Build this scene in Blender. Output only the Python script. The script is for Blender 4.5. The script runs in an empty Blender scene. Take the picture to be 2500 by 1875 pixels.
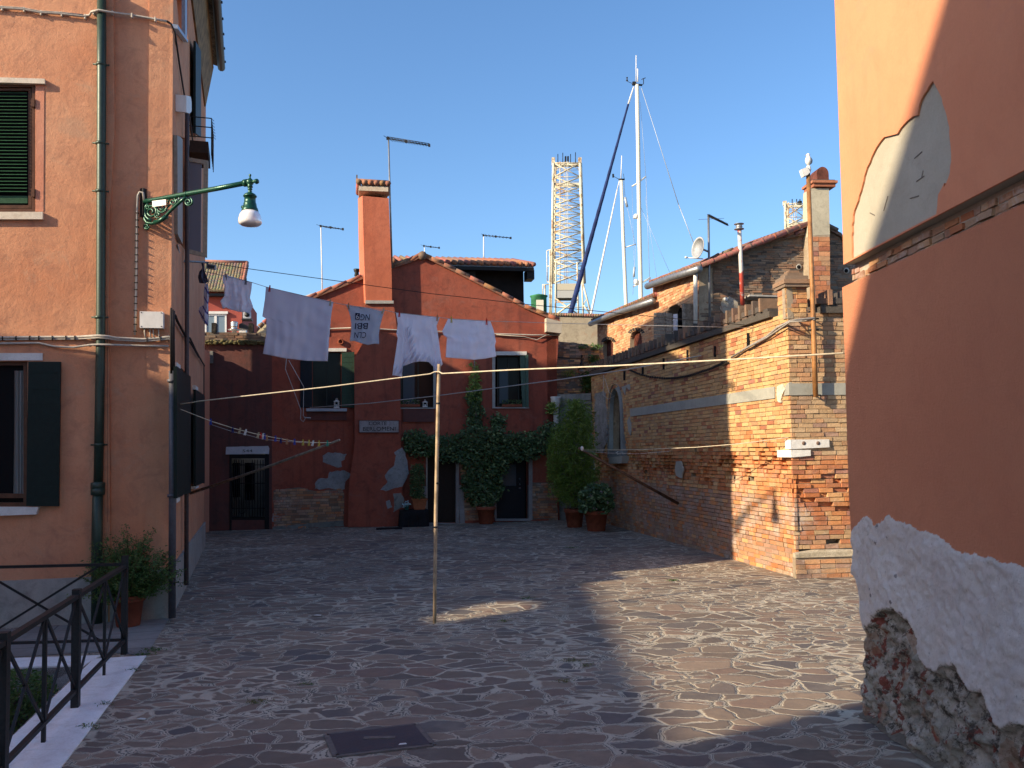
import bpy, bmesh, math, random
import numpy as np
from mathutils import Vector, Matrix, noise
from mathutils.geometry import tessellate_polygon
R=math.radians; V=Vector
random.seed(7)
S=bpy.context.scene; COL=S.collection
# ---------------- camera model: photo pixels (2500 x 1875) -> rays ----------------
FPX=2095.; PITCH=R(3.2); ROLL=R(0.9); CY=983.; CAM=V((0,0,2.1))
_F=V((0,math.cos(PITCH),math.sin(PITCH))); _U0=V((0,-math.sin(PITCH),math.cos(PITCH))); _R0=V((1,0,0))
_Rt=_R0*math.cos(ROLL)-_U0*math.sin(ROLL); _Up=_R0*math.sin(ROLL)+_U0*math.cos(ROLL)
def ray(px,py): return (_F*FPX+_Rt*(px-1250)+_Up*(CY-py)).normalized()
def hit(px,py,p,n):
    d=ray(px,py); return CAM+d*((V(p)-CAM).dot(n)/d.dot(n))
def gnd(px,py,z=0.): return hit(px,py,V((0,0,z)),V((0,0,1)))
def dep(px,py,y):            # point on the ray at depth y
    d=ray(px,py); return CAM+d*(y/d.y)
def proj(p):
    q=V(p)-CAM; z=q.dot(_F); return (1250+FPX*q.dot(_Rt)/z, CY-FPX*q.dot(_Up)/z)
cam=bpy.data.cameras.new('camera'); camo=bpy.data.objects.new('camera',cam); COL.objects.link(camo); S.camera=camo
cam.sensor_width=36; cam.lens=36*FPX/2500; cam.shift_y=(CY-937.5)/2500; cam.clip_end=3000; cam.clip_start=.05
camo.matrix_world=Matrix((( _Rt.x,_Up.x,-_F.x,CAM.x),(_Rt.y,_Up.y,-_F.y,CAM.y),(_Rt.z,_Up.z,-_F.z,CAM.z),(0,0,0,1)))
# ---------------- objects ----------------
def tag(o,label=None,cat=None,group=None,kind=None):
    if label:o['label']=label
    if cat:o['category']=cat
    if group:o['group']=group
    if kind:o['kind']=kind
    return o
def thing(name,loc,label,cat,group=None):
    o=bpy.data.objects.new(name,None); o.empty_display_size=.2; COL.objects.link(o); o.location=loc
    return tag(o,label,cat,group)
def wloc(o):
    p=V((0,0,0))
    while o: p+=o.location; o=o.parent
    return p
def copy_tree(o,parent=None):
    c=o.copy(); COL.objects.link(c)
    if parent: c.parent=parent
    for ch in list(o.children): copy_tree(ch,c)
    return c
class MB:
    def __init__(s): s.v=[];s.f=[];s.m=[];s.c=[];s.sm=[]
    def add(s,vs,fs,mi=0,col=None,smooth=False):
        b=len(s.v); s.v+=[tuple(v) for v in vs]
        for f in fs: s.f.append([b+i for i in f]); s.m.append(mi); s.c.append(col); s.sm.append(smooth)
    def box(s,c,hx,hy,hz,ax=None,mi=0,col=None):
        ax=ax or (V((1,0,0)),V((0,1,0)),V((0,0,1))); c=V(c)
        vs=[c+ax[0]*(hx*i)+ax[1]*(hy*j)+ax[2]*(hz*k) for i in(-1,1) for j in(-1,1) for k in(-1,1)]
        s.add(vs,[(0,1,3,2),(4,6,7,5),(0,4,5,1),(2,3,7,6),(0,2,6,4),(1,5,7,3)],mi,col)
    def prism(s,poly,vec,holes=(),mi=0,col=None,back=True):
        """poly: 3D outer outline (front), extruded by vec; holes are outlines too"""
        loops=[[V(p) for p in poly]]+[[V(p) for p in h] for h in holes]
        flat=[p for l in loops for p in l]; n=len(flat); vec=V(vec)
        tri=tessellate_polygon(loops)
        nn=V((0,0,0)); L=loops[0]
        for i in range(len(L)): nn+=(L[i]-L[0]).cross(L[(i+1)%len(L)]-L[0])
        def fix(t,d):
            a,b,c=[flat[i] for i in t]; k=(b-a).cross(c-a)
            return tuple(t) if k.dot(d)>0 else tuple(t)[::-1]
        fs=[fix(t,-vec) for t in tri]
        if back: fs+=[tuple(i+n for i in fix(t,vec)) for t in tri]
        o=0; flip=nn.dot(vec)<0
        for li,l in enumerate(loops):
            m=len(l)
            for i in range(m):
                j=(i+1)%m; fs.append((o+i,o+j,o+j+n,o+i+n) if flip else (o+i,o+i+n,o+j+n,o+j))
            o+=m
        s.add(flat+[p+vec for p in flat],fs,mi,col)
    def tube(s,pts,r,seg=8,mi=0,col=None,cap=True,smooth=True,up=None):
        pts=[V(p) for p in pts]; rs=r if isinstance(r,(list,tuple)) else [r]*len(pts)
        vs=[];fs=[]; T0=(pts[1]-pts[0]).normalized()
        a=V((0,0,1)) if abs(T0.z)<.9 else V((1,0,0)); N=T0.cross(a).normalized()
        for i,p in enumerate(pts):
            T=(pts[min(i+1,len(pts)-1)]-pts[max(i-1,0)]).normalized()
            N=(N-T*N.dot(T)).normalized(); B=T.cross(N)
            for k in range(seg):
                t=2*math.pi*k/seg; vs.append(p+(N*math.cos(t)+B*math.sin(t))*rs[i])
        for i in range(len(pts)-1):
            for k in range(seg):
                k2=(k+1)%seg; fs.append((i*seg+k,i*seg+k2,(i+1)*seg+k2,(i+1)*seg+k))
        if cap:
            fs.append(tuple(range(seg))[::-1]); fs.append(tuple((len(pts)-1)*seg+k for k in range(seg)))
        s.add(vs,fs,mi,col,smooth)
    def bar(s,a,b,w,t,n,mi=0,col=None):
        """rectangular bar a->b, width w across, thickness t along n"""
        a=V(a);b=V(b); d=(b-a); L=d.length; d/=L; n=V(n); n=(n-d*n.dot(d)).normalized(); x=d.cross(n)
        s.box((a+b)/2,L/2,w/2,t/2,(d,x,n),mi,col)
    def lathe(s,c,prof,seg=16,mi=0,ax=V((0,0,1)),smooth=True):
        """prof: list of (r,h)"""
        c=V(c); a=V((1,0,0)) if abs(ax.x)<.9 else V((0,1,0)); X=(a-ax*a.dot(ax)).normalized(); Y=ax.cross(X)
        vs=[];fs=[]
        for r,h in prof:
            for k in range(seg):
                t=2*math.pi*k/seg; vs.append(c+ax*h+(X*math.cos(t)+Y*math.sin(t))*max(r,.0005))
        for i in range(len(prof)-1):
            for k in range(seg):
                k2=(k+1)%seg; fs.append((i*seg+k,i*seg+k2,(i+1)*seg+k2,(i+1)*seg+k))
        fs.append(tuple(range(seg))[::-1]); fs.append(tuple((len(prof)-1)*seg+k for k in range(seg)))
        s.add(vs,fs,mi,None,smooth)
    def quad(s,a,b,c,d,mi=0,col=None): s.add([a,b,c,d],[(0,1,2,3)],mi,col)
    def build(s,name,mat,parent=None,label=None,cat=None,group=None,kind=None):
        off=wloc(parent) if parent else V((0,0,0))
        me=bpy.data.meshes.new(name); v=np.array(s.v,dtype=float)
        if parent is None and kind is None and len(v):    # origin at base centre
            off=V(((v[:,0].min()+v[:,0].max())/2,(v[:,1].min()+v[:,1].max())/2,v[:,2].min()))
        v=v-np.array(off)
        me.from_pydata(v.tolist(),[],s.f)
        for m in (mat if isinstance(mat,(list,tuple)) else [mat]): me.materials.append(m)
        me.polygons.foreach_set('material_index',s.m); me.polygons.foreach_set('use_smooth',s.sm)
        if any(c is not None for c in s.c):
            ca=me.color_attributes.new('tone','FLOAT_COLOR','CORNER'); arr=[]
            for f,c in zip(s.f,s.c):
                c=c or (.5,.5,.5); arr+=[*(c if len(c)==4 else (*c,1))]*len(f)
            ca.data.foreach_set('color',arr)
        me.update(); o=bpy.data.objects.new(name,me); COL.objects.link(o)
        if parent: o.parent=parent
        else: o.location=off
        return tag(o,label,cat,group,kind)
class Fac:
    """vertical plane through ground points a,b (a left, b right seen from camera); n points to the camera side"""
    def __init__(s,a,b):
        s.o=V((a[0],a[1],0)); d=V((b[0]-a[0],b[1]-a[1],0)); s.len=d.length; s.u=d.normalized(); s.n=s.u.cross(V((0,0,1)))
        s.z=V((0,0,1))
    def at(s,px,py,off=0.): return hit(px,py,s.o+s.n*off,s.n)
    def sz(s,px,py,off=0.):
        p=s.at(px,py,off)-s.o; return p.dot(s.u),p.z
    def pt(s,a,z,off=0.): return s.o+s.u*a+s.z*z+s.n*off
    def poly(s,pp,off=0.): return [s.at(x,y,off) for x,y in pp]
    def slab(s,mb,pp,off,t,holes=(),mi=0,col=None,back=True):
        mb.prism(s.poly(pp,off),-s.n*t,[s.poly(h,off) for h in holes],mi,col,back)
    def shift(s,d):
        f=Fac.__new__(Fac); f.o=s.o+s.n*d; f.u=s.u; f.n=s.n; f.z=s.z; f.len=s.len; return f
    def rect(s,mb,x0,y0,x1,y1,off,t,mi=0,col=None):
        s.slab(mb,[(x0,y0),(x1,y0),(x1,y1),(x0,y1)],off,t,(),mi,col)
    def srect(s,mb,a0,z0,a1,z1,off,t,mi=0,col=None):
        c=s.pt((a0+a1)/2,(z0+z1)/2,off-t/2); mb.box(c,abs(a1-a0)/2,abs(z1-z0)/2,t/2,(s.u,s.z,s.n),mi,col)
def ragged(pp,amp=3,step=8,seed=1,close=True):
    out=[];rn=random.Random(seed); m=len(pp)
    for i in range(m if close else m-1):
        a=pp[i];b=pp[(i+1)%m]; L=math.hypot(b[0]-a[0],b[1]-a[1]); k=max(1,int(L/step))
        for j in range(k):
            t=j/k; x=a[0]+(b[0]-a[0])*t; y=a[1]+(b[1]-a[1])*t
            if j or i: x+=rn.uniform(-amp,amp); y+=rn.uniform(-amp,amp)
            out.append((x,y))
    return out
def lerp(a,b,t): return a+(b-a)*t
# ---------------- materials ----------------
def srgb(r,g,b): 
    return tuple(((c/255/12.92) if c<=10 else ((c/255+.055)/1.055)**2.4) for c in (r,g,b))
class M:
    def __init__(s,name):
        s.m=bpy.data.materials.new(name); s.m.use_nodes=True; s.nt=s.m.node_tree; s.N=s.nt.nodes; s.L=s.nt.links
        s.b=s.N['Principled BSDF']; s.out=s.N['Material Output']; s.geo=None
    def n(s,t,**k):
        x=s.N.new(t)
        for a,b in k.items():
            if a.startswith('i_'): 
                key=a[2:]; key=int(key) if key.isdigit() else key.replace('_',' ')
                s.put(x,key,b)
            else: setattr(x,a,b)
        return x
    def put(s,x,key,b):
        i=x.inputs[key]
        if hasattr(b,'links') or isinstance(b,bpy.types.NodeSocket): s.L.new(b,i)
        elif isinstance(b,tuple) and len(b)==3 and i.type=='RGBA': i.default_value=(*b,1)
        else: i.default_value=b
    def pos(s):
        if not s.geo: s.geo=s.n('ShaderNodeNewGeometry')
        return s.geo.outputs['Position']
    def mapped(s,scale):
        x=s.n('ShaderNodeMapping'); s.L.new(s.pos(),x.inputs['Vector']); x.inputs['Scale'].default_value=scale; return x.outputs[0]
    def noise(s,scale,detail=4,rough=.6,vec=None,dist=0):
        x=s.n('ShaderNodeTexNoise'); x.inputs['Scale'].default_value=scale; x.inputs['Detail'].default_value=detail
        x.inputs['Roughness'].default_value=rough; x.inputs['Distortion'].default_value=dist
        s.L.new(vec or s.pos(),x.inputs['Vector']); return x.outputs['Fac']
    def ramp(s,f,a,b,lo=0.,hi=1.):
        x=s.n('ShaderNodeMapRange'); s.L.new(f,x.inputs['Value']); x.inputs['From Min'].default_value=a; x.inputs['From Max'].default_value=b
        x.inputs['To Min'].default_value=lo; x.inputs['To Max'].default_value=hi; return x.outputs[0]
    def mix(s,f,a,b,mode='MIX'):
        x=s.n('ShaderNodeMix',data_type='RGBA',blend_type=mode)
        for k,v in ((0,f),(6,a),(7,b)):
            i=x.inputs[k]
            if isinstance(v,bpy.types.NodeSocket): s.L.new(v,i)
            elif isinstance(v,tuple): i.default_value=(*v,1) if len(v)==3 else v
            else: i.default_value=v
        return x.outputs[2]
    def math(s,op,a,b=0.,clamp=False):
        x=s.n('ShaderNodeMath',operation=op,use_clamp=clamp)
        for k,v in ((0,a),(1,b)):
            if isinstance(v,bpy.types.NodeSocket): s.L.new(v,x.inputs[k])
            else: x.inputs[k].default_value=v
        return x.outputs[0]
    def attr(s,name,out='Color'):
        x=s.n('ShaderNodeAttribute',attribute_name=name); return x.outputs[out]
    def base(s,c): s.put(s.b,'Base Color',c); return s
    def rough(s,r): s.put(s.b,'Roughness',r); return s
    def bump(s,h,strength=.4,dist=.01,prev=None):
        x=s.n('ShaderNodeBump'); x.inputs['Strength'].default_value=strength; x.inputs['Distance'].default_value=dist
        s.L.new(h,x.inputs['Height'])
        if prev: s.L.new(prev,x.inputs['Normal'])
        s.L.new(x.outputs[0],s.b.inputs['Normal']); return x.outputs[0]
def plain(name,c,rough=.6,metal=0,var=.15,scale=20,bump=.15):
    m=M(name); f=m.noise(scale,3); c2=tuple(x*(1-var*2) for x in c)
    m.base(m.mix(m.ramp(f,.3,.7),c,c2)).rough(rough); m.b.inputs['Specular IOR Level'].default_value=.5 if (metal or rough<.5) else .2; m.b.inputs['Metallic'].default_value=metal
    if bump: m.bump(m.noise(scale*3,3),bump,.01)
    return m.m
def plaster(name,c,dark,light,stain=.5,coarse=1.,bump=.35,mott=None,streak=0.):
    m=M(name); big=m.noise(.55*coarse,5,.62); mid=m.noise(3.1*coarse,6,.7,dist=.6); fine=m.noise(60,3)
    a=m.mix(m.ramp(big,.36,.66),c,light); a=m.mix(m.math('MULTIPLY',m.ramp(mid,.48,.72),stain),a,dark)
    if mott:
        a=m.mix(m.ramp(m.noise(1.3*coarse,8,.75,dist=1.),.56,.68,0,.8),a,mott)
    if streak:
        st=m.noise(1.,5,.6,m.mapped((5,5,.35))); a=m.mix(m.ramp(st,.52,.75,0,streak),a,dark)
    a=m.mix(m.ramp(fine,.35,.75,0,.22),a,dark)
    m.base(a).rough(.93); b1=m.bump(m.noise(2.2,4),.5,.03); b2=m.bump(m.noise(120,4,.7),bump,.006,b1)
    m.bump(m.noise(18,4,.7),bump*.8,.012,b2); return m.m
# ---------------- shared materials ----------------
def paving():
    m=M('paving'); nt=m.noise(1.6,3); 
    wv=m.n('ShaderNodeTexNoise'); wv.inputs['Scale'].default_value=2.2; wv.inputs['Detail'].default_value=3; m.L.new(m.pos(),wv.inputs['Vector'])
    sub=m.n('ShaderNodeVectorMath',operation='SUBTRACT'); m.L.new(wv.outputs['Color'],sub.inputs[0]); sub.inputs[1].default_value=(.5,.5,.5)
    sc=m.n('ShaderNodeVectorMath',operation='MULTIPLY'); m.L.new(sub.outputs[0],sc.inputs[0]); sc.inputs[1].default_value=(.34,.34,0)
    add=m.n('ShaderNodeVectorMath',operation='ADD'); m.L.new(m.pos(),add.inputs[0]); m.L.new(sc.outputs[0],add.inputs[1])
    mp=m.n('ShaderNodeMapping'); m.L.new(add.outputs[0],mp.inputs['Vector']); mp.inputs['Scale'].default_value=(.95,1.45,0); mp.inputs['Rotation'].default_value=(0,0,.06)
    def vor(scale):
        e=m.n('ShaderNodeTexVoronoi',feature='DISTANCE_TO_EDGE'); e.inputs['Scale'].default_value=scale; m.L.new(mp.outputs[0],e.inputs['Vector']); e.inputs['Randomness'].default_value=.95
        c=m.n('ShaderNodeTexVoronoi',feature='F1'); c.inputs['Scale'].default_value=scale; m.L.new(mp.outputs[0],c.inputs['Vector']); c.inputs['Randomness'].default_value=.95
        return m.math('DIVIDE',e.outputs['Distance'],scale),c.outputs['Color']
    d1,c1=vor(2.9); d2,c2=vor(4.6)
    sel=m.ramp(m.noise(.35,2),.50,.505); 
    d=m.n('ShaderNodeMix',data_type='FLOAT'); m.L.new(sel,d.inputs[0]); m.L.new(d1,d.inputs[2]); m.L.new(d2,d.inputs[3]); d=d.outputs[0]
    c=m.mix(sel,c1,c2)
    sep=m.n('ShaderNodeSeparateColor'); m.L.new(c,sep.inputs[0])
    wid=m.ramp(m.noise(.9,4),.3,.7,.006,.030)
    jn=m.math('SUBTRACT',d,wid); jn=m.math('ADD',jn,m.ramp(m.noise(22,4,.7),.2,.8,-.011,.011))
    stone=m.ramp(jn,-.002,.006)
    col=m.mix(sep.outputs[0],(.125,.096,.074),(.28,.205,.145)); col=m.mix(m.ramp(sep.outputs[1],.55,1,0,.75),col,(.22,.135,.10))
    col=m.mix(m.ramp(sep.outputs[2],.7,1,0,.8),col,(.085,.082,.086))
    col=m.mix(m.ramp(m.noise(7,5,.7),.35,.75,0,.35),col,(.05,.045,.045))
    mort=m.mix(m.ramp(m.noise(2.5,5,.7),.3,.7),(.54,.48,.375),(.36,.32,.255)); mort=m.mix(m.ramp(m.noise(.25,4),.42,.62,0,.35),mort,(.22,.2,.17))
    crack=m.ramp(m.math('ABSOLUTE',m.math('SUBTRACT',jn,-.010)),.0015,.004); crack=m.math('MAXIMUM',crack,m.ramp(m.noise(.8,3),.54,.56))
    mort=m.mix(crack,(.05,.045,.04),mort)
    out=m.mix(stone,mort,col)
    # worn film of dried mortar and dust over some stones, damp dark patches
    out=m.mix(m.ramp(m.noise(.7,6,.7),.52,.75,0,.45),out,(.40,.335,.25))
    out=m.mix(m.ramp(m.noise(60,2),.45,.8,0,.15),out,(.07,.06,.06))
    m.base(out); m.rough(m.ramp(m.noise(3,4),.3,.7,.62,.9))
    b=m.bump(m.ramp(jn,-.02,.012),.8,.016); b=m.bump(m.noise(40,4,.7),.35,.006,b); m.bump(m.noise(3,4),.4,.03,b)
    return m.m
def brickmat(name,efflo=.0,dirt=.3,lowz=None):
    m=M(name); a=m.attr('tone'); f=m.noise(26,5,.75); a=m.mix(m.ramp(f,.35,.7,0,.45),a,m.mix(.5,a,(.05,.035,.025)))
    a=m.mix(m.ramp(m.noise(5,6,.8),.5,.72,0,dirt),a,(.10,.085,.07))
    if efflo:
        k=m.ramp(m.noise(1.6,6,.75),.50,.64,0,efflo)
        if lowz:
            sp=m.n('ShaderNodeSeparateXYZ'); m.L.new(m.pos(),sp.inputs[0]); k=m.math('MULTIPLY',k,m.ramp(sp.outputs[2],lowz[0],lowz[1],1,0))
        k=m.math('MULTIPLY',k,m.ramp(m.noise(30,3),.35,.55)); a=m.mix(k,a,(.55,.50,.46))
    m.base(a).rough(.92); b=m.bump(m.noise(45,5,.8),.7,.012); m.bump(m.noise(9,4),.5,.02,b); return m.m
MORT=plaster('lime_mortar',(.30,.23,.16),(.14,.11,.08),(.40,.33,.24),.6,6,.6)
MORTD=plaster('dark_mortar',(.14,.12,.1),(.06,.05,.045),(.2,.18,.15),.6,6,.6)
PAVE=paving()
SALMON=plaster('salmon_plaster',(.56,.235,.12),(.33,.15,.092),(.62,.31,.175),.65,1.3,.65,mott=(.50,.29,.18),streak=.3)
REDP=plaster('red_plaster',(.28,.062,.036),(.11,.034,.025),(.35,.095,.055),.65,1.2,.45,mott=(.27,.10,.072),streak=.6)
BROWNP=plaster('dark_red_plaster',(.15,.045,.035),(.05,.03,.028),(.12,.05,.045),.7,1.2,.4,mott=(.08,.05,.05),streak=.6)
ORANGE=plaster('orange_plaster',(.66,.255,.13),(.55,.20,.105),(.70,.29,.15),.4,.8,.2,mott=(.62,.25,.15),streak=.35)
GREYP=plaster('grey_plaster',(.33,.30,.25),(.2,.18,.155),(.40,.36,.30),.4,2,.45)
DIRTY=plaster('dirty_plaster',(.16,.17,.16),(.06,.06,.055),(.27,.27,.25),.8,1.6,.6,streak=.5)
CONC=plaster('plinth_cement',(.30,.285,.26),(.15,.14,.13),(.37,.36,.33),.6,1.8,.3,streak=.3)
STONE=plaster('istrian_stone',(.62,.61,.58),(.36,.34,.31),(.72,.71,.68),.4,3,.25)
STONED=plaster('grey_stone',(.34,.33,.31),(.18,.17,.16),(.42,.41,.38),.5,3,.3)
BANDM=plaster('grey_band_cement',(.31,.31,.27),(.2,.2,.18),(.38,.37,.32),.4,2,.2)
GREENP=plain('green_pipe_paint',(.028,.055,.04),.45,.2); LAMPG=plain('lamp_green_enamel',(.012,.095,.06),.3,.3,.3,40)
BLACKG=plain('shutter_dark_green',(.008,.018,.016),.55); SHG=plain('shutter_green',(.03,.065,.045),.5)
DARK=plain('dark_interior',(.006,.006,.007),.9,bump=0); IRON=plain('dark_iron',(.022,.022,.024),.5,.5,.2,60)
ZINC=plain('zinc_pipe',(.30,.31,.33),.45,.6,.2,8); ZINCD=plain('dull_grey_pipe',(.10,.10,.12),.55,.3)
WHITEP=plain('white_paint',(.72,.71,.68),.45,0,.08,8); CABLE=plain('pale_cable',(.50,.46,.40),.6); CABLED=plain('dark_cable',(.03,.025,.024),.7)
WOOD=plain('weathered_wood',(.30,.26,.21),.8,0,.3,14,.4); POLEW=plain('pale_pole_wood',(.50,.38,.25),.75,0,.3,6,.3)
BROWNW=plain('brown_window_wood',(.13,.06,.035),.5,0,.2,10); REDW=plain('old_red_shutter',(.16,.045,.03),.75,0,.4,12,.4)
TERRA=plain('terracotta',(.30,.085,.045),.8,0,.2,8); RUST=plain('rust_pipe',(.42,.19,.06),.6,.1,.3,6)
ROPE=plain('cream_rope',(.62,.54,.40),.85); LINE=plain('thin_line',(.52,.50,.48),.7); SOIL=plain('soil',(.03,.02,.012),.95)
SALMONP=plaster('salmon_patch',(.57,.215,.125),(.4,.17,.11),(.60,.27,.17),.4,1.3,.4)
def tilemat():
    m=M('roof_tile'); a=m.attr('tone'); a=m.mix(m.ramp(m.noise(9,5,.75),.42,.62,0,.75),a,(.10,.085,.065)); a=m.mix(m.ramp(m.noise(30,3),.5,.7,0,.5),a,(.26,.22,.15))
    m.base(a).rough(.9); m.bump(m.noise(50,3),.4,.01); return m.m
TILE=tilemat()
def glass(name,c=(.008,.01,.012),r=.12,sp=.10):
    m=M(name); m.base(c).rough(r); m.b.inputs['Specular IOR Level'].default_value=sp; return m.m
GLASS=glass('window_glass'); GLASSB=glass('sky_lit_glass',(.05,.07,.09),.12)
def clothmat(name,c,c2):
    m=M(name); m.base(m.mix(m.ramp(m.noise(5,4),.3,.7),c,c2)).rough(.95)
    w=m.noise(160,2); m.bump(w,.25,.002)
    # thin cotton lets some light through
    t=m.n('ShaderNodeBsdfTranslucent'); m.put(t,'Color',c); mx=m.n('ShaderNodeMixShader'); mx.inputs[0].default_value=.5
    m.L.new(m.b.outputs[0],mx.inputs[1]); m.L.new(t.outputs[0],mx.inputs[2]); m.L.new(mx.outputs[0],m.out.inputs['Surface']); return m.m
CLOTH=clothmat('white_cotton',(.93,.92,.98),(.88,.87,.96)); CLOTHG=clothmat('grey_white_linen',(.82,.81,.89),(.76,.75,.85))
def leafmat(name,a,b,c):
    m=M(name); t=m.attr('tone'); sp=m.n('ShaderNodeSeparateColor'); m.L.new(t,sp.inputs[0])
    col=m.mix(sp.outputs[0],a,b); col=m.mix(m.ramp(sp.outputs[1],.8,1),col,c); m.base(col).rough(.5)
    tr=m.n('ShaderNodeBsdfTranslucent'); m.put(tr,'Color',m.mix(.5,col,(.10,.16,.02))); mx=m.n('ShaderNodeMixShader'); mx.inputs[0].default_value=.3
    m.L.new(m.b.outputs[0],mx.inputs[1]); m.L.new(tr.outputs[0],mx.inputs[2]); m.L.new(mx.outputs[0],m.out.inputs['Surface']); return m.m
def brickpal(kind,rn):
    P={'buff':[(.62,.37,.155),(.58,.33,.14),(.64,.40,.18),(.55,.28,.12),(.61,.36,.16),(.55,.34,.17)],
       'red':[(.45,.165,.075),(.50,.20,.09),(.39,.14,.07),(.54,.26,.13),(.36,.15,.10),(.47,.18,.08)],
       'mix':[(.42,.24,.15),(.46,.26,.14),(.38,.21,.14),(.43,.29,.19),(.40,.25,.18),(.46,.21,.10)],'tan':[(.50,.33,.18),(.47,.30,.16),(.52,.36,.21),(.48,.27,.14)],'vivid':[(.56,.21,.075),(.60,.26,.10),(.50,.17,.06),(.58,.24,.09),(.62,.34,.15)],
       'dark':[(.22,.145,.095),(.26,.16,.10),(.19,.13,.09),(.28,.15,.09),(.23,.165,.12)],
       'pale':[(.62,.34,.17),(.66,.40,.22),(.58,.29,.14),(.60,.36,.2),(.54,.25,.12)],
       'sooty':[(.09,.07,.06),(.13,.09,.07),(.07,.06,.055),(.17,.10,.07)]}[kind]
    c=rn.choice(P); k=rn.uniform(.88,1.1); return tuple(x*k for x in c)
def scan(loops,z):
    xs=[]
    for l in loops:
        m=len(l)
        for i in range(m):
            (a,y0),(b,y1)=l[i],l[(i+1)%m]
            if (y0<=z)!=(y1<=z): xs.append(a+(b-a)*(z-y0)/(y1-y0))
    xs.sort(); return [(xs[i],xs[i+1]) for i in range(0,len(xs)-1,2)]
def brickwork(F,poly,holes=(),off=0.,t=.3,mort=None,bl=.25,bh=.075,depth=None,tone=None,seed=1,px=True,jit=.004,jo=.011,mc=None):
    """returns MB with mats [brick, mortar]; every brick is its own block set in a mortar slab"""
    rn=random.Random(seed); mb=MB()
    if px:
        L=[[F.sz(x,y,off) for x,y in l] for l in [poly]+list(holes)]
    else: L=[list(poly)]+[list(h) for h in holes]
    dj=jo+(.17 if depth else 0)
    cl=(lambda a:min(max(a,mc[0]),mc[1])) if mc else (lambda a:a)
    mb.prism([F.pt(cl(a),z,off-dj) for a,z in L[0]],-F.n*t,[[F.pt(a,z,off-dj) for a,z in h] for h in L[1:]],1)
    z0=min(p[1] for p in L[0]); z1=max(p[1] for p in L[0]); k0=math.floor(z0/bh)
    k=k0
    while k*bh<z1:
        z=k*bh; 
        for a0,a1 in scan(L,z+bh/2):
            a=a0-rn.uniform(0,bl) if k%2 else a0-rn.uniform(0,bl*.5)
            while a<a1:
                w=rn.choice((bl,bl,bl*.5,bl*.95)); b0=max(a,a0)+.005; b1=min(a+w,a1)-.006; 
                if b1-b0>.03:
                    ac=(b0+b1)/2; d=depth(ac,z,rn) if depth else 0.
                    if d is not None:
                        c=tone(ac,z,rn) if tone else brickpal('red',rn); o=off+d+rn.uniform(-jit,jit); h=bh-.011
                        j=lambda:rn.uniform(-.004,.004); bk=off-jo-.05
                        f=[F.pt(b0+j(),z+j(),o+j()),F.pt(b1+j(),z+j(),o+j()),F.pt(b1+j(),z+h+j(),o+j()),F.pt(b0+j(),z+h+j(),o+j())]
                        g=[F.pt(b0,z,bk),F.pt(b1,z,bk),F.pt(b1,z+h,bk),F.pt(b0,z+h,bk)]
                        if depth:
                            q=off+d-jo-.004-(.024 if .4<z<1.95 else 0); e=.006; lo=cl(max(a0,b0-e)); hi=cl(min(a1,b1+e)); f2=[F.pt(lo,z-e,q),F.pt(hi,z-e,q),F.pt(hi,z+h+e,q),F.pt(lo,z+h+e,q)]
                            g2=[p-F.n*.2 for p in f2]; mb.add(f2+g2,[(0,1,2,3),(1,0,4,5),(2,1,5,6),(3,2,6,7),(0,3,7,4)],1)
                        mb.add(f+g,[(0,1,2,3),(1,0,4,5),(2,1,5,6),(3,2,6,7),(0,3,7,4)],0,c)
                a+=w
        k+=1
    return mb
# ---------------- ground, quay, canal ----------------
C0=gnd(206,1626); C1=gnd(-60,1635); dk=(gnd(25,1806)-gnd(221,1619)).normalized(); CK=gnd(221,1619)
Ck2=CK+dk*((2.0-CK.y)/dk.y)
farleft=C0+(C1-C0).normalized()*9.5
canal=[C0,Ck2,V((-13,2.0,0)),V((-13,farleft.y,0)),farleft]
OUT=[V((-60,-14,0)),V((60,-14,0)),V((60,120,0)),V((-60,120,0))]
g=MB()
tri=tessellate_polygon([OUT,canal]); flat=OUT+canal
g.add(flat,[tuple(t) if (flat[t[1]]-flat[t[0]]).cross(flat[t[2]]-flat[t[0]]).z>0 else tuple(t)[::-1] for t in tri])
g.build('ground',PAVE,kind='structure')
# canal bed walls + water
w=MB()
for i in range(len(canal)):
    a=canal[i];b=canal[(i+1)%len(canal)]; w.add([a-V((0,0,.005)),b-V((0,0,.005)),b-V((0,0,2.5)),a-V((0,0,2.5))],[(0,1,2,3)])
w.build('canal_bank',plaster('canal_bank_stone',(.10,.095,.08),(.03,.035,.03),(.14,.13,.11),.7,2,.6),kind='structure')
wm=M('canal_water'); wm.base((.01,.03,.025)).rough(.08); wm.bump(wm.noise(3,3),.3,.05)
w=MB(); w.add([V((p.x,p.y,-1.5)) for p in canal],[tuple(range(len(canal)))]); w.build('canal_water',wm.m,kind='structure')
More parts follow.
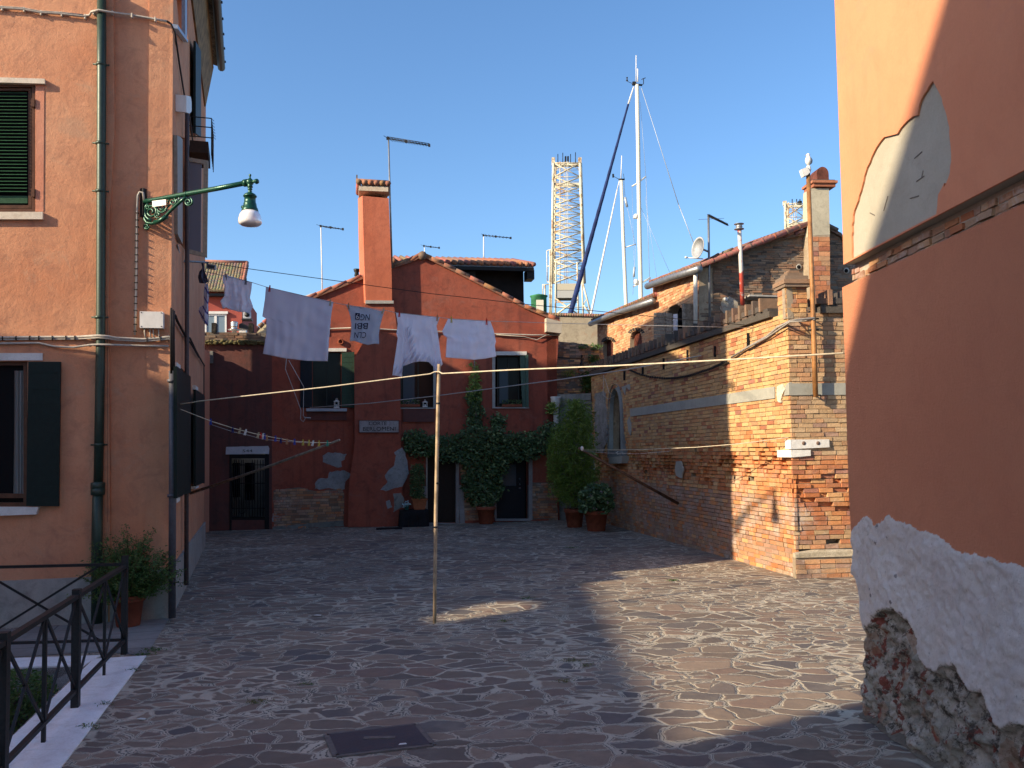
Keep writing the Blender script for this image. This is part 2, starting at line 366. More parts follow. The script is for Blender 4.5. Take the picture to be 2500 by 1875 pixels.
# quay pavement in front of the left house (grey slabs)
def slabmat():
    m=M('quay_slabs'); mp=m.n('ShaderNodeMapping'); m.L.new(m.pos(),mp.inputs[0]); mp.inputs['Rotation'].default_value=(0,0,-.3)
    b=m.n('ShaderNodeTexBrick'); m.L.new(mp.outputs[0],b.inputs['Vector']); b.inputs['Scale'].default_value=1; b.inputs['Brick Width'].default_value=.9; b.inputs['Row Height'].default_value=.45
    b.inputs['Mortar Size'].default_value=.008; b.inputs['Color1'].default_value=(.19,.185,.18,1); b.inputs['Color2'].default_value=(.25,.245,.235,1); b.inputs['Mortar'].default_value=(.07,.07,.065,1)
    a=m.mix(m.ramp(m.noise(6,5,.7),.4,.7,0,.5),b.outputs['Color'],(.12,.115,.11)); m.base(a).rough(.85); m.bump(b.outputs['Fac'],-.4,.01); return m.m
SLAB=slabmat()
q=MB(); pts=[gnd(-60,1608,.004),gnd(246,1592,.004),gnd(357,1600,.004),gnd(413,1510,.004),gnd(380,1511,.004),gnd(-60,1541,.004)]
q.add(pts,[(0,1,2,3,4,5)]); q.build('quay_pavement',SLAB,kind='structure')
# white kerb blocks
k=MB(); ko1=gnd(357,1603); ko2=gnd(150,1875); dko=(ko2-ko1).normalized()
ts=[0,.42,1.75,2.95,4.4,6.2,8.2]
for i in range(len(ts)-1):
    y0=lerp(ko1.y,ko1.y,0)
    def edge(base,d,t,t1): return base+d*t
    a=ko1+dko*ts[i]; b=ko1+dko*(ts[i+1]-.006)
    a2=CK+dk*(ts[i]*.97-.15); b2=CK+dk*(ts[i+1]*.97-.156)
    if b.y<1.2: break
    k.prism([a+V((0,0,.012)),b+V((0,0,.012)),b2+V((0,0,.012)),a2+V((0,0,.012))],V((0,0,-.3)))
fd=(C1-C0).normalized(); nrm=V((-fd.y,fd.x,0)); nrm=nrm if nrm.y>0 else -nrm
cur=0
for L in (1.5,1.7,1.6,1.8,2.4):
    a=C0+fd*cur; b=C0+fd*(cur+L-.006); k.prism([a+V((0,0,.012)),b+V((0,0,.012)),b+nrm*.42+V((0,0,.012)),a+nrm*.42+V((0,0,.012))],V((0,0,-.3))); cur+=L
k.build('kerb',plaster('white_kerb_stone',(.80,.80,.80),(.36,.31,.25),(.86,.86,.87),.35,2.2,.35),kind='structure')
# manhole cover
mc=[gnd(804,1797),gnd(1011,1773),gnd(1050,1820),gnd(826,1846)]
mh=MB(); up=V((0,0,.014)); mh.prism([p+up for p in mc],V((0,0,-.02)))
mm=M('manhole_iron'); sp=mm.n('ShaderNodeTexChecker'); 
mp=mm.n('ShaderNodeMapping'); mm.L.new(mm.pos(),mp.inputs[0]); mp.inputs['Rotation'].default_value=(0,0,-.12); mp.inputs['Scale'].default_value=(28,28,28); mm.L.new(mp.outputs[0],sp.inputs[0]); sp.inputs['Scale'].default_value=1
mm.base(mm.mix(mm.noise(5,4),(.05,.035,.04),(.085,.06,.065))).rough(.6); mm.b.inputs['Metallic'].default_value=.4; mm.bump(sp.outputs['Fac'],.5,.004)
cov=mh.build('manhole_cover',mm.m,label='rusty brown rectangular iron manhole cover set in the paving',cat='manhole cover')
fr=MB(); c=sum(mc,V())/4
for i in range(4):
    a=c+(mc[i]-c)*1.05; b=c+(mc[(i+1)%4]-c)*1.05; fr.bar(a+V((0,0,.006)),b+V((0,0,.006)),.05,.012,V((0,0,1)))
fr.bar(c+(mc[1]-c)*.05+V((-.12,0,.016)),c+V((.12,.02,.016)),.05,.006,V((0,0,1)))
fr.build('frame',plain('frame_mortar',(.16,.14,.13),.9),cov)
# ---------------- left (salmon) house ----------------
CL=gnd(413,1508); LSe=gnd(498,1332)
LF=Fac(CL-V((math.cos(R(13)),math.sin(R(13)),0))*5.2,CL); LS=Fac(CL,LSe)
lh=thing('salmon_house',CL,'tall salmon plastered house at the left with green drainpipe and street lamp bracket','house')
HZ=10.6; A=LF.len
def inout(F,mb,x0,y0,x1,y1): return [(x0,y0),(x1,y0),(x1,y1),(x0,y1)]
wl=MB()
edge=[(276,-0),(278,200),(279,300),(273,420),(268,520),(265,760),(267,1000),(268,1270),(267,1440)]
P3=[LF.pt(0,0,.06),LF.pt(LF.sz(267,1500,.06)[0],0,.06)]+[LF.at(x,y,.06) for x,y in edge[::-1]]+[LF.pt(LF.sz(276,0,.06)[0],HZ,.06),LF.pt(0,HZ,.06)]
holes=[[(-75,203),(86,203),(86,518),(-75,518)],[(-75,882),(67,882),(67,1237),(-75,1237)]]
wl.prism(P3,-LF.n*.36,[LF.poly(h,.06) for h in holes])
a1=LF.sz(262,700,0)[0]
wl.prism([LF.pt(a1,0,0),LF.pt(A,0,0),LF.pt(A,HZ,0),LF.pt(a1,HZ,0)],-LF.n*.3)
wl.build('wall',SALMON,lh)
ws=MB()
sh=[[(429,-30),(459,-4),(459,104),(438,78)],[(434,330),(452,338),(452,610),(434,588)],[(434,892),(462,915),(462,1205),(434,1214)],[(479,951),(494,962),(494,1180),(479,1184)]]
ws.prism([LS.pt(0.003,0,0),LS.pt(LS.len,0,0),LS.pt(LS.len,HZ,0),LS.pt(.003,HZ,0)],-LS.n*.3,[LS.poly(h,0) for h in sh])
ws.build('side_wall',SALMON,lh)
# back and end walls so the block is solid
bw=MB(); e1=LS.pt(LS.len,0,0); b0=LF.pt(0,0,0); bk=b0+V((-LF.u.y,LF.u.x,0))*9
for a,b in ((e1,e1-LF.u*3.6),(b0,bk)): bw.prism([a,b,b+V((0,0,HZ)),a+V((0,0,HZ))],V((0.05,-.2,0)))
bw.build('rear_wall',SALMON,lh)
# plinth
pl=MB(); zl=.58
pl.prism([LF.pt(0,0,.10),LF.pt(LF.sz(262,1450,.1)[0],0,.10),LF.pt(LF.sz(262,1450,.1)[0],zl,.10),LF.pt(0,zl,.10)],-LF.n*.04)
pl.prism([LF.pt(a1,0,.035),LF.pt(A+.035,0,.035),LF.pt(A+.035,.63,.035),LF.pt(a1,.63,.035)],-LF.n*.034)
pl.prism([LS.pt(-.034,0,.035),LS.pt(LS.len,0,.035),LS.pt(LS.len,.55,.035),LS.pt(-.034,.63,.035)],-LS.n*.034)
pl.build('plinth',CONC,lh)
# roof: eave over side wall, gutter
pe=hit(538,160,LSe-LS.u*.9,LS.u); oe=(pe-LSe).dot(LS.n); ez=pe.z
rf=MB(); E0=LS.pt(-.6,ez,oe); E1=LS.pt(LS.len-.8,ez,oe); I1=LS.pt(LS.len-.8,ez+1.1,-3.4); I0=LS.pt(-.6,ez+1.1,-3.4); LL=LF.pt(0,ez,.6)
rf.prism([E0,E1,I1,I0],V((0,0,.16))); rf.prism([E0+V((0,0,.002)),I0+V((0,0,.002)),LF.pt(0,ez+1.1,-4),LL],V((0,0,.15)))
roof=rf.build('roof',TILE,lh)
sf=MB(); sf.prism([LS.pt(-.3,HZ-.45,.004),LS.pt(LS.len-.8,HZ-.45,.004),LS.pt(LS.len-.8,ez-.02,oe-.18),LS.pt(-.3,ez-.02,oe-.18)],LS.n*.03); sf.build('eave_board',plain('eave_wood',(.30,.19,.09),.8,0,.3,5),roof)
gt=MB(); gt.tube([LS.pt(-.6,ez+.0,oe+.02),LS.pt(LS.len-.78,ez+.0,oe+.02)],.085,10)
for i in range(13): a=LS.pt(i*.68,ez+.0,oe+.105); gt.box(a,.02,.02,.02)
gt.build('gutter',IRON,roof)
# --- front windows ---
def bars(F,mb,x0,y0,x1,y1,w,off,t,mi=0):
    F.rect(mb,x0,y0,x1,y0+w,off,t,mi); F.rect(mb,x0,y1-w,x1,y1,off,t,mi); F.rect(mb,x0,y0+w,x0+w,y1-w,off,t,mi); F.rect(mb,x1-w,y0+w,x1,y1-w,off,t,mi)
m=MB(); bars(LF,m,-75,205,85,517,7,.05,.07); bars(LF,m,-67,213,77,509,8,.02,.05)
for y in (240,460): LF.rect(m,76,y,84,y+20,.085,.03)
wu=m.build('window',BROWNW,lh)
m=MB(); LF.rect(m,-60,220,70,500,-.03,.01); m.build('pane',GLASS,wu)
m=MB()
for i in range(30):
    y=226+i*8.3; a=LF.at(-60,y,.03); b=LF.at(66,y+.8,.03); m.bar(a,b,.032,.003,LF.n*.75+V((0,0,1)))
LF.rect(m,-60,478,67,496,.005,.008); m.build('blind',plain('green_blind',(.035,.10,.05),.5),wu)
m=MB(); LF.slab(m,[(-80,186),(109,192),(109,204),(-80,199)],.11,.12); LF.rect(m,-80,517,104,535,.11,.2)
m.build('sill',plaster('cream_sill',(.66,.58,.46),(.4,.3,.22),(.72,.65,.55),.4,3,.2),wu)
m=MB(); LF.slab(m,[(87,204),(108,204),(106,516),(87,516)],.066,.02); m.build('surround',SALMONP,wu)
m=MB(); bars(LF,m,-75,883,66,1236,9,.0,.07); LF.rect(m,-66,1205,58,1216,-.01,.05); wd=m.build('window',BROWNW,lh)
m=MB(); LF.rect(m,-66,890,58,1228,-.06,.008); m.build('pane',GLASS,wd)
m=MB(); P=[]
rn=random.Random(3)
for i in range(13):
    x=33+i*2.4; o=-.035+.015*math.sin(i*1.9)
    P.append((LF.at(x+ (4 if i==0 else 0),905,o),LF.at(x-2*math.sin(i)*.6,1205,o)))
for i in range(12): m.quad(P[i][0],P[i][1],P[i+1][1],P[i+1][0])
m.build('curtain_and_reflection',clothmat('grey_curtain',(.45,.44,.42),(.38,.37,.36)),wd)
m=MB(); LF.rect(m,-80,862,104,880,.075,.1); LF.slab(m,[(-80,1238),(94,1238),(88,1256),(-80,1262)],.14,.2); m.build('sill',STONE,wd)
m=MB(); LF.slab(m,[(69,883),(148,883),(143,1236),(64,1236)],.13,.035)
for i in range(8):
    y=908+i*40; LF.slab(m,[(78,y),(142,y),(142,y+3),(78,y+3)],.134,.006)
LF.box=None
m.build('shutter',BLACKG,wd)
# --- front pipes, cables (fixed parts of the house) ---
def path(F,pp,off): return [F.at(x,y,o) for (x,y),o in zip(pp,off if isinstance(off,(list,tuple)) else [off]*len(pp))]
m=MB(); pp=[(248,-40),(248,200),(247,500),(246,800),(243,1000),(240,1180)]; m.tube(path(LF,pp,.122),.056,12)
m.tube(path(LF,[(239,1180),(237,1300),(236,1530)],.13),[.062,.066,.066],12)
for y,r in ((1186,.085),(1200,.085)): m.lathe(LF.at(239,y,.13),[(.062,-.05),(r,-.04),(r,.04),(.062,.05)],12)
for y in (158,467,775,1086,350):
    c=LF.at(248-(y/1500)*8,y,.122); m.lathe(c,[(.057,-.018),(.064,-.016),(.064,.016),(.057,.018)],12); m.tube([c-LF.n*.1,c],.012,6); m.tube([c-LF.u*.1,c+LF.u*.1],.012,6)
m.build('drainpipe',GREENP,lh,label='dark green vertical rainwater pipe')
m=MB(); m.tube(path(LF,[(263,770),(264,1000),(264,1275)],.045),.016,8); m.build('pipe',plain('thin_red_pipe',(.16,.05,.04),.6),lh)
SCL=.31646
def c1(pp,oy=0): return [(x*SCL,y*SCL+oy) for x,y in pp]
m=MB()
top=c1([(-200,50),(0,60),(170,70),(300,95),(460,105),(640,125),(690,118),(705,92),(760,78),(850,95),(1000,115),(1180,145),(1290,165)])
m.tube(path(LF,top,[.09]*7+[.14,.2,.14,.05,.04,.04]),.016,6)
m.tube(path(LF,[(x,y-3.5) for x,y in top[:6]],.10),.007,6); 
for i in range(9):
    x=20+i*42; k=min(range(len(top)-1),key=lambda j:abs(top[j][0]-x)); p=LF.at(top[k][0]+6,top[k][1]+2,.08); m.box(p,.008,.02,.03)
m.build('cable',CABLE,lh)
m=MB()
l1=c1([(-200,1025),(0,1025),(250,1022),(600,1020),(690,1014),(760,1010),(830,1016),(900,1028),(1100,1038),(1210,1030),(1300,1018),(1350,1045)],500)
l2=c1([(-200,1070),(0,1070),(300,1066),(420,1093),(560,1100),(700,1080),(760,1078),(850,1080),(1100,1088),(1300,1090)],500)
of=[.09,.09,.09,.09,.15,.2,.2,.11,.05,.05,.05,.05]
m.tube(path(LF,l1,of),.019,6); m.tube(path(LF,[(x,y+5) for x,y in l1],of),.010,6)
m.tube(path(LF,l2,[.09,.09,.09,.09,.09,.15,.2,.16,.05,.05]),.014,6)
m.build('cable',CABLE,lh)
m=MB()
for i in range(14):
    x=8+i*29+(i*37%11); 
    if 228<x<262: continue
    k=max(j for j in range(len(l1)) if l1[j][0]<=x); k=min(k,len(l1)-2); t=(x-l1[k][0])/(l1[k+1][0]-l1[k][0]); y=lerp(l1[k][1],l1[k+1][1],t)
    o=.09 if x<266 else .05; m.box(LF.at(x,y+2,o),.005,.024,.026)
m.build('cable_clip',CABLED,lh)
m=MB(); cd=[(352,489),(349,470),(341,469),(336,478),(335,500),(334,543),(333,676),(331,760),(329,818)]
m.tube(path(LF,cd,.045),.015,6); m.build('conduit',CABLE,lh)
m=MB()
for i in range(18): p=LF.at(335-i*.3,520+i*17,.05); m.box(p,.018,.018,.006)
m.build('conduit_clip',CABLED,lh)
# junction box
m=MB(); LF.slab(m,[(341,760),(398,761),(398,801),(341,800)],.12,.11); jb=m.build('junction_box',WHITEP,label='square cream plastic junction box on the salmon wall under the lamp bracket',cat='junction box')
m=MB()
for x,y in ((345,763),(394,764),(345,797),(394,797)): m.lathe(LF.at(x,y,.118),[(.007,0),(.007,.006)],8,0,LF.n)
m.build('screw',CABLED,jb)
m=MB()
for x in (353,366,374,387): m.tube([LF.at(x,801,.07),LF.at(x,812,.07),LF.at(x+2,824,.06)],.009,6)
m.build('cable',CABLE,jb)
# --- side wall details ---
m=MB(); m.tube(path(LS,[(421,905),(421,1200),(420,1508)],.055),.045,12); 
for y in (930,1210,1400): m.lathe(LS.at(421,y,.055),[(.046,-.02),(.062,-.02),(.062,.02),(.053,.02)],12)
m.build('drainpipe',ZINCD,lh,label='dull grey pipe on the corner')
m=MB()
for dx in (0,4,7): m.tube(path(LS,[(418+dx,752+dx),(417+dx,800),(418+dx,912)],.05),.014,6)
m.tube(path(LS,c1([(1290,165),(1320,185),(1350,250),(1385,500),(1430,780)]),.03),.013,6)
m.tube(path(LS,[(428,770),(433,785),(452,820),(464,826),(480,860),(499,893)],.04),.018,6); m.tube(path(LS,[(430,776),(437,790),(456,824),(470,845),(485,872)],.055),.014,6)
m.tube(path(LS,[(498,893),(498,1180)],.03),.012,6)
m.build('cable',CABLED,lh)
m=MB(); m.tube(path(LS,[(457,272),(456,400),(457,640),(456,900),(455,1428)],.07),.035,8); m.tube(path(LS,[(463,285),(470,340),(480,380)],.04),.012,6)
m.build('pipe',plain('dark_side_pipe',(.10,.085,.09),.6),lh)
m=MB(); LS.slab(m,[(455,233),(466,236),(468,250),(468,272),(463,277),(455,274)],.16,.14); m.build('vent_hood',WHITEP,lh)
for x0,y0,x1,y1,yb0,yb1 in ((432,894,447,905,1216,1210),(447,908,466,919,1208,1203),(478,951,489,958,1186,1182),(489,958,500,966,1182,1178)):
    m=MB(); LS.slab(m,[(x0,y0),(x1,y1),(x1,yb1),(x0,yb0)],.13,.04); m.build('shutter',BLACKG,lh)
m=MB(); LS.slab(m,[(432,884),(441,892),(441,902),(432,897)],.06,.07); LS.slab(m,[(478,941),(484,946),(484,953),(478,951)],.06,.07); LS.slab(m,[(432,1216),(440,1214),(440,1222),(432,1228)],.1,.1); LS.slab(m,[(478,1187),(486,1185),(486,1190),(478,1193)],.1,.1)
m.build('sill',STONE,lh)
m=MB(); LS.slab(m,[(478,100),(491,125),(491,335),(478,325)],.10,.04); m.build('shutter',BLACKG,lh)
# dark rooms behind the side openings, window frame at top
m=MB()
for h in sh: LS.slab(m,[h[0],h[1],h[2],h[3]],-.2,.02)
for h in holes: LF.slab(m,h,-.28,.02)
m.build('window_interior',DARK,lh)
m=MB(); LS.slab(m,[(452,-8),(457,-4),(457,100),(452,96)],.06,.05); LS.slab(m,[(434,60),(459,97),(459,104),(434,70)],.08,.07); m.build('window',plain('blue_white_frame',(.35,.40,.50),.4),lh)
# open casements of the side window
H=LS.at(452,500,.02); HF=Fac(H,H+(LF.u*1.0)); 
m=MB(); q=[(453.5,383),(508,392),(505,628),(452.5,616)]; q2=[(459,393),(497,400),(495,617),(458,607)]; m.prism(HF.poly(q,0),-HF.n*.05,[HF.poly(q2,0)]); 
cs=m.build('casement',plain('beige_frame',(.46,.41,.32),.5),lh,label='open glazed casement with beige frame')
m=MB(); HF.slab(m,[(459,393),(492,399),(490,616),(458,607)],-.02,.008); m.build('pane',glass('casement_glass',(.20,.21,.25),.1,.6),cs)
m=MB(); LS.slab(m,[(433,330),(440,334),(446,340),(446,596),(439,582),(434,572)],.06,.05); m.build('casement',plain('beige_frame2',(.30,.27,.22),.5),lh)
# clothes rail with a small grey floodlight
m=MB(); ra=dep(438,632,13.6); 
m.tube([LS.at(433,598,.02),dep(441,636,13.4),dep(452,640,13.4)],.012,6); m.tube([dep(441,637,13.4),dep(508,641,14.2)],.018,6); m.tube([LS.at(455,636,0),dep(452,640,13.4)],.014,6)
rail=m.build('clothes_rail',ZINC,label='thin grey clothes rail fixed below the open casement of the salmon house',cat='clothes rail')
FR=Fac(dep(504,650,14.1),dep(526,650,14.1))
m=MB(); FR.slab(m,[(504,643),(526,646),(525,658),(503,655)],0,.06); fl=m.build('floodlight',plain('light_grey_case',(.45,.46,.46),.5),label='small flat grey lamp box hanging at the end of the clothes rail',cat='lamp')
m=MB(); FR.slab(m,[(506,646),(523.5,648.5),(523,656),(505.5,653.5)],.004,.004); m.build('pane',GLASSB,fl)
m=MB(); m.tube([dep(504,641,14.15),dep(508,646,14.1)],.012,6); m.build('bracket',IRON,fl)
# iron window box / rack high on the side wall
RB=LS.at(487,380,0); n=LS.n
m=MB(); 
c=LS.at(489,378,.17); ax=(LS.u,LS.n,V((0,0,1)))
m.box(c,.42,.15,.10,ax); box=m.build('planter_box',plain('dark_brown_box',(.05,.028,.02),.7),label='dark brown planter box in an iron rack high on the salmon house',cat='planter')
m=MB()
for z in (.16,.34,.5): 
    m.tube([c-LS.u*.45+LS.n*.2+V((0,0,z)),c+LS.u*.45+LS.n*.2+V((0,0,z))],.01,5)
    m.tube([c-LS.u*.45-LS.n*.17+V((0,0,z)),c-LS.u*.45+LS.n*.2+V((0,0,z))],.01,5)
for i in range(7): p=c-LS.u*(.45-i*.15)+LS.n*.2; m.tube([p-V((0,0,.15)),p+V((0,0,.5)),p+LS.n*.04+V((0,0,.46))],.007,5)
m.build('rack',IRON,box)
# ---------------- street lamp ----------------
Q=LF.at(350,500,0); Lp=dep(611,500,10.25); BP=Fac(Q,Lp); 
lamp=thing('street_lamp',Q,'green ornate street lamp on a long arm fixed to the corner of the salmon house','street lamp')
k7=.18083
def k(x,y): return (300+x*k7,380+y*k7)
def bt(m,pp,r,off=0,seg=6): m.tube([BP.at(*k(x,y),off) for x,y in pp],r,seg)
m=MB(); bt(m,[(270,622),(380,605),(860,518),(1250,448),(1650,370)],.031,0,12); bt(m,[(855,520),(870,517)],.036,0,12); bt(m,[(1640,372),(1680,365)],.045,0,12); m.build('arm',LAMPG,lamp)
m=MB()
def spiral(cx,cy,r0,r1,t0,turns,rad):
    N=26; bt(m,[(cx+lerp(r0,r1,i/N)*math.cos(t0+turns*6.283*i/N),cy+lerp(r0,r1,i/N)*math.sin(t0+turns*6.283*i/N)) for i in range(N+1)],rad)
spiral(385,760,105,18,1.6,1.9,.016); spiral(520,700,75,15,0,1.6,.013); spiral(675,625,60,12,3.1,1.5,.012); spiral(885,625,60,12,-1.2,1.6,.013); spiral(320,955,40,10,0,1.4,.012)
spiral(740,590,40,10,2,1.2,.010); spiral(470,800,45,10,1,1.3,.011); spiral(330,700,40,10,2.5,1.2,.011); spiral(600,640,35,8,.5,1.2,.009)
bt(m,[(285,620),(280,700),(285,800),(300,870),(330,910),(400,915),(480,890),(560,840),(620,770),(700,690),(780,620),(850,560)],.022)
bt(m,[(340,640),(300,700),(300,780),(330,850),(380,880)],.014); bt(m,[(430,905),(500,880),(590,820)],.030); bt(m,[(500,770),(560,740),(640,660)],.012); bt(m,[(440,690),(480,740),(470,800),(430,850)],.010)
m.build('bracket',LAMPG,lamp)
m=MB(); c=BP.at(*k(270,640),0); m.box(c,.04,.03,.19,(BP.u,BP.n,V((0,0,1)))); bt(m,[(275,550),(262,640),(285,650)],.02); m.build('wall_mount',IRON,lamp)
m=MB(); BP.slab(m,[k(395,612),k(578,590),k(580,665),k(400,692)],.05,.008); m.build('number_plate',WHITEP,lamp)
pxm=Lp.y/2095/ (1)  # metres per photo pixel at the lamp
def lr(y,r): return (r*k7*pxm*1.02,)
AXx=1717
def lat(prof,mat,name,par):
    mm_=MB(); base=BP.at(*k(AXx,prof[0][1])); pr=[]
    for r,y in prof: pr.append((r*k7*pxm,BP.at(*k(AXx,y)).z-base.z))
    mm_.lathe(base,pr,20); return mm_.build(name,mat,par)
cap=lat([(12,250),(20,262),(12,282),(10,300),(30,320),(55,345),(48,375),(30,405),(38,415),(38,428),(20,438),(32,448),(32,460),(18,470),(30,482),(20,492),(35,500),(70,520),(92,545),(88,558),(74,562),(78,640),(88,650),(84,665),(92,676),(90,695),(104,710),(112,740),(112,752)],LAMPG,'lamp_cap',lamp)
m=MB(); a=BP.at(*k(1740,348)); b=BP.at(*k(1805,348)); m.tube([a,b],.02,8); m.lathe(b-BP.u*.02,[(.01,-.0),(.032,.012),(.03,.035),(.008,.045)],10,0,BP.u); bt(m,[(1640,700),(1610,692)],.02); m.build('knob',LAMPG,cap)
gm=M('lamp_glass'); gm.base((.93,.93,.95)).rough(.2); gm.b.inputs['Transmission Weight'].default_value=.25; gm.b.inputs['Coat Weight'].default_value=.6
w=gm.n('ShaderNodeTexWave',wave_type='RINGS',rings_direction='Z'); gm.bump(gm.noise(30,2),.3,.005)
lat([(108,750),(140,800),(154,850),(157,890),(150,920),(120,940),(60,950)],gm.m,'lamp_glass',lamp)
# ---------------- red house, garden wall with gate ----------------
F0=gnd(500,1297); F1=gnd(1366,1270); RF=Fac(F0,F1)
def cA(pp): return [(750+x*.27125,250+y*.27125) for x,y in pp]
def cB(pp): return [(450+x*.27125,600+y*.27125) for x,y in pp]
def cC(pp): return [(900+x*.27125,600+y*.27125) for x,y in pp]
def cD(pp): return [(450+x*.27125,950+y*.27125) for x,y in pp]
def cE(pp): return [(900+x*.27125,950+y*.27125) for x,y in pp]
rh=thing('red_house',RF.pt((RF.len)*.6,0,0),'low red plastered house at the back of the courtyard with a tall square chimney','house')
# --- gate wall ---
gw=thing('garden_wall',RF.pt(1,0,0),'dark reddish garden wall with a doorway and mossy brick top left of the red house','wall')
m=MB(); gate=[(560,1109),(657,1109),(658,1296),(560,1297)]
zt=RF.sz(600,836)[1]; aL=RF.sz(470,1290)[0]; aR=RF.sz(664,1290)[0]
m.prism([RF.pt(aL,0),RF.pt(aR,0),RF.pt(aR,zt),RF.pt(aL,zt)],-RF.n*.35,[[RF.at(560,1108),RF.at(657,1108),RF.at(657,1270),RF.at(560,1270)]] )
# re-open the hole down to the ground with a threshold
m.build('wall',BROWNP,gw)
rn=random.Random(5); m=MB()
cw=brickwork(RF,[(aL,zt),(aR+.05,zt),(aR+.05,zt+.28),(aL,zt+.28)],(),.04,.42,MORTD,tone=lambda a,z,r:brickpal('sooty' if r.random()<.5 else 'dark',r),px=False,seed=4,jit=.015)
cw.build('coping',[brickmat('mossy_brick',0,.6),MORTD],gw)
m=MB()
for i in range(5):
    a=aL+.55+i*1.0; c=RF.pt(a,zt+.40,-.1); m.box(c,.06,.16,.14,(RF.u,RF.n,V((0,0,1))),0,brickpal('dark',rn))
m.build('coping_brick',brickmat('mossy_brick2',0,.6),gw)
m=MB(); m2=plaster('moss',(.10,.09,.035),(.04,.04,.02),(.16,.14,.06),.6,5,.8)
for i in range(160):
    a=rn.uniform(aL,aR); m.lathe(RF.pt(a,zt+rn.uniform(-.06,.03),.04+rn.uniform(-.02,.04)),[(.01,-.03),(rn.uniform(.04,.1),0),(.03,.04)],7)
m.build('moss',m2,gw)
m=MB(); RF.slab(m,[(498,857),(520,857),(519,886),(498,886)],.10,.1); m.build('wall_box',DIRTY,gw)
m=MB(); RF.slab(m,ragged([(552,1091),(654,1089),(657,1094),(656,1108),(551,1109)],.6,12,3),.06,.2); li=m.build('lintel',plaster('lintel_stone',(.5,.5,.54),(.3,.3,.33),(.6,.6,.64),.4,4,.3),gw)
def text(s,size,p,ax,ay,mat,name,par,ext=.004,off=V((0,0,0)),fit=None):
    cu=bpy.data.curves.new('t','FONT'); cu.body=s; cu.size=size; cu.align_x='CENTER'; cu.align_y='CENTER'; cu.extrude=0; cu.resolution_u=3; cu.offset=0
    o=bpy.data.objects.new('t',cu); COL.objects.link(o); dg=bpy.context.evaluated_depsgraph_get(); me=bpy.data.meshes.new_from_object(o.evaluated_get(dg))
    vs=[v.co.copy() for v in me.vertices]; fs=[tuple(q.vertices) for q in me.polygons]; bpy.data.objects.remove(o); bpy.data.curves.remove(cu)
    m=MB(); w=max(v.x for v in vs)-min(v.x for v in vs); h=max(v.y for v in vs)-min(v.y for v in vs); sx=(fit[0]/w) if fit else 1; sy=(fit[1]/h) if fit else 1
    nn=ax.cross(ay).normalized()
    if callable(p): pts=[p(v.x*sx,v.y*sy) for v in vs]
    else: pts=[p+ax*v.x*sx+ay*v.y*sy+nn*ext for v in vs]
    m.add(pts,fs,0); bpy.data.meshes.remove(me)
    return m.build(name,mat,par)
INK=plain('sign_black',(.012,.012,.014),.8,bump=0)
text('544',.1,RF.at(604,1101,.062),RF.u,RF.z,INK,'house_number',li,.003,fit=(.27,.075))
# gate: dark iron gate, alley behind with pale wall and low sheet
m=MB()
RF.rect(m,560,1109,565,1296,.02,.2); RF.rect(m,646,1109,657,1296,.02,.2); RF.rect(m,565,1109,646,1119,.02,.2); RF.rect(m,565,1262,646,1295,-.08,.05)
m.build('gate_frame',plain('gate_black',(.012,.012,.014),.6),gw)
m=MB()
for x in (572,577,583,590,594,601,609,616,622,629,636,642): m.tube([RF.at(x,1265,-.08),RF.at(x,1122 if x not in (601,609) else 1200,-.08)],.011,5)
m.tube([RF.at(591+7*math.cos(t),1246+8*math.sin(t),-.08) for t in [3.14*i/8 for i in range(9)]]+[RF.at(584,1220,-.08)],.012,5)
for y in (1241,1180,1135): m.tube([RF.at(563,y,-.08),RF.at(648,y,-.08)],.012,5)
m.build('gate',plain('gate_iron',(.015,.015,.018),.5),gw)
AL=RF.shift(-2.6); m=MB(); AL.slab(m,[(520,1050),(700,1050),(700,1290),(520,1290)],0,.1)
for x in (560,646): a=RF.at(x,1290,-.36); a.z=0; b=AL.at(x,1290); b.z=0; m.prism([a,b,b+V((0,0,2.6)),a+V((0,0,2.6))],RF.u*.1*(-1 if x==560 else 1))
al=m.build('alley_wall',plaster('alley_plaster',(.20,.21,.21),(.11,.12,.12),(.27,.28,.28),.5,2,.3),gw)
m=MB(); A2=RF.shift(-1.6); 
for x0,x1,y1 in ((568,587,1214),(597,621,1221)):
    N=10
    for i in range(N):
        xa=lerp(x0,x1,i/N); xb=lerp(x0,x1,(i+1)/N); m.quad(A2.at(xa,1130,.03*math.sin(i*1.7)),A2.at(xb,1130,.03*math.sin(i*1.7+1.7)),A2.at(xb,y1+2*math.sin(i*3),.04*math.sin(i*1.7+1.7)),A2.at(xa,y1+2*math.sin(i*3-3),.04*math.sin(i*1.7)))
m.build('dark_cloth',plain('black_cloth',(.01,.011,.02),.9),gw)
# --- red facade ---
brE=RF.sz(957,655)
roofl=[(664,772),(775,724),(884,681),(957,654),(1000,641),(1031,626),(1054,637),(1112,665),(1181,700),(1225,722),(1280,752),(1366,787)]
fac=[(664,1294)]+roofl+[(1365,900),(1366,1270)]
W1=[(763,859),(832,859),(832,996),(763,996)]; W2=[(978,858),(1064,858),(1064,995),(978,995)]; W3=[(1209,867),(1290,867),(1290,993),(1209,993)]
D1=[(1043,1100),(1114,1100),(1115,1276),(1043,1277)]; D2=[(1212,1100),(1290,1100),(1291,1267),(1212,1268)]
fz=[(RF.sz(x,y)) for x,y in fac]; fz[0]=(fz[0][0],0); fz[-1]=(fz[-1][0],0); fz[-2]=(fz[-1][0],fz[-2][1]); fz[1]=(fz[0][0],fz[1][1])
m=MB(); m.prism([RF.pt(a,z) for a,z in fz],-RF.n*.34,[RF.poly(h) for h in (W1,W2,W3,D1,D2)]); m.build('wall',REDP,rh)
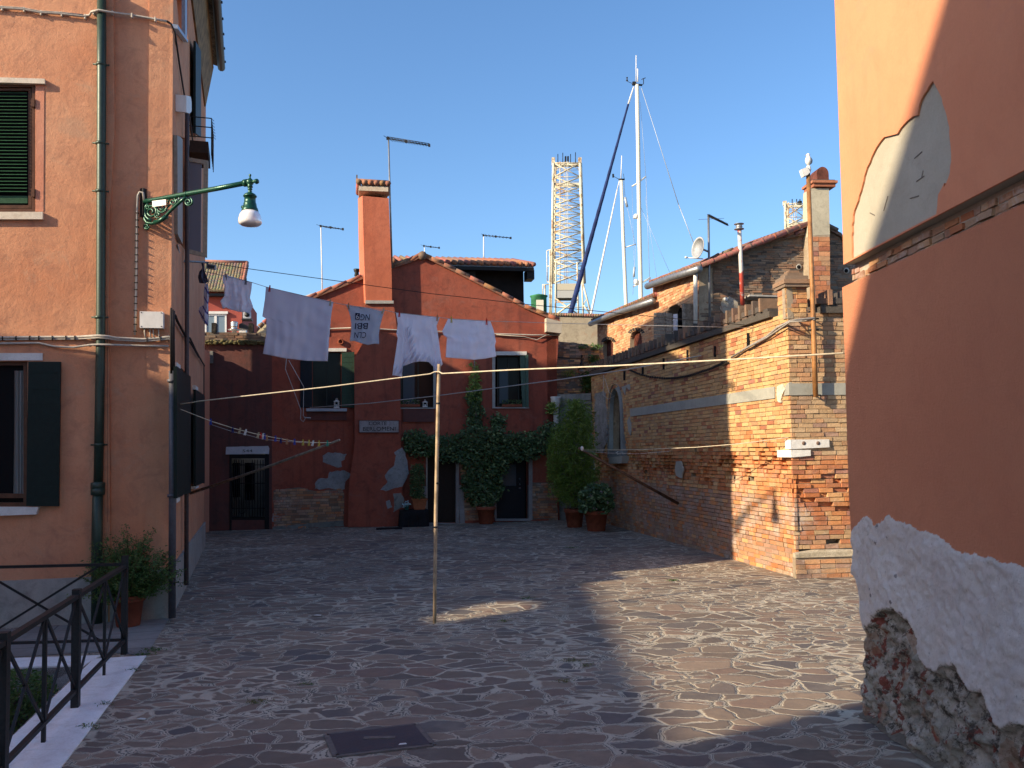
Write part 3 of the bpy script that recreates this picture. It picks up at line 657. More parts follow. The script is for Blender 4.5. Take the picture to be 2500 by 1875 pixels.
m=MB(); xR=fz[-1][0]; zR=RF.sz(1366,787)[1]
m.prism([RF.pt(xR,0),RF.pt(xR,zR),RF.pt(xR,zR,-8),RF.pt(xR,0,-8)],-RF.u*.3); m.build('side_wall',REDP,rh)
m=MB(); m.prism([RF.pt(fz[0][0],0,-8),RF.pt(xR,0,-8),RF.pt(xR,zR,-8),RF.pt(fz[0][0],zR,-8)],-RF.n*.3); m.build('rear_wall',REDP,rh)
# roof slabs following the gable line
m=MB(); RL=[RF.sz(x,y) for x,y in roofl]
for (a0,z0),(a1,z1) in zip(RL[:-1],RL[1:]):
    m.prism([RF.pt(a0,z0-.02,.07),RF.pt(a1,z1-.02,.07),RF.pt(a1,z1-.02,-8.3),RF.pt(a0,z0-.02,-8.3)],V((0,0,.07)),(),0,(.30,.10,.055))
    L=math.hypot(a1-a0,z1-z0); n=max(1,int(L/.36))
    for i in range(n):
        t0=i/n; t1=(i+.96)/n; p=RF.pt(lerp(a0,a1,t0),lerp(z0,z1,t0)+.055,.02); q=RF.pt(lerp(a0,a1,t1),lerp(z0,z1,t1)+.085,.02)
        m.tube([p,q],[.075,.06],8,0,tuple(x*rn.uniform(.7,1.25) for x in (.33,.115,.06)))
roofr=m.build('roof',TILE,rh)
m=MB(); c=RF.at(1031,625,.0); m.tube([c+RF.n*.1,c-RF.n*8],.13,8,0,(.2,.12,.09)); m.build('ridge_tile',TILE,roofr)
# corbel block at right eave
m=MB(); m.prism(RF.poly([(1334,776),(1372,786),(1371,814),(1334,809)],.25),-RF.n*.6); m.build('corbel',plaster('corbel_stone',(.42,.38,.30),(.25,.22,.18),(.55,.48,.38),.4,3,.3),rh)
# chimney breast and chimney
CB=[(893,741),(961,741),(969,800),(976,860),(979,1090),(984,1286),(850,1287),(853,1180),(866,1092),(865,873),(878,852),(886,838),(890,780)]
m=MB(); RF.slab(m,CB,.30,.30); m.build('chimney_breast',REDP,rh)
m=MB(); RF.slab(m,[(866,1088),(980,1092),(985,1286),(849,1287),(852,1180)],.335,.034); m.build('breast_base',REDP,rh)
fr=RF.poly([(885,478),(949,484),(952,560),(956.5,680),(957,742),(893,742),(891,690),(887,560)],.30)
bk=[hit(x,y,RF.pt(0,0,-.62),RF.n) for x,y in [(874,484),(936,484),(938,560),(942,680),(943,735),(880,735),(878,690),(875,560)]]
m=MB(); n=len(fr); m.add(fr+bk,[tuple(range(n))[::-1],tuple(range(n,2*n))]+[(i,(i+1)%n,(i+1)%n+n,i+n) for i in range(n)]); ch=m.build('chimney',plaster('chimney_plaster',(.44,.115,.055),(.25,.065,.04),(.50,.15,.08),.4,1.5,.3,streak=.4),rh)
m=MB(); RF.slab(m,[(892,733),(961,734),(961,741),(892,741)],.36,.9); m.build('ledge',STONED,ch)
cc=RF.at(911,473,-.15); hw=.42
bx=(RF.u,RF.n,V((0,0,1)))
m=MB(); m.box(cc+V((0,0,-.0)),.42,.50,.07,bx); m.box(cc+V((0,0,.10)),.34,.40,.05,bx); m.build('cap_moulding',plaster('cap_cream',(.55,.45,.32),(.3,.22,.15),(.62,.54,.42),.5,4,.4),ch)
m=MB()
for sgn in (1,-1):
    for i in range(6):
        a=-.42+i*.168; p=cc+RF.u*a+V((0,0,.34)); q=cc+RF.u*a+RF.n*sgn*.55+V((0,0,.16)); m.tube([p,q],[.07,.085],8,0,tuple(x*rn.uniform(.6,1.3) for x in (.36,.13,.07)))
m.tube([cc-RF.u*.5+V((0,0,.37)),cc+RF.u*.46+V((0,0,.35))],.07,8,0,(.30,.12,.07)); m.prism([cc-RF.u*.46+RF.n*.5+V((0,0,.15)),cc+RF.u*.46+RF.n*.5+V((0,0,.15)),cc+RF.u*.46+V((0,0,.31)),cc-RF.u*.46+V((0,0,.31))],V((0,0,-.03)),(),0,(.12,.08,.06))
m.box(cc-RF.u*.47+V((0,0,.42)),.02,.03,.12,bx,0,(.12,.08,.06)); m.build('cap_roof',TILE,ch)
# flue pot left of chimney
m=MB(); b=RF.at(871,690,-1.5); m.lathe(b,[(.05,-.4),(.05,.18),(.08,.22),(.06,.3),(.09,.36),(.10,.42),(.07,.42)],12); m.build('flue',IRON,rh)
m=MB(); c=RF.at(880,679,-.2); m.box(c,.09,.05,.08,(RF.u,RF.n,V((0,0,1)))); m.build('flue_box',plain('pale_box',(.4,.32,.25),.7),rh)
m=MB(); RG=RF.shift(-3); RG.slab(m,[(745,722),(760,716),(784,717),(775,730),(745,730)],0,.9); m.build('skylight',WHITEP,roofr)
m=MB(); RG2=RF.shift(-2.2); RG2.slab(m,[(964,636),(1000,637),(990,660),(964,660)],0,.5); m.build('small_chimney',plaster('pale_chimney',(.55,.36,.22),(.4,.22,.13),(.6,.45,.3),.5,4,.4),roofr)
# windows
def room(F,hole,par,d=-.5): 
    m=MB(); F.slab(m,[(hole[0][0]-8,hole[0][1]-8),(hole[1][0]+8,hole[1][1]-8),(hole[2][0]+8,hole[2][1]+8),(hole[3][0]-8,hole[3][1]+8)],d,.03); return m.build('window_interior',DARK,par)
def win(F,x0,y0,x1,y1,par,off=-.14,mul=1,lab=None):
    m=MB(); bars(F,m,x0,y0,x1,y1,2.6,off,.05); 
    for i in range(mul): x=lerp(x0,x1,(i+1)/(mul+1)); F.rect(m,x-1.3,y0+2.6,x+1.3,y1-2.6,off,.05)
    w=m.build('window',plain('dark_window_frame',(.03,.035,.03),.5),par); m=MB(); F.rect(m,x0+2,y0+2,x1-2,y1-2,off-.03,.006); m.build('pane',GLASS,w); return w
w=win(RF,763,859,832,996,rh); m=MB(); RF.rect(m,735,850,846,858,.05,.1); m.build('lintel',STONE,w)
m=MB(); RF.rect(m,748,997,847,1004,.16,.22); m.build('sill',plaster('grey_sill',(.36,.38,.42),(.2,.2,.22),(.45,.47,.5),.5,4,.3),w)
m=MB(); RF.rect(m,749,1006,846,1026,.05,.04); m.build('sill_recess_shade',BROWNP,w)  # darker slab paints the dark of the recess below the sill
m=MB(); RF.rect(m,733,861,762,995,.06,.04); m.build('shutter',plain('shutter_blue_black',(.008,.014,.022),.5),w)
m=MB(); RF.slab(m,[(834,861),(865,859),(865,995),(834,994)],.08,.04)
for y in range(870,990,13): RF.rect(m,838,y,861,y+2,.085,.006)
m.build('shutter',SHG,w)
w=win(RF,978,858,1064,995,rh); m=MB(); RF.rect(m,1058,858,1064,995,.0,.1); RF.rect(m,978,995,1064,998,.04,.14); m.build('sill',STONED,w)
m=MB(); RF.rect(m,984,1000,1060,1030,.06,.05); m.build('sill_recess_shade',BROWNP,w)  # recess under this window, its shade put into a dark slab colour
m=MB(); RF.rect(m,984,866,1012,990,-.12,.005); m.build('curtain_and_reflection',GLASSB,w)  # pale glass strip paints the bluish sky reflection, not a cloth
w=win(RF,1214,870,1268,993,rh); m=MB(); RF.rect(m,1211,858,1286,867,.06,.1); m.build('lintel',STONE,w)
m=MB(); RF.rect(m,1202,868,1209,994,.03,.12); RF.rect(m,1202,994,1292,997,.04,.14); m.build('sill',STONED,w)
m=MB(); RF.slab(m,[(1269,867),(1283,865),(1284,993),(1276,995)],.02,.04); RF.slab(m,[(1284,866),(1290,866),(1291,993),(1285,993)],.09,.08)
for y in range(880,985,14): RF.rect(m,1272,y,1281,y+2,.024,.006)
m.build('shutter',plain('pale_green_shutter',(.075,.13,.10),.5),w)
m=MB(); RF.rect(m,1219,900,1240,985,-.12,.005); m.build('curtain_and_reflection',GLASSB,w)  # window reflection painted as a lighter strip of glass
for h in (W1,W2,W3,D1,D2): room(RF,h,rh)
# doors
m=MB(); RF.rect(m,1044,1098,1113,1277,-.16,.06); 
for i in range(5): x=1050+i*13; RF.rect(m,x,1100,x+1.6,1277,-.155,.004)
d=m.build('door',plain('door_brown_black',(.022,.013,.010),.6),rh)
m=MB(); RF.rect(m,1040,1100,1044,1278,.03,.14); RF.rect(m,1113,1100,1121,1278,.03,.18); RF.rect(m,1043,1277,1115,1282,.06,.2); RF.slab(m,ragged([(1121,1184),(1132,1184),(1133,1230),(1135,1279),(1122,1279)],.7,14,2),.05,.1); RF.slab(m,ragged([(1031,1187),(1041,1187),(1041,1278),(1034,1278)],.7,14,2),.03,.1); m.build('door_jamb',plaster('old_stone_jamb',(.27,.25,.25),(.14,.13,.13),(.34,.32,.32),.5,4,.4),rh)
m=MB(); RF.rect(m,1213,1098,1282,1268,-.2,.06); d2=m.build('door',plain('door_blue_black',(.008,.011,.018),.5),rh)
m=MB(); RF.rect(m,1224,1134,1260,1186,-.19,.006); m.build('pane',GLASSB,d2)
m=MB(); 
for y in (1169,1182,1192): m.lathe(RF.at(1269,y,-.19),[(.03,0),(.03,.03),(.012,.05)],10,0,RF.n)
m.build('handle',ZINC,d2)
m=MB(); RF.rect(m,1291,1098,1300,1270,.03,.2); RF.rect(m,1208,1100,1212,1270,.03,.2); RF.rect(m,1210,1267,1296,1272,.08,.2); m.build('door_jamb',bpy.data.materials['old_stone_jamb'],rh)
# patches of bare plaster and brick
PM=plaster('bare_render',(.24,.25,.26),(.11,.11,.11),(.33,.34,.35),.7,4,.9)
def patch(pp,off,seed,mat=PM,name='bare_patch',t=.02): m=MB(); RF.slab(m,ragged(pp,1.1,5,seed),off+.008,t); return m.build(name,mat,rh)
patch(cD([(1245,600),(1290,570),(1380,575),(1460,585),(1440,635),(1415,650),(1420,700),(1385,710),(1330,690),(1245,655)]),0,1)
patch(cD([(1175,895),(1180,835),(1210,805),(1290,800),(1310,745),(1440,730),(1500,760),(1480,800),(1450,830),(1440,900),(1360,905),(1290,890),(1230,905)]),0,2)
patch(cD([(1960,525),(1985,560),(2000,620),(2020,760),(1960,880),(1900,890),(1810,915),(1760,905),(1790,875),(1830,840),(1805,780),(1830,740),(1890,680),(1905,600),(1890,565)]),.335,3)
patch(cD([(1815,1010),(1850,1000),(1870,1060),(1830,1080)]),.335,4); patch(cD([(1880,940),(1950,930),(1980,1000),(1960,1060),(1880,1110),(1890,1040)]),.335,5,DIRTY)
patch(cD([(795,1120),(830,1110),(870,1170),(820,1200),(790,1190)]),.0,6); patch(cD([(795,1240),(1430,1180),(1440,1235),(790,1265)]),.012,7,DIRTY)
def tn(a,z,r): return brickpal(r.choice(('mix','dark','red','mix')),r)
bpoly=ragged([(667,1198),(728,1190),(780,1200),(838,1190),(842,1240),(838,1282),(668,1290)],1.5,8,9)
b=brickwork(RF,bpoly,(),.012,.06,MORTD,tone=tn,seed=9,jit=.008); b.build('bare_brick',[brickmat('wall_brick_red',.5,.5),MORTD],rh)
for pp,sd in (([(1122,1130),(1212,1130),(1208,1265),(1135,1270)],10),([(1300,1178),(1362,1178),(1362,1268),(1300,1268)],11)):
    b=brickwork(RF,ragged(pp,1.5,8,sd),(),.012,.06,MORTD,tone=tn,seed=sd,jit=.006); b.build('bare_brick',[bpy.data.materials['wall_brick_red'],MORTD],rh)
# cables on facade
m=MB(); m.tube(path(RF,[(700,806),(800,803),(845,801),(866,800),(972,806),(1060,809),(1212,815),(1300,818),(1366,818)],[.05,.05,.05,.34,.34,.05,.05,.05,.05]),.022,6)
m.tube(path(RF,[(1212,817),(1280,822),(1310,830),(1330,820),(1350,814)],.06),.012,5); m.build('cable',CABLE,rh)
m=MB(); m.lathe(RF.at(832,835,0),[(.08,0),(.09,.07),(.05,.07),(.045,.02)],16,0,RF.n); m.build('vent_pipe',TERRA,rh)
# stone street name plaque
m=MB(); RF.slab(m,[(877.5,1027),(973,1027.5),(973,1055),(878,1055)],.318+.03,.05); pq=m.build('name_plaque',plaster('plaque_plaster',(.30,.27,.27),(.11,.085,.08),(.40,.37,.37),.8,5,.3),label='painted street name panel reading CORTE BERLOMENI on the chimney breast of the red house',cat='street sign')
text('CORTE',.12,RF.at(922,1034,.348),RF.u,RF.z,INK,'lettering',pq,.003,fit=(.50,.10)); text('BERLOMENI',.12,RF.at(926,1047.5,.348),RF.u,RF.z,INK,'lettering',pq,.003,fit=(.92,.11))
m=MB(); bars(RF,m,876,1025.5,975,1057,1.6,.352,.03); m.build('border',BROWNP,pq)
# lantern on the sill, flower things
def lantern(p,h,label):
    t=thing('lantern',p,label,'lantern'); m=MB(); 
    for i in (-1,1):
        for j in (-1,1): m.box(p+V((i*.055,j*.055,h*.36)),.007,.007,h*.36)
    m.box(p+V((0,0,.01)),.07,.07,.012); m.box(p+V((0,0,h*.72)),.072,.072,.01); m.lathe(p+V((0,0,h*.73)),[(.085,0),(.02,h*.17),(.012,h*.2)],4); m.tube([p+V((.025*math.cos(a*.6),0,h*.95+.03*math.sin(a*.6))) for a in range(11)],.005,5)
    m.build('frame',WHITEP,t); m=MB(); m.lathe(p+V((0,0,.02)),[(.03,0),(.03,h*.3)],10); m.build('candle',WHITEP,t); return t
lantern(RF.at(822,996,.1),.26,'small white lantern on the sill of the left window of the red house')
lantern(RF.at(1038,994,.02),.2,'small white lantern on the sill of the middle window of the red house')
def clump(name,pts,size,mat,rn,par=None,asp=.45,**kw):
    """leaf blades: pts = list of (pos, normal-ish dir)"""
    mb=MB()
    for p,d in pts:
        s=size*rn.uniform(.6,1.3); u=V((rn.gauss(0,1),rn.gauss(0,1),rn.gauss(0,.6))).normalized(); n=(d+V((rn.gauss(0,.5),rn.gauss(0,.5),rn.gauss(0,.5)))).normalized(); u=(u-n*u.dot(n)).normalized(); w=n.cross(u)*s*asp
        c=(rn.random(),rn.random(),rn.random()); k=n*s*.12
        mb.add([p-u*s,p-w+k*0-u*s*.1,p+u*s,p+w-u*s*.1,p-u*s*.1-k],[(0,1,4),(1,2,4),(2,3,4),(3,0,4)],0,c)
    return mb.build(name,mat,par,**kw)
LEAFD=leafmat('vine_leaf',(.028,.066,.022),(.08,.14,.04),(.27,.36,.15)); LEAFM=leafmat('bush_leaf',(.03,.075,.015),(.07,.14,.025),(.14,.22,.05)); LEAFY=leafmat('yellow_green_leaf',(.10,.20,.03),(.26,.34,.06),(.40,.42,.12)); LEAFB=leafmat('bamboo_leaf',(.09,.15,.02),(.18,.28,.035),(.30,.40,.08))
# small plants on two sills
for x,y,nm in ((1000,990,'row of small flowering plants on the sill of the middle window'),(1250,990,'small pot plants on the sill of the right window of the red house')):
    t=thing('sill_plant',RF.at(x,y,.0),nm,'plant'); pts=[]
    for i in range(160): a=rn.uniform(-.3,.3); pts.append((RF.at(x,y,.02)+RF.u*a+V((0,rn.uniform(-.05,.05),rn.uniform(.02,.17))),RF.n))
    clump('foliage',pts,.028,LEAFD,rn,t); m=MB(); m.box(RF.at(x,y,.02)+V((0,0,0)),.3,.05,.035,(RF.u,RF.n,V((0,0,1)))); m.build('planter',TERRA,t)
    if x<1100:
        pts=[(RF.at(x,y,.05)+RF.u*rn.uniform(-.3,.3)+V((0,0,rn.uniform(.03,.15))),RF.n) for i in range(40)]; clump('flower',pts,.016,plain('pale_flower',(.55,.35,.38),.8),rn,t)
# --- dark attic block behind ---
AB=RF.shift(-1.7)
at=thing('attic_block',AB.at(1180,740),'dark boarded roof storey with curved tile edge behind the red gable','building')
a0,z0=AB.sz(1054,652); a1,z1=AB.sz(1278,674); zb=AB.sz(1278,780)[1]
m=MB(); hz=AB.poly([(1103,662),(1161,662),(1161,692),(1103,692)]); z1=max(z1,AB.sz(1050,645)[1]*.5+AB.sz(1296,668)[1]*.5+.02); m.prism([AB.pt(a0-1.2,zb),AB.pt(a1,zb),AB.pt(a1,z1),AB.pt(a0-1.2,z1)],-AB.n*1.3,[]); m.build('wall',plain('tarred_boards',(.016,.013,.012),.8,0,.3,3,.4),at)
m=MB(); AB.rect(m,1103,663,1161,695,.03,.03); m.build('window',GLASSB,at)
m=MB(); n=22; zt0=AB.sz(1050,645)[1]; zt1=AB.sz(1296,668)[1]; ae=AB.sz(1296,668)[0]; as_=a0-1.2
zedge=(zt0+zt1)/2+.05
m.prism([AB.pt(as_,zedge-.06,.45),AB.pt(ae,zedge-.06,.45),AB.pt(ae,zedge+.9,-3.2),AB.pt(as_,zedge+.9,-3.2)],V((0,0,.05)),(),0,(.14,.08,.06))
nn=int((ae-as_)/.2)
for i in range(nn+1):
    a=as_+(ae-as_)*i/nn; m.tube([AB.pt(a,zedge+.03,.50),AB.pt(a,zedge+.99,-3.2)],.075,8,0,tuple(x*rn.uniform(.6,1.3) for x in (.38,.14,.08)))
at_r=m.build('roof',TILE,at)
m=MB(); m.box(AB.pt((as_+ae)/2,zedge-.13,.44),(ae-as_)/2,.05,.06,(AB.u,AB.n,AB.z)); m.box(AB.pt(ae-.1,zedge-.28,.2),.12,.25,.15,(AB.u,AB.n,AB.z)); m.build('gutter',plain('black_gutter',(.012,.011,.011),.5),at)
# --- aerials ---
def aerial(name_loc,base,top,boom0,boom1,label,par_off=0,r=.018,els=9,elen=.22,double=False):
    t=thing('tv_aerial',base,label,'tv aerial','tv aerials on the rooftops'); m=MB(); m.tube([base,top],[r,r*.8],6); m.build('mast',WHITEP if r<.03 else ZINC,t)
    m=MB(); m.tube([boom0,boom1],r*.6,5); d=(boom1-boom0).normalized(); s=V((0,0,1)); side=d.cross(s).normalized(); L=(boom1-boom0).length
    if double: m.tube([boom0+s*.05,boom1+s*.05],r*.4,5)
    for i in range(els): p=boom0+d*L*(i+.3)/els; ln=elen*(1.15-.5*i/els); m.tube([p-side*ln,p+side*ln],r*.3,4)
    for q in (boom0,boom0+d*L*.45,boom1): m.box(q,.03,.03,.035)
    m.build('boom',IRON,t); return t
def fp(F,x,y,o=0): return F.at(x,y,o)
G=RF.shift(.25)
aerial('a',RF.at(957,655,.12),RF.at(948.5,335,.12),RF.at(946,338,.12),RF.at(1048,355,.9),'tall tv aerial beside the square chimney of the red house',double=True,els=14,r=.03)
G=RF.shift(-4); aerial('b',G.at(787,727),G.at(783.5,551),G.at(783,552),G.at(837,559.5,.6),'thin tv aerial standing left of the square chimney',r=.022,els=8)
G=RF.shift(-9); aerial('c',G.at(1037,632),G.at(1036,598),G.at(1035,600.5),G.at(1072,605,.5),'smallest tv aerial just behind the ridge of the red house',r=.018,els=7)
G=RF.shift(-5); aerial('d',G.at(1181,652),G.at(1181,572),G.at(1180,574.5),G.at(1247,581,.6),'tv aerial standing on the dark attic roof',r=.026,els=8)
# ---------------- right side: brick courtyard wall, brick house, rough walls ----------------
def cF(pp): return [(1300+x*.27125,850+y*.27125) for x,y in pp]
def cG(pp): return [(1650+x*.22604,650+y*.22604) for x,y in pp]
def cH(pp): return [(1700+x*.22604,1000+y*.22604) for x,y in pp]
def cI(pp): return [(1600+x*.22604,350+y*.22604) for x,y in pp]
def cJ(pp): return [(1250+x*.27125,450+y*.27125) for x,y in pp]
BW0=gnd(1514,1288); BW1=gnd(1944,1411); BWf=Fac(BW0,BW1); 
far=BWf.at(1447,1100); far.z=0; BW=Fac(far,BW1); TF=Fac(BW1,gnd(2075,1407))
bw_=thing('brick_wall',BW1,'long high yellow and red brick courtyard wall with eroded lower courses and grey band','wall')
EZ=(1.25,2.05)   # worst weathering between these heights
def ero(a,z,rn,F=None):
    n=noise.noise(V((a*.9,z*2.2,3.1))); 
    k=math.exp(-((z-1.75-.25*noise.noise(V((a*.5,0,9))))/.38)**2)
    d=-k*(.05+.075*max(0,n+.25)+rn.uniform(0,.07)*(rn.random()<.6)) - (.015+.02*noise.noise(V((a*1.7,z*3,7))) if z<1.45 else 0)
    if k>.5 and rn.random()<.025: return None
    return d
def ton(a,z,rn):
    n=noise.noise(V((a*.8,z*1.3,1.)))+rn.uniform(-.25,.25)
    if z>2.3+.2*n: return brickpal('buff' if rn.random()<.86 else 'red',rn)
    if z>1.95: return brickpal('buff' if rn.random()<.6 else 'vivid',rn)
    if z>1.2: return brickpal('vivid' if rn.random()<.8 else 'buff',rn)
    return brickpal('mix' if rn.random()<.8 else 'vivid',rn)
base1=BW.len
ztop=BW.sz(1650,851)[1]; ztr=BW.sz(1894,772)[1]; ztl=BW.sz(1473,907)[1]
print('BW top z',ztl,ztop,ztr,'len',BW.len)
al=0.; 
archp=[(1487,1100),(1487,1010),(1488,985),(1491,965),(1496,952),(1501,949),(1506,954),(1510,968),(1512,985),(1513,1010),(1515,1100),(1516,1119),(1487,1119)]
arch=[BW.sz(x,y) for x,y in archp]
poly=[(0,0),(BW.len,0),(BW.len,ztr),(BW.sz(1650,851)[0],ztop),(BW.sz(1473,907)[0],ztl),(0,ztl-.05)]
b=brickwork(BW,poly,[arch],0,.4,MORT,depth=ero,tone=ton,px=False,seed=21,mc=(0,BW.len-.11)); 
BRM=brickmat('court_brick',.55,.35,(1.0,2.1)); b.build('wall',[BRM,MORT],bw_)
# front face
def eroT(a,z,rn):
    d=-math.exp(-((z-1.25)/.45)**2)*(.02+rn.uniform(0,.085)*(rn.random()<.6)); 
    if z<1.1: d-=.02
    if abs(a-.62)<.07 and abs(z-.5)<.045: return None
    return d+rn.uniform(-.006,.006)
tl=Fac(BW1,gnd(2075,1407)); tlen=2.2; zT=TF.sz(1990,765)[1]
def tonT(a,z,rn):
    if z>1.9: return brickpal(rn.choice(('tan','tan','tan','mix')),rn)
    return brickpal(rn.choice(('vivid','vivid','vivid','red')) if z>.9+.3*noise.noise(V((a*2,z*2,5))) else rn.choice(('mix','red','tan')),rn)
b=brickwork(TF,[(0.0,.42),(tlen,.42),(tlen,zT),(0,zT)],(),0,.4,MORT,depth=eroT,tone=tonT,px=False,seed=22,jit=.006,mc=(.11,9)); b.build('end_wall',[BRM,MORT],bw_)
b=brickwork(TF,[(-.03,0),(tlen,0),(tlen,.33),(-.03,.33)],(),.07,.12,MORT,tone=lambda a,z,r:brickpal(r.choice(('mix','pale','mix')),r),px=False,seed=23,jit=.006); b.build('plinth',[BRM,MORT],bw_)
m=MB(); m.prism([TF.pt(-.04,.33,.09),TF.pt(tlen,.33,.09),TF.pt(tlen,.42,.07),TF.pt(.3,.44,.07),TF.pt(-.04,.40,.09)],-TF.n*.1); m.build('plinth_cap',plaster('pebble_concrete',(.36,.30,.21),(.14,.12,.09),(.55,.48,.36),.8,14,1.),bw_)
# grey cement band
m=MB(); zb0=BW.sz(1894,972)[1]; zb1=BW.sz(1894,943.6)[1]; zc0=BW.sz(1540,1017)[1]; zc1=BW.sz(1540,998)[1]; aa=BW.sz(1540,1000)[0]; ab=BW.sz(1893,950)[0]
m.prism([BW.pt(aa,zc0,.02),BW.pt(ab,zb0,.02),BW.pt(ab,zb1,.02),BW.pt(aa,zc1,.02)],-BW.n*.06); m.prism([BW.pt(BW.sz(1916,960)[0],zb0+.02,.02),BW.pt(BW.len+.015,zb0+.02,.02),BW.pt(BW.len+.015,zb1+.03,.02),BW.pt(BW.sz(1922,950)[0],zb1,.02)],-BW.n*.05)
t0=TF.sz(1960,965)[1]; t1=TF.sz(1960,936)[1]; m.prism([TF.pt(0,t0,.018),TF.pt(tlen,t0,.018),TF.pt(tlen,t1,.018),TF.pt(0,t1,.018)],-TF.n*.05); m.build('band',BANDM,bw_)
m=MB(); m.prism(BW.poly(ragged(cG([(1090,1300),(1150,1270),(1180,1330),(1140,1400),(1130,1470),(1100,1470),(1085,1380)]),.8,5,4),.03),-BW.n*.04); m.build('broken_render',plaster('broken_render',(.55,.5,.38),(.25,.2,.14),(.65,.6,.5),.6,6,.9),bw_)
# coping courses: dark bricks set on edge
rn=random.Random(12)
def tcap(a0,a1,z0a,z0b,F,nm,lit):
    m=MB(); L=a1-a0; n=int(L/.27); ax=(F.u,F.n,F.z)
    m.prism([F.pt(a0,z0a,.07),F.pt(a1,z0b,.07),F.pt(a1,z0b+.10,.07),F.pt(a0,z0a+.10,.07)],-F.n*.5,(),0,(.075,.065,.055))
    for i in range(int(L/.26)):
        a=a0+i*.26; z=lerp(z0a,z0b,i*.26/L); m.prism([F.pt(a,z+.10,.045),F.pt(a+.25,z+.10,.045),F.pt(a+.25,z+.165,.045),F.pt(a,z+.165,.045)],-F.n*.40,(),0,brickpal('sooty',rn))
    for i in range(n):
        a=a0+i*.27+.03; z=lerp(z0a,z0b,i*.27/L)+.20; h=rn.uniform(.10,.13); c=F.pt(a+.12,z+.05,-.10)
        u=(F.u*math.cos(.0)+F.n*math.sin(.0)); m.box(c,.033,.19,h,(u,F.n,F.z),0,brickpal('dark' if rn.random()<.6 else 'sooty',rn))
        m.box(F.pt(a-.01,z-.005,-.1),.1,.16,.045,(F.u,F.n,F.z),0,brickpal('sooty',rn))
    return m.build(nm,brickmat('coping_'+nm,0,.7),bw_)
aM=BW.sz(1650,851)[0]; tcap(0,aM,ztl-.02,ztop,BW,'coping',0); tcap(aM,BW.sz(1888,775)[0],ztop+.001,ztr,BW,'coping_end',1)
tcap(.55,tlen,zT,zT,TF,'coping_front',1)
# putlog slots
m=MB()
for x,y0,y1 in [(825,205,290),(990,165,235),(1178,90,190),(1393,15,120),(1640,-20,80)]:
    X,Y0=cF([(x,y0)])[0]; _,Y1=cF([(x,y1)])[0]; BW.rect(m,X-2.2,Y0,X+2.2,Y1,.012,.02)
X,Y=cG([(778,720)])[0]; BW.rect(m,X-3,Y,X+3,Y+33,.012,.02)
m.build('slot',DARK,bw_)
# arched window
m=MB(); op=[BW.at(x,y,.03) for x,y in archp]
outp=[(1483,1100),(1483,1008),(1484,980),(1488,955),(1494,941),(1502,937),(1509,943),(1514,960),(1518,985),(1519,1010),(1521,1100),(1521,1119),(1483,1119)]
m.prism(BW.poly(outp,.03),-BW.n*.12,[op]); fw=m.build('window',plaster('grey_arch_surround',(.20,.22,.22),(.14,.15,.15),(.26,.28,.28),.4,3,.2),bw_,label='narrow arched window with grey surround')
m=MB(); m.prism(BW.poly(archp,-.30),-BW.n*.05); m.build('pane',GLASS,fw)
m=MB(); BW.slab(m,[(1487,1000),(1501,990),(1501,1117),(1487,1118)],-.24,.03); m.build('blind',plain('grey_blind',(.13,.15,.16),.7),fw)
m=MB(); BW.slab(m,[(1486,1117),(1519,1113),(1518,1131),(1486,1132)],.12,.2); m.build('sill',BANDM,fw)
m=MB(); m.tube([BW.at(1507+3*math.sin(t),1110-t*1.0,.06) for t in range(8)],.012,5); m.build('ornament',WHITEP,fw)
# patches on the wall
for pp,mt,nm in ((cF([(1290,1020),(1330,1015),(1355,1080),(1340,1170),(1290,1150),(1280,1080)]),BANDM,'cement_patch'),(cF([(870,615),(890,700),(880,790),(860,740),(850,650)]),BANDM,'cement_patch'),(cF([(800,350),(880,320),(870,380),(840,350),(830,420)]),BANDM,'cement_patch')):
    m=MB(); BW.slab(m,ragged(pp,1,5,3),.016,.03); m.build(nm,mt,bw_)
m=MB(); BW.slab(m,ragged([(1452,960),(1475,955),(1482,1000),(1481,1080),(1470,1105),(1452,1100)],2,6,8),.012,.03); m.build('stained_render',plaster('stained_render',(.22,.22,.21),(.10,.085,.075),(.36,.36,.35),.9,5,.9,mott=(.25,.16,.12)),bw_)
# corner stones, white
m=MB(); a,z0=BW.sz(1920,1090); 
for xl,xr,yt,yb,o in ((1921,2022,1073,1096,.035),(1901,1977,1098,1116,.03)):
    al_=BW.len-BW.sz(xl,yt)[0]; zt_=TF.sz(1960,yt)[1]; zb_=TF.sz(1960,yb)[1]; ar=TF.sz(xr,yt)[0]
    m.prism([BW.pt(BW.len-al_,zb_,o),BW.pt(BW.len+o,zb_,o),BW.pt(BW.len+o,zt_,o),BW.pt(BW.len-al_,zt_,o)],-BW.n*.2); m.prism([TF.pt(.0,zb_+.001,o+.001),TF.pt(ar,zb_+.02,o+.001),TF.pt(ar,zt_-.003,o+.001),TF.pt(.0,zt_-.002,o+.001)],-TF.n*.2)
cs=m.build('corner_stone',STONE,bw_)
m=MB(); 
for x in (1962,1997): m.lathe(TF.at(x,1082,.03),[(.035,0),(.03,.012)],12,0,TF.n)
m.build('iron_plug',plain('plug',(.2,.13,.1),.7),cs)
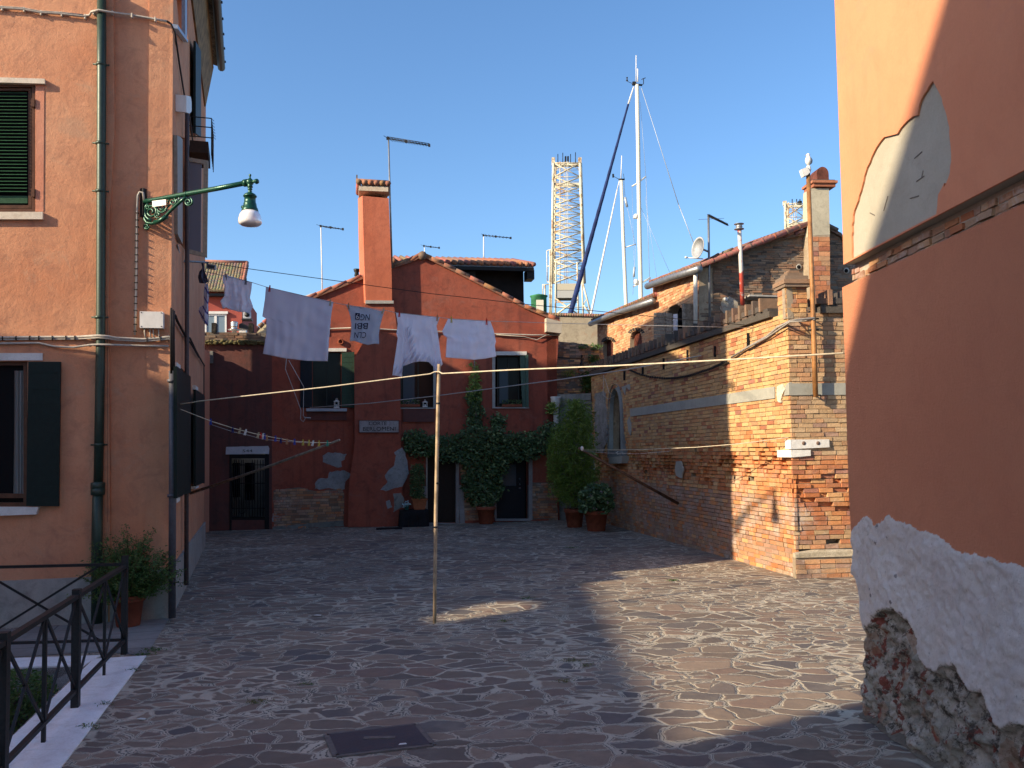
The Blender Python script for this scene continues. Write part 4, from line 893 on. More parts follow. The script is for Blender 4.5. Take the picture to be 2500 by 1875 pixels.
# brick pinnacle on the corner
pin=thing('brick_pinnacle',BW.pt(BW.len,ztr,-.1),'small square brick chimney with sloping cap on the corner of the courtyard wall','chimney')
pz0=ztr-.1; pz1=TF.sz(1945,700)[1]; pw=TF.sz(1972,760)[0]-0; a0=TF.sz(1929,760)[0]
tp=lambda a,z,r:brickpal(r.choice(('buff','buff','red','mix')),r)
TP=TF
b=brickwork(TP,[(-.03,pz0),(pw,pz0),(pw,pz1),(-.03,pz1)],(),.0,.10,MORT,tone=tp,px=False,seed=31,jit=.012); b.build('front',[BRM,MORT],pin)
al0=BW.len-.26; b=brickwork(BW,[(BW.len-.30,pz0),(BW.len+.01,pz0),(BW.len+.01,pz1),(BW.len-.30,pz1)],(),.012,.10,MORT,tone=tp,px=False,seed=32,jit=.012); b.build('side',[BRM,MORT],pin)
m=MB(); c0=TF.pt((pw-.03)/2,pz1,-.15)
for i,(hw,hd,z,h) in enumerate(((.26,.22,.02,.03),(.28,.24,.075,.035),(.24,.20,.14,.035),(.16,.14,.20,.035),(.11,.09,.25,.03))): m.box(c0+V((0,0,z)),hw*(pw/.42),hd,h,(TF.u,TF.n,TF.z),0,brickpal('dark',rn))
m.build('cap',BRM,pin)
# metal conduit mast with insulator box and gull
ms=thing('service_mast',TF.at(1989,960,.3),'tall rusty yellow metal mast clamped in front of the courtyard wall','mast')
m=MB(); m.tube([TF.at(1991,969,.14),TF.at(1988,860,.14),TF.at(1983,700,.14),TF.at(1973,424,.14)],[.042,.042,.038,.034],12); m.build('pole',RUST,ms)
m=MB(); 
for y in (778,805,965): p=TF.at(1986 if y<900 else 1990,y,.14); m.tube([p-TF.u*.07,p+TF.u*.09],.014,6); m.tube([p+TF.u*.05,p+TF.u*.05-TF.n*.15],.014,6)
m.build('clamp',IRON,ms)
m=MB(); TF.slab(m,[(1957,413),(1972,407),(1978,420),(1972,427),(1963,430)],.19,.10); m.lathe(TF.at(1974,414,.14),[(.03,-.05),(.045,0),(.03,.06)],10); m.build('insulator_box',WHITEP,ms)
# gull
gl=thing('seagull',TF.at(1974,407,.14),'white seagull perched on top of the rusty mast','bird')
gb=TF.at(1974,407,.14); s=.155/28*1.0; pxg=TF.sz(1975,400,.14)[0]-TF.sz(1974,400,.14)[0]
m=MB(); u=TF.u; prof=[(.006,.03),(.03,.045),(.052,.09),(.060,.14),(.054,.185),(.040,.225),(.033,.245),(.036,.268),(.030,.292),(.012,.305)]
m.lathe(gb,[(r*.85,h*.72) for r,h in prof],14); body=m.build('body',plain('gull_white',(.80,.80,.78),.8),gl)
m=MB(); m.lathe(gb+V((0,0,.035))+u*.035,[(.004,0),(.03,.03),(.036,.07),(.02,.11)],10); m.build('wing',plain('gull_grey',(.30,.30,.31),.8),gl)
m=MB(); m.tube([gb+V((0,0,.195))-u*.02,gb+V((0,0,.188))-u*.055],[.008,.003],6); 
m.build('beak',plain('beak_yellow',(.55,.35,.06),.6),gl); m=MB(); m.tube([gb-u*.015,gb-u*.015+V((0,0,.05))],.004,5); m.tube([gb+u*.015,gb+u*.015+V((0,0,.05))],.004,5); m.build('leg',bpy.data.materials['beak_yellow'],gl)
# cables slung along the wall
m=MB(); m.tube([BW.at(*cG([(600,985)])[0],.05),BW.at(*cG([(760,885)])[0],.05),BW.at(*cG([(980,760)])[0],.05),BW.at(*cG([(1100,660)])[0],.05),BW.at(*cG([(1235,592)])[0],.06),TF.at(*cG([(1300,580)])[0],.05),TF.at(*cG([(1500,560)])[0],.2)],.02,6)
m.tube([BW.at(*cG([(760,890)])[0],.07),BW.at(*cG([(980,772)])[0],.07),BW.at(*cG([(1235,600)])[0],.08),TF.at(*cG([(1400,590)])[0],.05),TF.at(*cG([(1500,575)])[0],.2)],.012,6); m.build('wall_cable',plain('grey_cable',(.34,.31,.28),.6),bw_)
m=MB(); ch=cF([(860,190),(940,225),(1050,258),(1200,272),(1300,268),(1400,250),(1500,220),(1600,185),(1680,150),(1750,112)]); m.tube([BW.at(x,y,.06) for x,y in ch],.014,6)
for i in range(len(ch)-1):
    for j in range(7):
        t=(j+.5)/7; m.box(BW.at(lerp(ch[i][0],ch[i+1][0],t),lerp(ch[i][1],ch[i+1][1],t),.06),.016,.02,.022)
m.build('slack_cable',CABLED,bw_)
# ---------------- brick house behind the wall ----------------
BH=BW.shift(-1.3); 
hb=thing('brick_house',BH.at(1600,900),'pale orange brick house with arched windows rising behind the courtyard wall','house')
bh=[(1459,1000),(1458,786),(1593,727),(1593,692),(1705,654),(1707,1000)]
ar1=[(1472,890),(1472,838),(1475,831),(1481,828),(1488,827),(1494,831),(1497,838),(1497,890)]
ar2=[(1537,862),(1538,824),(1541,814),(1548,807),(1556,805),(1563,810),(1567,820),(1567,862)]
ar3=[(1628,830),(1628,765),(1633,752),(1641,744),(1650,742),(1659,745),(1665,755),(1668,765),(1668,830)]
def tb(a,z,r): return brickpal('pale' if r.random()<.85 else 'red',r)
b=brickwork(BH,bh,[ar1,ar2,ar3],0,.35,MORT,tone=tb,seed=41,jit=.004); BRP=brickmat('pale_house_brick',.15,.2); b.build('wall',[BRP,MORT],hb)
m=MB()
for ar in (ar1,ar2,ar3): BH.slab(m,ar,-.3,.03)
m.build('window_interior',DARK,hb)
for ar,x0,x1,y0,y1 in ((ar1,1475,1495,834,890),(ar2,1541,1565,812,862)):
    m=MB(); BH.slab(m,ar,-.14,.04)
    for i in range(4): x=lerp(x0,x1,(i+.5)/4); BH.rect(m,x-.7,y0+5,x+.7,y1,-.135,.006)
    m.build('shutter',REDW,hb)
    m=MB()
    for i in range(1,8):
        t=3.1416*i/8; cx,cy,rx,ry=(x0+x1)/2,y0+4,(x1-x0)/2+2.5,9
        BH.slab(m,[(cx+rx*math.cos(t-.15),cy-ry*math.sin(t-.15)),(cx+rx*1.45*math.cos(t-.15),cy-ry*1.8*math.sin(t-.15)),(cx+rx*1.45*math.cos(t+.15),cy-ry*1.8*math.sin(t+.15)),(cx+rx*math.cos(t+.15),cy-ry*math.sin(t+.15))],.012,.04,(),0,brickpal('pale',rn))
    m.build('brick_arch',BRP,hb)
m=MB(); BH.slab(m,[(1641,768),(1652,766),(1652,820),(1641,820)],-.1,.03); m.build('curtain_and_reflection',CLOTH,hb)
m=MB(); 
for i in range(8): BH.slab(m,[(1596,763+i*9),(1623,763+i*9),(1623,771+i*9),(1596,771+i*9)],.10+.004*(i%2),.04)
for i in range(8): BH.slab(m,[(1625,764+i*9),(1640,765+i*9),(1640,773+i*9),(1625,772+i*9)],.20,.04)
m.build('shutter',WOOD,hb); m=MB(); BH.slab(m,[(1665,744),(1671,741),(1672,806),(1666,806)],.25,.3); m.build('shutter',WOOD,hb)
# gutters and roofs
m=MB(); m.tube([BH.at(1441,791,.18),BH.at(1500,766,.18),BH.at(1525,758,.2),BH.at(1595,735,.18)],.085,10); m.build('gutter',ZINC,hb)
m=MB(); m.tube([BH.at(1580,699,.2),BH.at(1640,678,.2),BH.at(1707,657,.2)],.09,10); m.build('gutter',ZINC,hb)
def troof(F,e0,e1,o0,back,rise,nm,par,step=.2,col=(.30,.12,.08)):
    m=MB(); A_=F.at(*e0,o0);B_=F.at(*e1,o0); L=(B_-A_).length; n=int(L/step); d=-F.n*back+V((0,0,rise))
    m.prism([A_-V((0,0,.06)),B_-V((0,0,.06)),B_-V((0,0,.06))+d,A_-V((0,0,.06))+d],V((0,0,.05)),(),0,(.09,.06,.05))
    for i in range(n+1):
        p=A_.lerp(B_,i/n); c=tuple(x*rn.uniform(.55,1.3) for x in col); m.tube([p,p+d],.07,6,0,c)
        for j in range(int(d.length/.35)):
            q=p+d.normalized()*(.35*j); m.tube([q,q+d.normalized()*.06],[.082,.07],6,0,tuple(x*rn.uniform(.6,1.3) for x in col))
    return m.build(nm,TILE,par)
troof(BH,(1445,783),(1593,722),.12,3,1.15,'roof',hb); troof(BH,(1587,690),(1706,650),.12,3.2,1.25,'roof',hb)
m=MB(); m.tube([BH.at(1698,664,.16),BH.at(1698,700,.1),BH.at(1698,796,.1)],.05,10); m.build('downpipe',WHITEP,hb)
# gable wall facing the camera
gp0=BH.at(1706,800); GP=Fac(V((gp0.x,gp0.y,0)),V((gp0.x,gp0.y,0))+TF.u)
top=cI([(470,1350),(730,1230),(950,1160),(1200,1085),(1380,1040),(1640,985),(1870,930),(2010,1010),(2030,1040)])
top=[(1706,657)]+[(x,y) for x,y in top[1:]]+[(2090,610)]
gpoly=[(1706,860)]+top+[(2090,860)]
def tg(a,z,r): return brickpal(r.choice(('dark','dark','dark','dark','sooty')) if noise.noise(V((a*.9,z*1.5,2)))<.22 else r.choice(('mix','dark','red')),r)
b=brickwork(GP,gpoly,(),0,.35,MORTD,tone=tg,seed=51,jit=.014,bh=.055,bl=.22); b.build('gable_wall',[brickmat('gable_brick',.1,.6),MORTD],hb)
m=MB()
for (x0,y0),(x1,y1) in zip(top[:-1],top[1:]):
    a=GP.at(x0,y0-1,.10); bb=GP.at(x1,y1-1,.10); m.prism([a,bb,bb-GP.n*3.5,a-GP.n*3.5],V((0,0,.09)),(),0,(.16,.085,.06))
    L=(bb-a).length
    for i in range(int(L/.3)): p=a.lerp(bb,i*.3/L); m.tube([p+V((0,0,.08)),a.lerp(bb,min(1,(i*.3+.27)/L))+V((0,0,.11))],[.06,.05],6,0,tuple(x*rn.uniform(.6,1.3) for x in (.20,.10,.075)))
m.build('roof',TILE,hb)
# putlog holes and render patch
m=MB()
for x,y in ((1950,652),(2066,661)): m.lathe(GP.at(x,y,.0),[(.07,0),(.075,.02),(.05,.02)],12,0,GP.n)
m.build('vent_ring',STONED,hb); m=MB()
for x,y in ((1950,652),(2066,661)): m.lathe(GP.at(x,y,.022),[(.05,0),(.05,.004)],12,0,GP.n)
m.build('vent_hole',DARK,hb)
m=MB(); GP.slab(m,ragged(cJ([(1900,1020),(1960,1010),(2030,1040),(2040,1100),(1980,1180),(1900,1160),(1870,1110)]),2,6,6),.018,.03); m.build('render_patch',plaster('render_patch',(.30,.27,.22),(.14,.11,.09),(.4,.37,.31),.7,5,.8,mott=(.3,.14,.09)),hb)
m=MB(); m.lathe(GP.at(1771,731,.02),[(.05,0),(.05,.04)],14,0,GP.n); m.build('white_disc',WHITEP,hb)
m=MB(); GP.slab(m,[(1830,719),(1915,722),(1915,725),(1830,723)],.5,.6); m.build('canopy',STONED,hb)
# lower step between pinnacle and orange wall handled by coping_front
# big chimney
bc=thing('tall_chimney',GP.at(2000,720,.1),'tall rendered chimney with brick collar and round terracotta pot behind the rusty mast','chimney')
pf=[(1977,575),(2026,573),(2024,460),(1979,460)]
def hexa(F,front,off,depth,mat,name,par,skew=0):
    m=MB(); fr=F.poly(front,off); m.prism(fr,-F.n*depth-F.u*skew); return m.build(name,mat,par)
hexa(GP,pf,.35,.42,plaster('chimney_render',(.42,.38,.28),(.24,.21,.16),(.52,.47,.35),.6,3,.4,streak=.3),'shaft',bc,0)
bb=brickwork(GP,[(1977,575),(2026,573),(2028,728),(1978,728)],(),.36,.5,MORT,tone=lambda a,z,r:brickpal(r.choice(('red','red','mix')),r),seed=61,jit=.005,bh=.12,bl=.3); bb.build('base',[BRM,MORT],bc)
m=MB(); cc=GP.at(2001,459,.14); m.box(cc,.28,.27,.045,(GP.u,GP.n,GP.z),0,(.35,.12,.06)); m.box(cc+V((0,0,.07)),(.32),.31,.03,(GP.u,GP.n,GP.z),0,(.42,.16,.08)); m.box(cc+V((0,0,.115)),.28,.25,.02,(GP.u,GP.n,GP.z),0,(.10,.08,.07)); m.build('collar',BRM,bc)
m=MB(); cp=cc+V((0,0,.12)); 
N=12
m.prism([cp+GP.n*.2+GP.u*(-.15)]+[cp+GP.n*.2+GP.u*(-.15*math.cos(math.pi*i/N))+V((0,0,.18+.17*math.sin(math.pi*i/N))) for i in range(N+1)]+[cp+GP.n*.2+GP.u*.15],-GP.n*.4); m.build('pot',plain('brown_terracotta',(.17,.06,.04),.7,0,.3,6),bc)
# flue pipe red/white
fl=thing('flue_pipe',GP.at(1813,750,.35),'tall flue pipe with peeling red paint and metal cap in front of the gable','flue pipe')
pm=M('peeling_red'); pm.base(pm.mix(pm.ramp(pm.noise(1.6,4,.6,dist=1),.48,.52),(.40,.055,.035),(.50,.47,.45))).rough(.6); pm.bump(pm.noise(20,4),.3,.01)
m=MB(); m.tube([GP.at(1805,557,.35),GP.at(1809,650,.35),GP.at(1813,750,.35)],[.05,.052,.055],12); m.build('pipe',pm.m,fl)
m=MB(); b0=GP.at(1804.5,560,.35); m.lathe(b0,[(.05,-.02),(.12,0),(.12,.012),(.075,.014),(.075,.05),(.085,.06),(.075,.07),(.075,.12),(.12,.125),(.12,.135),(.03,.15)],16); m.build('cap',ZINC,fl)
# satellite dish on its mast
sd=thing('tv_aerial',GP.at(1733,784,.3),'banded mast with tv aerial on top in front of the brick gable','tv aerial','tv aerials on the rooftops')
m=MB(); a=GP.at(1733,784,.3); bt_=GP.at(1729.5,525,.3); m.tube([a,bt_],.028,8); m.build('mast',ZINC,sd)
m=MB(); b1=GP.at(1777,549,.6); m.tube([GP.at(1728,527,.3),b1],.022,6); d=(b1-bt_).normalized(); sdv=V((d.y,-d.x,0)).normalized()
for i in range(16): p=bt_.lerp(b1,(i+.5)/16); m.tube([p-sdv*.12,p+sdv*.12],.008,4); m.box(p,.012,.012,.03)
m.tube([GP.at(1705,536,.3),GP.at(1768,533,.3)],.004,4); m.build('boom',IRON,sd)
di=thing('satellite_dish',GP.at(1722,614,.3),'grey satellite dish seen edge on beside the banded aerial mast','satellite dish')
c=GP.at(1709,606,.3); ax=(V((-.93,-.36,.12))).normalized(); m=MB(); m.lathe(c,[(.27,.06),(.26,.075),(.2,.045),(.1,.02),(.0,.01)],24,0,ax); 
for i in range(len(m.v)): pass
m.build('dish',plain('dish_grey',(.42,.44,.46),.5),di)
m=MB(); m.tube([c,GP.at(1731,615,.3)],.025,6); m.build('bracket',ZINC,di); e=GP.at(1678,629,.3)
m=MB(); m.tube([GP.at(1716,632,.3),e],.014,6); m.lathe(e,[(.01,-.0),(.03,.02),(.03,.05),(.01,.07)],8,0,ax); m.build('receiver_arm',WHITEP,di)
# ---------------- rough walls between red house and courtyard wall ----------------
RWl=thing('rough_wall',RF.pt(RF.len,0,-1.4),'rough weathered brick wall with weeds between the red house and the courtyard wall','wall')
WB=Fac(RF.pt(RF.len-.6,0,-1.6),RF.pt(RF.len+2.6,0,-1.0))
b=brickwork(WB,ragged([(1350,1040),(1350,832),(1400,836),(1440,842),(1452,850),(1475,865),(1475,1040)],1,9,3),(),0,.4,MORTD,tone=lambda a,z,r:brickpal(r.choice(('mix','buff','dark','mix')),r),seed=71,jit=.025,bl=.2,bh=.07); b.build('wall',[brickmat('rough_brick',.35,.6),MORTD],RWl)
gy=thing('grey_gable_wall',WB.at(1400,830,-6),'grey crumbling rendered wall with a tiled top below the crane','wall')
WG=WB.shift(-6); m=MB(); WG.slab(m,ragged([(1260,765),(1330,764),(1480,770),(1480,900),(1260,900)],1.2,9,3),0,.4); m.build('wall',plaster('crumbling_render',(.34,.29,.21),(.18,.14,.1),(.44,.38,.28),.8,1.2,.9,mott=(.36,.22,.14)),gy)
m=MB()
for i in range(36): p=WG.at(1262+i*6,765+ (i*6)*.025,.05); m.tube([p,p-WG.n*.5+V((0,0,.05))],.075,6,0,tuple(x*rn.uniform(.6,1.2) for x in (.30,.16,.11)))
m.build('roof_tiles',TILE,gy)
lw=thing('low_garden_wall',RF.pt(RF.len,0,.1),'dirty plastered low wall with grey stone coping behind the tall green shrub','wall')
e=BW.pt(.0,0,.0); WC=Fac(RF.pt(RF.len-.02,0,-.15),V((e.x,e.y,0)))
zc=WC.sz(1400,978)[1]; m=MB(); m.prism([WC.pt(0,0),WC.pt(WC.len,0),WC.pt(WC.len,zc),WC.pt(0,zc)],-WC.n*.3); m.build('wall',DIRTY,lw)
zc2=WC.sz(1400,962)[1]; m=MB(); m.prism([WC.pt(-.1,zc,.08),WC.pt(WC.len,zc,.08),WC.pt(WC.len,zc2,.08),WC.pt(-.1,zc2,.08)],-WC.n*.5); m.prism([WC.pt(-.1,zc-.12,.04),WC.pt(WC.len,zc-.12,.04),WC.pt(WC.len,zc-.001,.04),WC.pt(-.1,zc-.001,.04)],-WC.n*.04); m.build('coping',DIRTY,lw)
pr=WC.at(1357,1000,.2); m=MB(); m.lathe(V((pr.x,pr.y,zc-1.6)),[(.08,0),(.08,1.35),(.10,1.45),(.14,1.55),(.14,1.66),(.17,1.72)],12); m.build('pier',STONE,lw)
# wall lantern on an iron bracket
wlp=thing('wall_lamp',WB.at(1421,880,.5),'black iron lantern hanging from a bracket on the rough wall','lamp')
m=MB(); m.tube([RF.pt(RF.len,WB.sz(1370,877,.5)[1],-.4),WB.at(1425,876,.5)],.022,6); m.build('bracket',IRON,wlp)
b0=WB.at(1421,902,.5); m=MB(); m.lathe(b0,[(.14,0),(.10,.08),(.06,.14),(.07,.2),(.03,.24),(.02,.40),(.05,.42),(.02,.46)],12); m.build('lamp_cap',IRON,wlp)
m=MB(); m.lathe(b0-V((0,0,.1)),[(.05,0),(.1,.04),(.12,.1)],12); m.build('lamp_glass',glass('smoky_glass',(.3,.28,.26),.2),wlp)
# ---------------- orange house at the right ----------------
cr=gnd(2111,1746); rd=ray(1190,1098); rdv=V((rd.x,rd.y,0)).normalized(); OW=Fac(cr,cr-rdv)
oh=thing('orange_house',OW.pt(1.5,0,-.5),'orange plastered house close at the right edge with peeling plaster at its foot','house')
zu=OW.sz(2100,624.5,.05)[1]; zl_=OW.sz(2200,635)[1]; print('orange bands',zu,OW.sz(2400,468,.05)[1],zl_,OW.sz(2400,543)[1])
ed=[(2037,-10),(2046,250),(2057,560),(2059,646)]
aend=5.6; zH=9.5
eu=[OW.sz(x,y,.05) for x,y in ed]
pgrey=[(x*.27125+1900,y*.27125) for x,y in [(1390,728),(1430,800),(1470,880),(1500,1000),(1540,1150),(1550,1350),(1560,1450),(1530,1600),(1490,1690)]]+[(x*.27125+1900,y*.27125+400) for x,y in [(1490,170),(1440,280),(1425,475),(1200,600),(900,740),(662,868),(662,700),(665,520),(680,420),(720,330),(750,200),(800,30)]]+[(x*.27125+1900,y*.27125) for x,y in [(835,1410),(880,1330),(950,1230),(1070,1205),(1140,1100),(1210,1045),(1250,1035),(1280,900),(1310,850)]]
zu=eu[-1][1]
outer=[(a,z) for a,z in eu][::-1]+[(eu[0][0],zH),(aend,zH),(aend,zu)]
hl=[OW.sz(x,y,.05) for x,y in ragged(pgrey,1.2,12,5)]
hl=[(a,max(z,zu+.012)) for a,z in hl]
m=MB(); m.prism([OW.pt(a,z,.05) for a,z in outer],-OW.n*.014,[[OW.pt(a,z,.05) for a,z in hl]]); m.build('upper_plaster',ORANGE,oh)
m=MB(); m.prism([OW.pt(a+.004,z,.034) for a,z in outer],-OW.n*.4); m.build('upper_wall',plaster('scored_grey_render',(.40,.37,.29),(.30,.27,.21),(.46,.43,.35),.35,1.5,.35),oh)
rn=random.Random(77); m=MB()
for i in range(26):
    a=rn.uniform(.15,2.2); z=rn.uniform(zu+.15,zu+1.6); th=rn.uniform(-.9,1.2); L=rn.uniform(.02,.06)
    # only inside the bare patch
    ins=scan([hl],z); 
    if any(s0+.08<a<s1-.08 for s0,s1 in ins):
        p=OW.pt(a,z,.0345); d=OW.u*math.cos(th)+OW.z*math.sin(th); m.bar(p-d*L,p+d*L,.007,.006,OW.n)
m.build('trowel_mark',MORTD,oh)
# exposed masonry band
a_b=OW.sz(2072,690)[0]; 
def tband(a,z,r): return brickpal(r.choice(('pale','mix','mix','red')),r)
zl_=OW.sz(2072,694)[1]
b=brickwork(OW,[(a_b,zl_),(aend,zl_),(aend,zu-.001),(a_b,zu-.001)],(),-.03,.35,MORT,tone=tband,px=False,seed=81,jit=.012,bl=.16,bh=(zu-zl_)/3.0,jo=.012)
b.build('exposed_band',[brickmat('limewashed_brick',.8,.3),plaster('pale_mortar',(.45,.38,.30),(.3,.24,.18),(.5,.45,.38),.5,8,.8)],oh)
# lower wall: one modelled sheet, rough where the plaster has failed
edl=[(2056,700),(2062,850),(2066,1000),(2072,1200),(2079,1330),(2085,1345),(2084,1400),(2093,1415),(2098,1450),(2104,1520),(2106,1600),(2108,1660),(2106,1700),(2111,1746)]
EL=sorted([(OW.sz(x,y)[1],OW.sz(x,y)[0]) for x,y in edl]); EL[0]=(0,EL[0][1])
def c2(pp): return [(1900+x*.40678,1200+y*.40678) for x,y in pp]
wp=c2([(430,260),(453,215),(500,170),(535,143),(553,160),(568,185),(578,214),(592,190),(640,170),(662,138),(690,162),(740,185),(800,200),(835,230),(900,245),(960,262),(1000,295),(1060,345),(1110,370),(1160,368),(1210,385),(1270,390),(1330,420),(1400,425),(1475,450),(2200,700),(2200,2600),(300,2600),(300,260)])
rp=c2([(300,800),(505,795),(520,830),(560,790),(595,735),(625,712),(690,690),(740,735),(790,800),(835,880),(830,960),(860,1030),(940,1085),(975,1050),(1060,1052),(1100,1120),(1150,1185),(1230,1190),(1245,1240),(1280,1330),(1310,1430),(1475,1400),(2200,1300),(2200,2600),(300,2600)])
WPz=np.array([OW.sz(x,y) for x,y in wp]); RPz=np.array([OW.sz(x,y) for x,y in rp])
for Q in (WPz,RPz): Q[Q[:,0]>2.6,0]=9.
def sdf(P,poly):
    d=np.full(len(P),1e9); ins=np.zeros(len(P),bool); n=len(poly)
    for i in range(n):
        a=poly[i]; b=poly[(i+1)%n]; e=b-a; w=P-a; t=np.clip((w@e)/(e@e),0,1); q=w-t[:,None]*e; d=np.minimum(d,(q**2).sum(1))
        c=((a[1]<=P[:,1])!=(b[1]<=P[:,1])); 
        with np.errstate(divide='ignore',invalid='ignore'): xx=a[0]+(P[:,1]-a[1])/(b[1]-a[1])*e[0]
        ins^=(c&(P[:,0]<xx))
    return np.sqrt(d)*np.where(ins,1,-1)
zt=zl_-.001; h=.014; nz=int(zt/h)+1; na=int(4.3/h); zs=np.linspace(0,zt,nz)
ez_=np.array([e[0] for e in EL]); ea_=np.array([e[1] for e in EL])
vs=[];PP=[]
for i in range(nz):
    a0=np.interp(zs[i],ez_,ea_)
    for j in range(na): 
        t=j/(na-1); a=a0+(5.5-a0)*t**1.45; PP.append((a,zs[i]))
PP=np.array(PP); sw=sdf(PP,WPz); sr=sdf(PP,RPz); vv=[];at1=[]
for (a,z),w,r in zip(PP,sw,sr):
    q=V((a,z,0)); n1=noise.fractal(q*7,1,2,4); n2=noise.fractal(q*22+V((9,0,0)),1,2,3); w2=w+n2*.014+.010*noise.noise(q*60); r2=r+n1*.035+n2*.022
    d=0
    if w2>0: d=.012*min(1,w2/.012)+.014*n1*min(1,w2/.05)+.007*n2+.025*noise.noise(q*1.3)*min(1,w2/.2)
    if r2>0: 
        k=min(1,r2/.025); cell=noise.cell_vector(q*6.5+V((n1,n1,0))*.5)[0]; d=lerp(d,-.045+.05*n1+.03*n2+.025*(cell-.5)+.05*max(0,1-z/.5),k)
    if z<.08: d-=.0
    ed_=min(1,(a-np.interp(z,ez_,ea_))/.03); vv.append(OW.pt(a,z,d*(.4+.6*ed_))); at1.append((w2,r2,n1))
m=MB(); vs=vv; fs=[]
for i in range(nz-1):
    for j in range(na-1): o=i*na+j; fs.append((o,o+1,o+na+1,o+na))
m.add(vs,fs,0,None,True)
# return of the corner
be=len(m.v); ret=[]
for i in range(nz): ret.append(vs[i*na]); ret.append(vs[i*na]-OW.n*.45)
m.add(ret,[(2*i,2*i+2,2*i+3,2*i+1) for i in range(nz-1)],0,None,True)
lo=m
mm=M('failing_plaster'); w=mm.attr('weather'); sp=mm.n('ShaderNodeSeparateColor'); mm.L.new(w,sp.inputs[0])
def pc(c,d,l,st,co):  # colour only
    a=mm.mix(mm.ramp(mm.noise(.6*co,4),.36,.66),c,l); a=mm.mix(mm.math('MULTIPLY',mm.ramp(mm.noise(3.5*co,6,.7,dist=.6),.48,.72),st),a,d); return mm.mix(mm.ramp(mm.noise(70,3),.35,.75,0,.25),a,d)
org=pc((.65,.245,.125),(.54,.195,.105),(.69,.28,.145),.4,.9); wht=pc((.76,.71,.66),(.50,.44,.40),(.84,.82,.79),.55,2.2)
wht=mm.mix(mm.ramp(mm.noise(30,4,.8),.60,.72,0,.75),wht,(.22,.19,.17)); wht=mm.mix(mm.ramp(mm.noise(1.1,3),.5,.7,0,.35),wht,(.50,.38,.34))
vo=mm.n('ShaderNodeTexVoronoi'); vo.inputs['Scale'].default_value=6; mm.L.new(mm.pos(),vo.inputs['Vector']); vs_=mm.n('ShaderNodeSeparateColor'); mm.L.new(vo.outputs['Color'],vs_.inputs[0])
rub=mm.mix(mm.ramp(mm.noise(5,6,.75),.38,.62),(.26,.24,.19),(.52,.48,.41)); rub=mm.mix(mm.ramp(mm.noise(4.2,5,.7,dist=1.),.56,.585,0,.95),rub,(.24,.06,.04)); rub=mm.mix(mm.ramp(mm.noise(8,7,.85),.50,.60,0,.95),rub,(.045,.038,.03)); rub=mm.mix(mm.ramp(vs_.outputs[0],.8,.85,0,.5),rub,(.34,.2,.12))
vp_=mm.n('ShaderNodeTexVoronoi'); vp_.inputs['Scale'].default_value=7; vp_.inputs['Randomness'].default_value=1; mm.L.new(mm.pos(),vp_.inputs['Vector']); vc_=mm.n('ShaderNodeSeparateColor'); mm.L.new(vp_.outputs['Color'],vc_.inputs[0])
spk=mm.math('MULTIPLY',mm.ramp(mm.math('ADD',vp_.outputs['Distance'],mm.ramp(mm.noise(70,3),.3,.7,-.06,.06)),.13,.10),mm.ramp(vc_.outputs[0],.55,.56)); wht=mm.mix(mm.math('MULTIPLY',spk,.8),wht,(.15,.13,.12))
fw_=mm.ramp(mm.math('ADD',sp.outputs[0],mm.ramp(mm.noise(60,4,.8),.3,.7,-.004,.004)),.4995,.5005) ; fr_=mm.ramp(mm.math('ADD',sp.outputs[1],mm.ramp(mm.noise(45,5,.8),.3,.7,-.012,.012)),.499,.502)
mm.base(mm.mix(fr_,mm.mix(fw_,org,wht),rub)).rough(.95); b=mm.bump(mm.noise(28,6,.85),.95,.018); b=mm.bump(mm.noise(130,3,.7),.4,.004,b)
o=lo.build('lower_wall',mm.m,oh)
ca=o.data.color_attributes.new('weather','FLOAT_COLOR','POINT'); arr=np.ones((len(o.data.vertices),4),dtype=np.float32)
for i,(x,y,_) in enumerate(at1): arr[i,:3]=(.5+max(-.5,min(.5,x*.5)),.5+max(-.5,min(.5,y*.5)),0)
for i in range(nz):
    for q in (0,1): arr[len(at1)+2*i+q]=arr[i*na]
ca.data.foreach_set('color',arr.ravel())
m=MB(); m.prism([OW.pt(5.5,0,.01),OW.pt(aend,0,.01),OW.pt(aend,zt,.01),OW.pt(5.5,zt,.01)],-OW.n*.3)
m.prism([OW.pt(.25,0,-.25),OW.pt(aend,0,-.25),OW.pt(aend,zH,-.25),OW.pt(.25,zH,-.25)],-OW.n*3); m.build('body',ORANGE,oh)
# dirt strip at the foot
m=MB(); pts=[OW.pt(a,.006,.05+.035*noise.noise(V((a*6,0,0)))) for a in np.arange(0,3.4,.06)]; pb=[OW.pt(a,.05,-.02) for a in np.arange(0,3.4,.06)]
for i in range(len(pts)-1): m.quad(pts[i],pts[i+1],pb[i+1],pb[i])
m.build('foot_dirt',plaster('foot_dirt',(.12,.10,.075),(.05,.045,.035),(.2,.17,.13),.7,8,.8),oh)
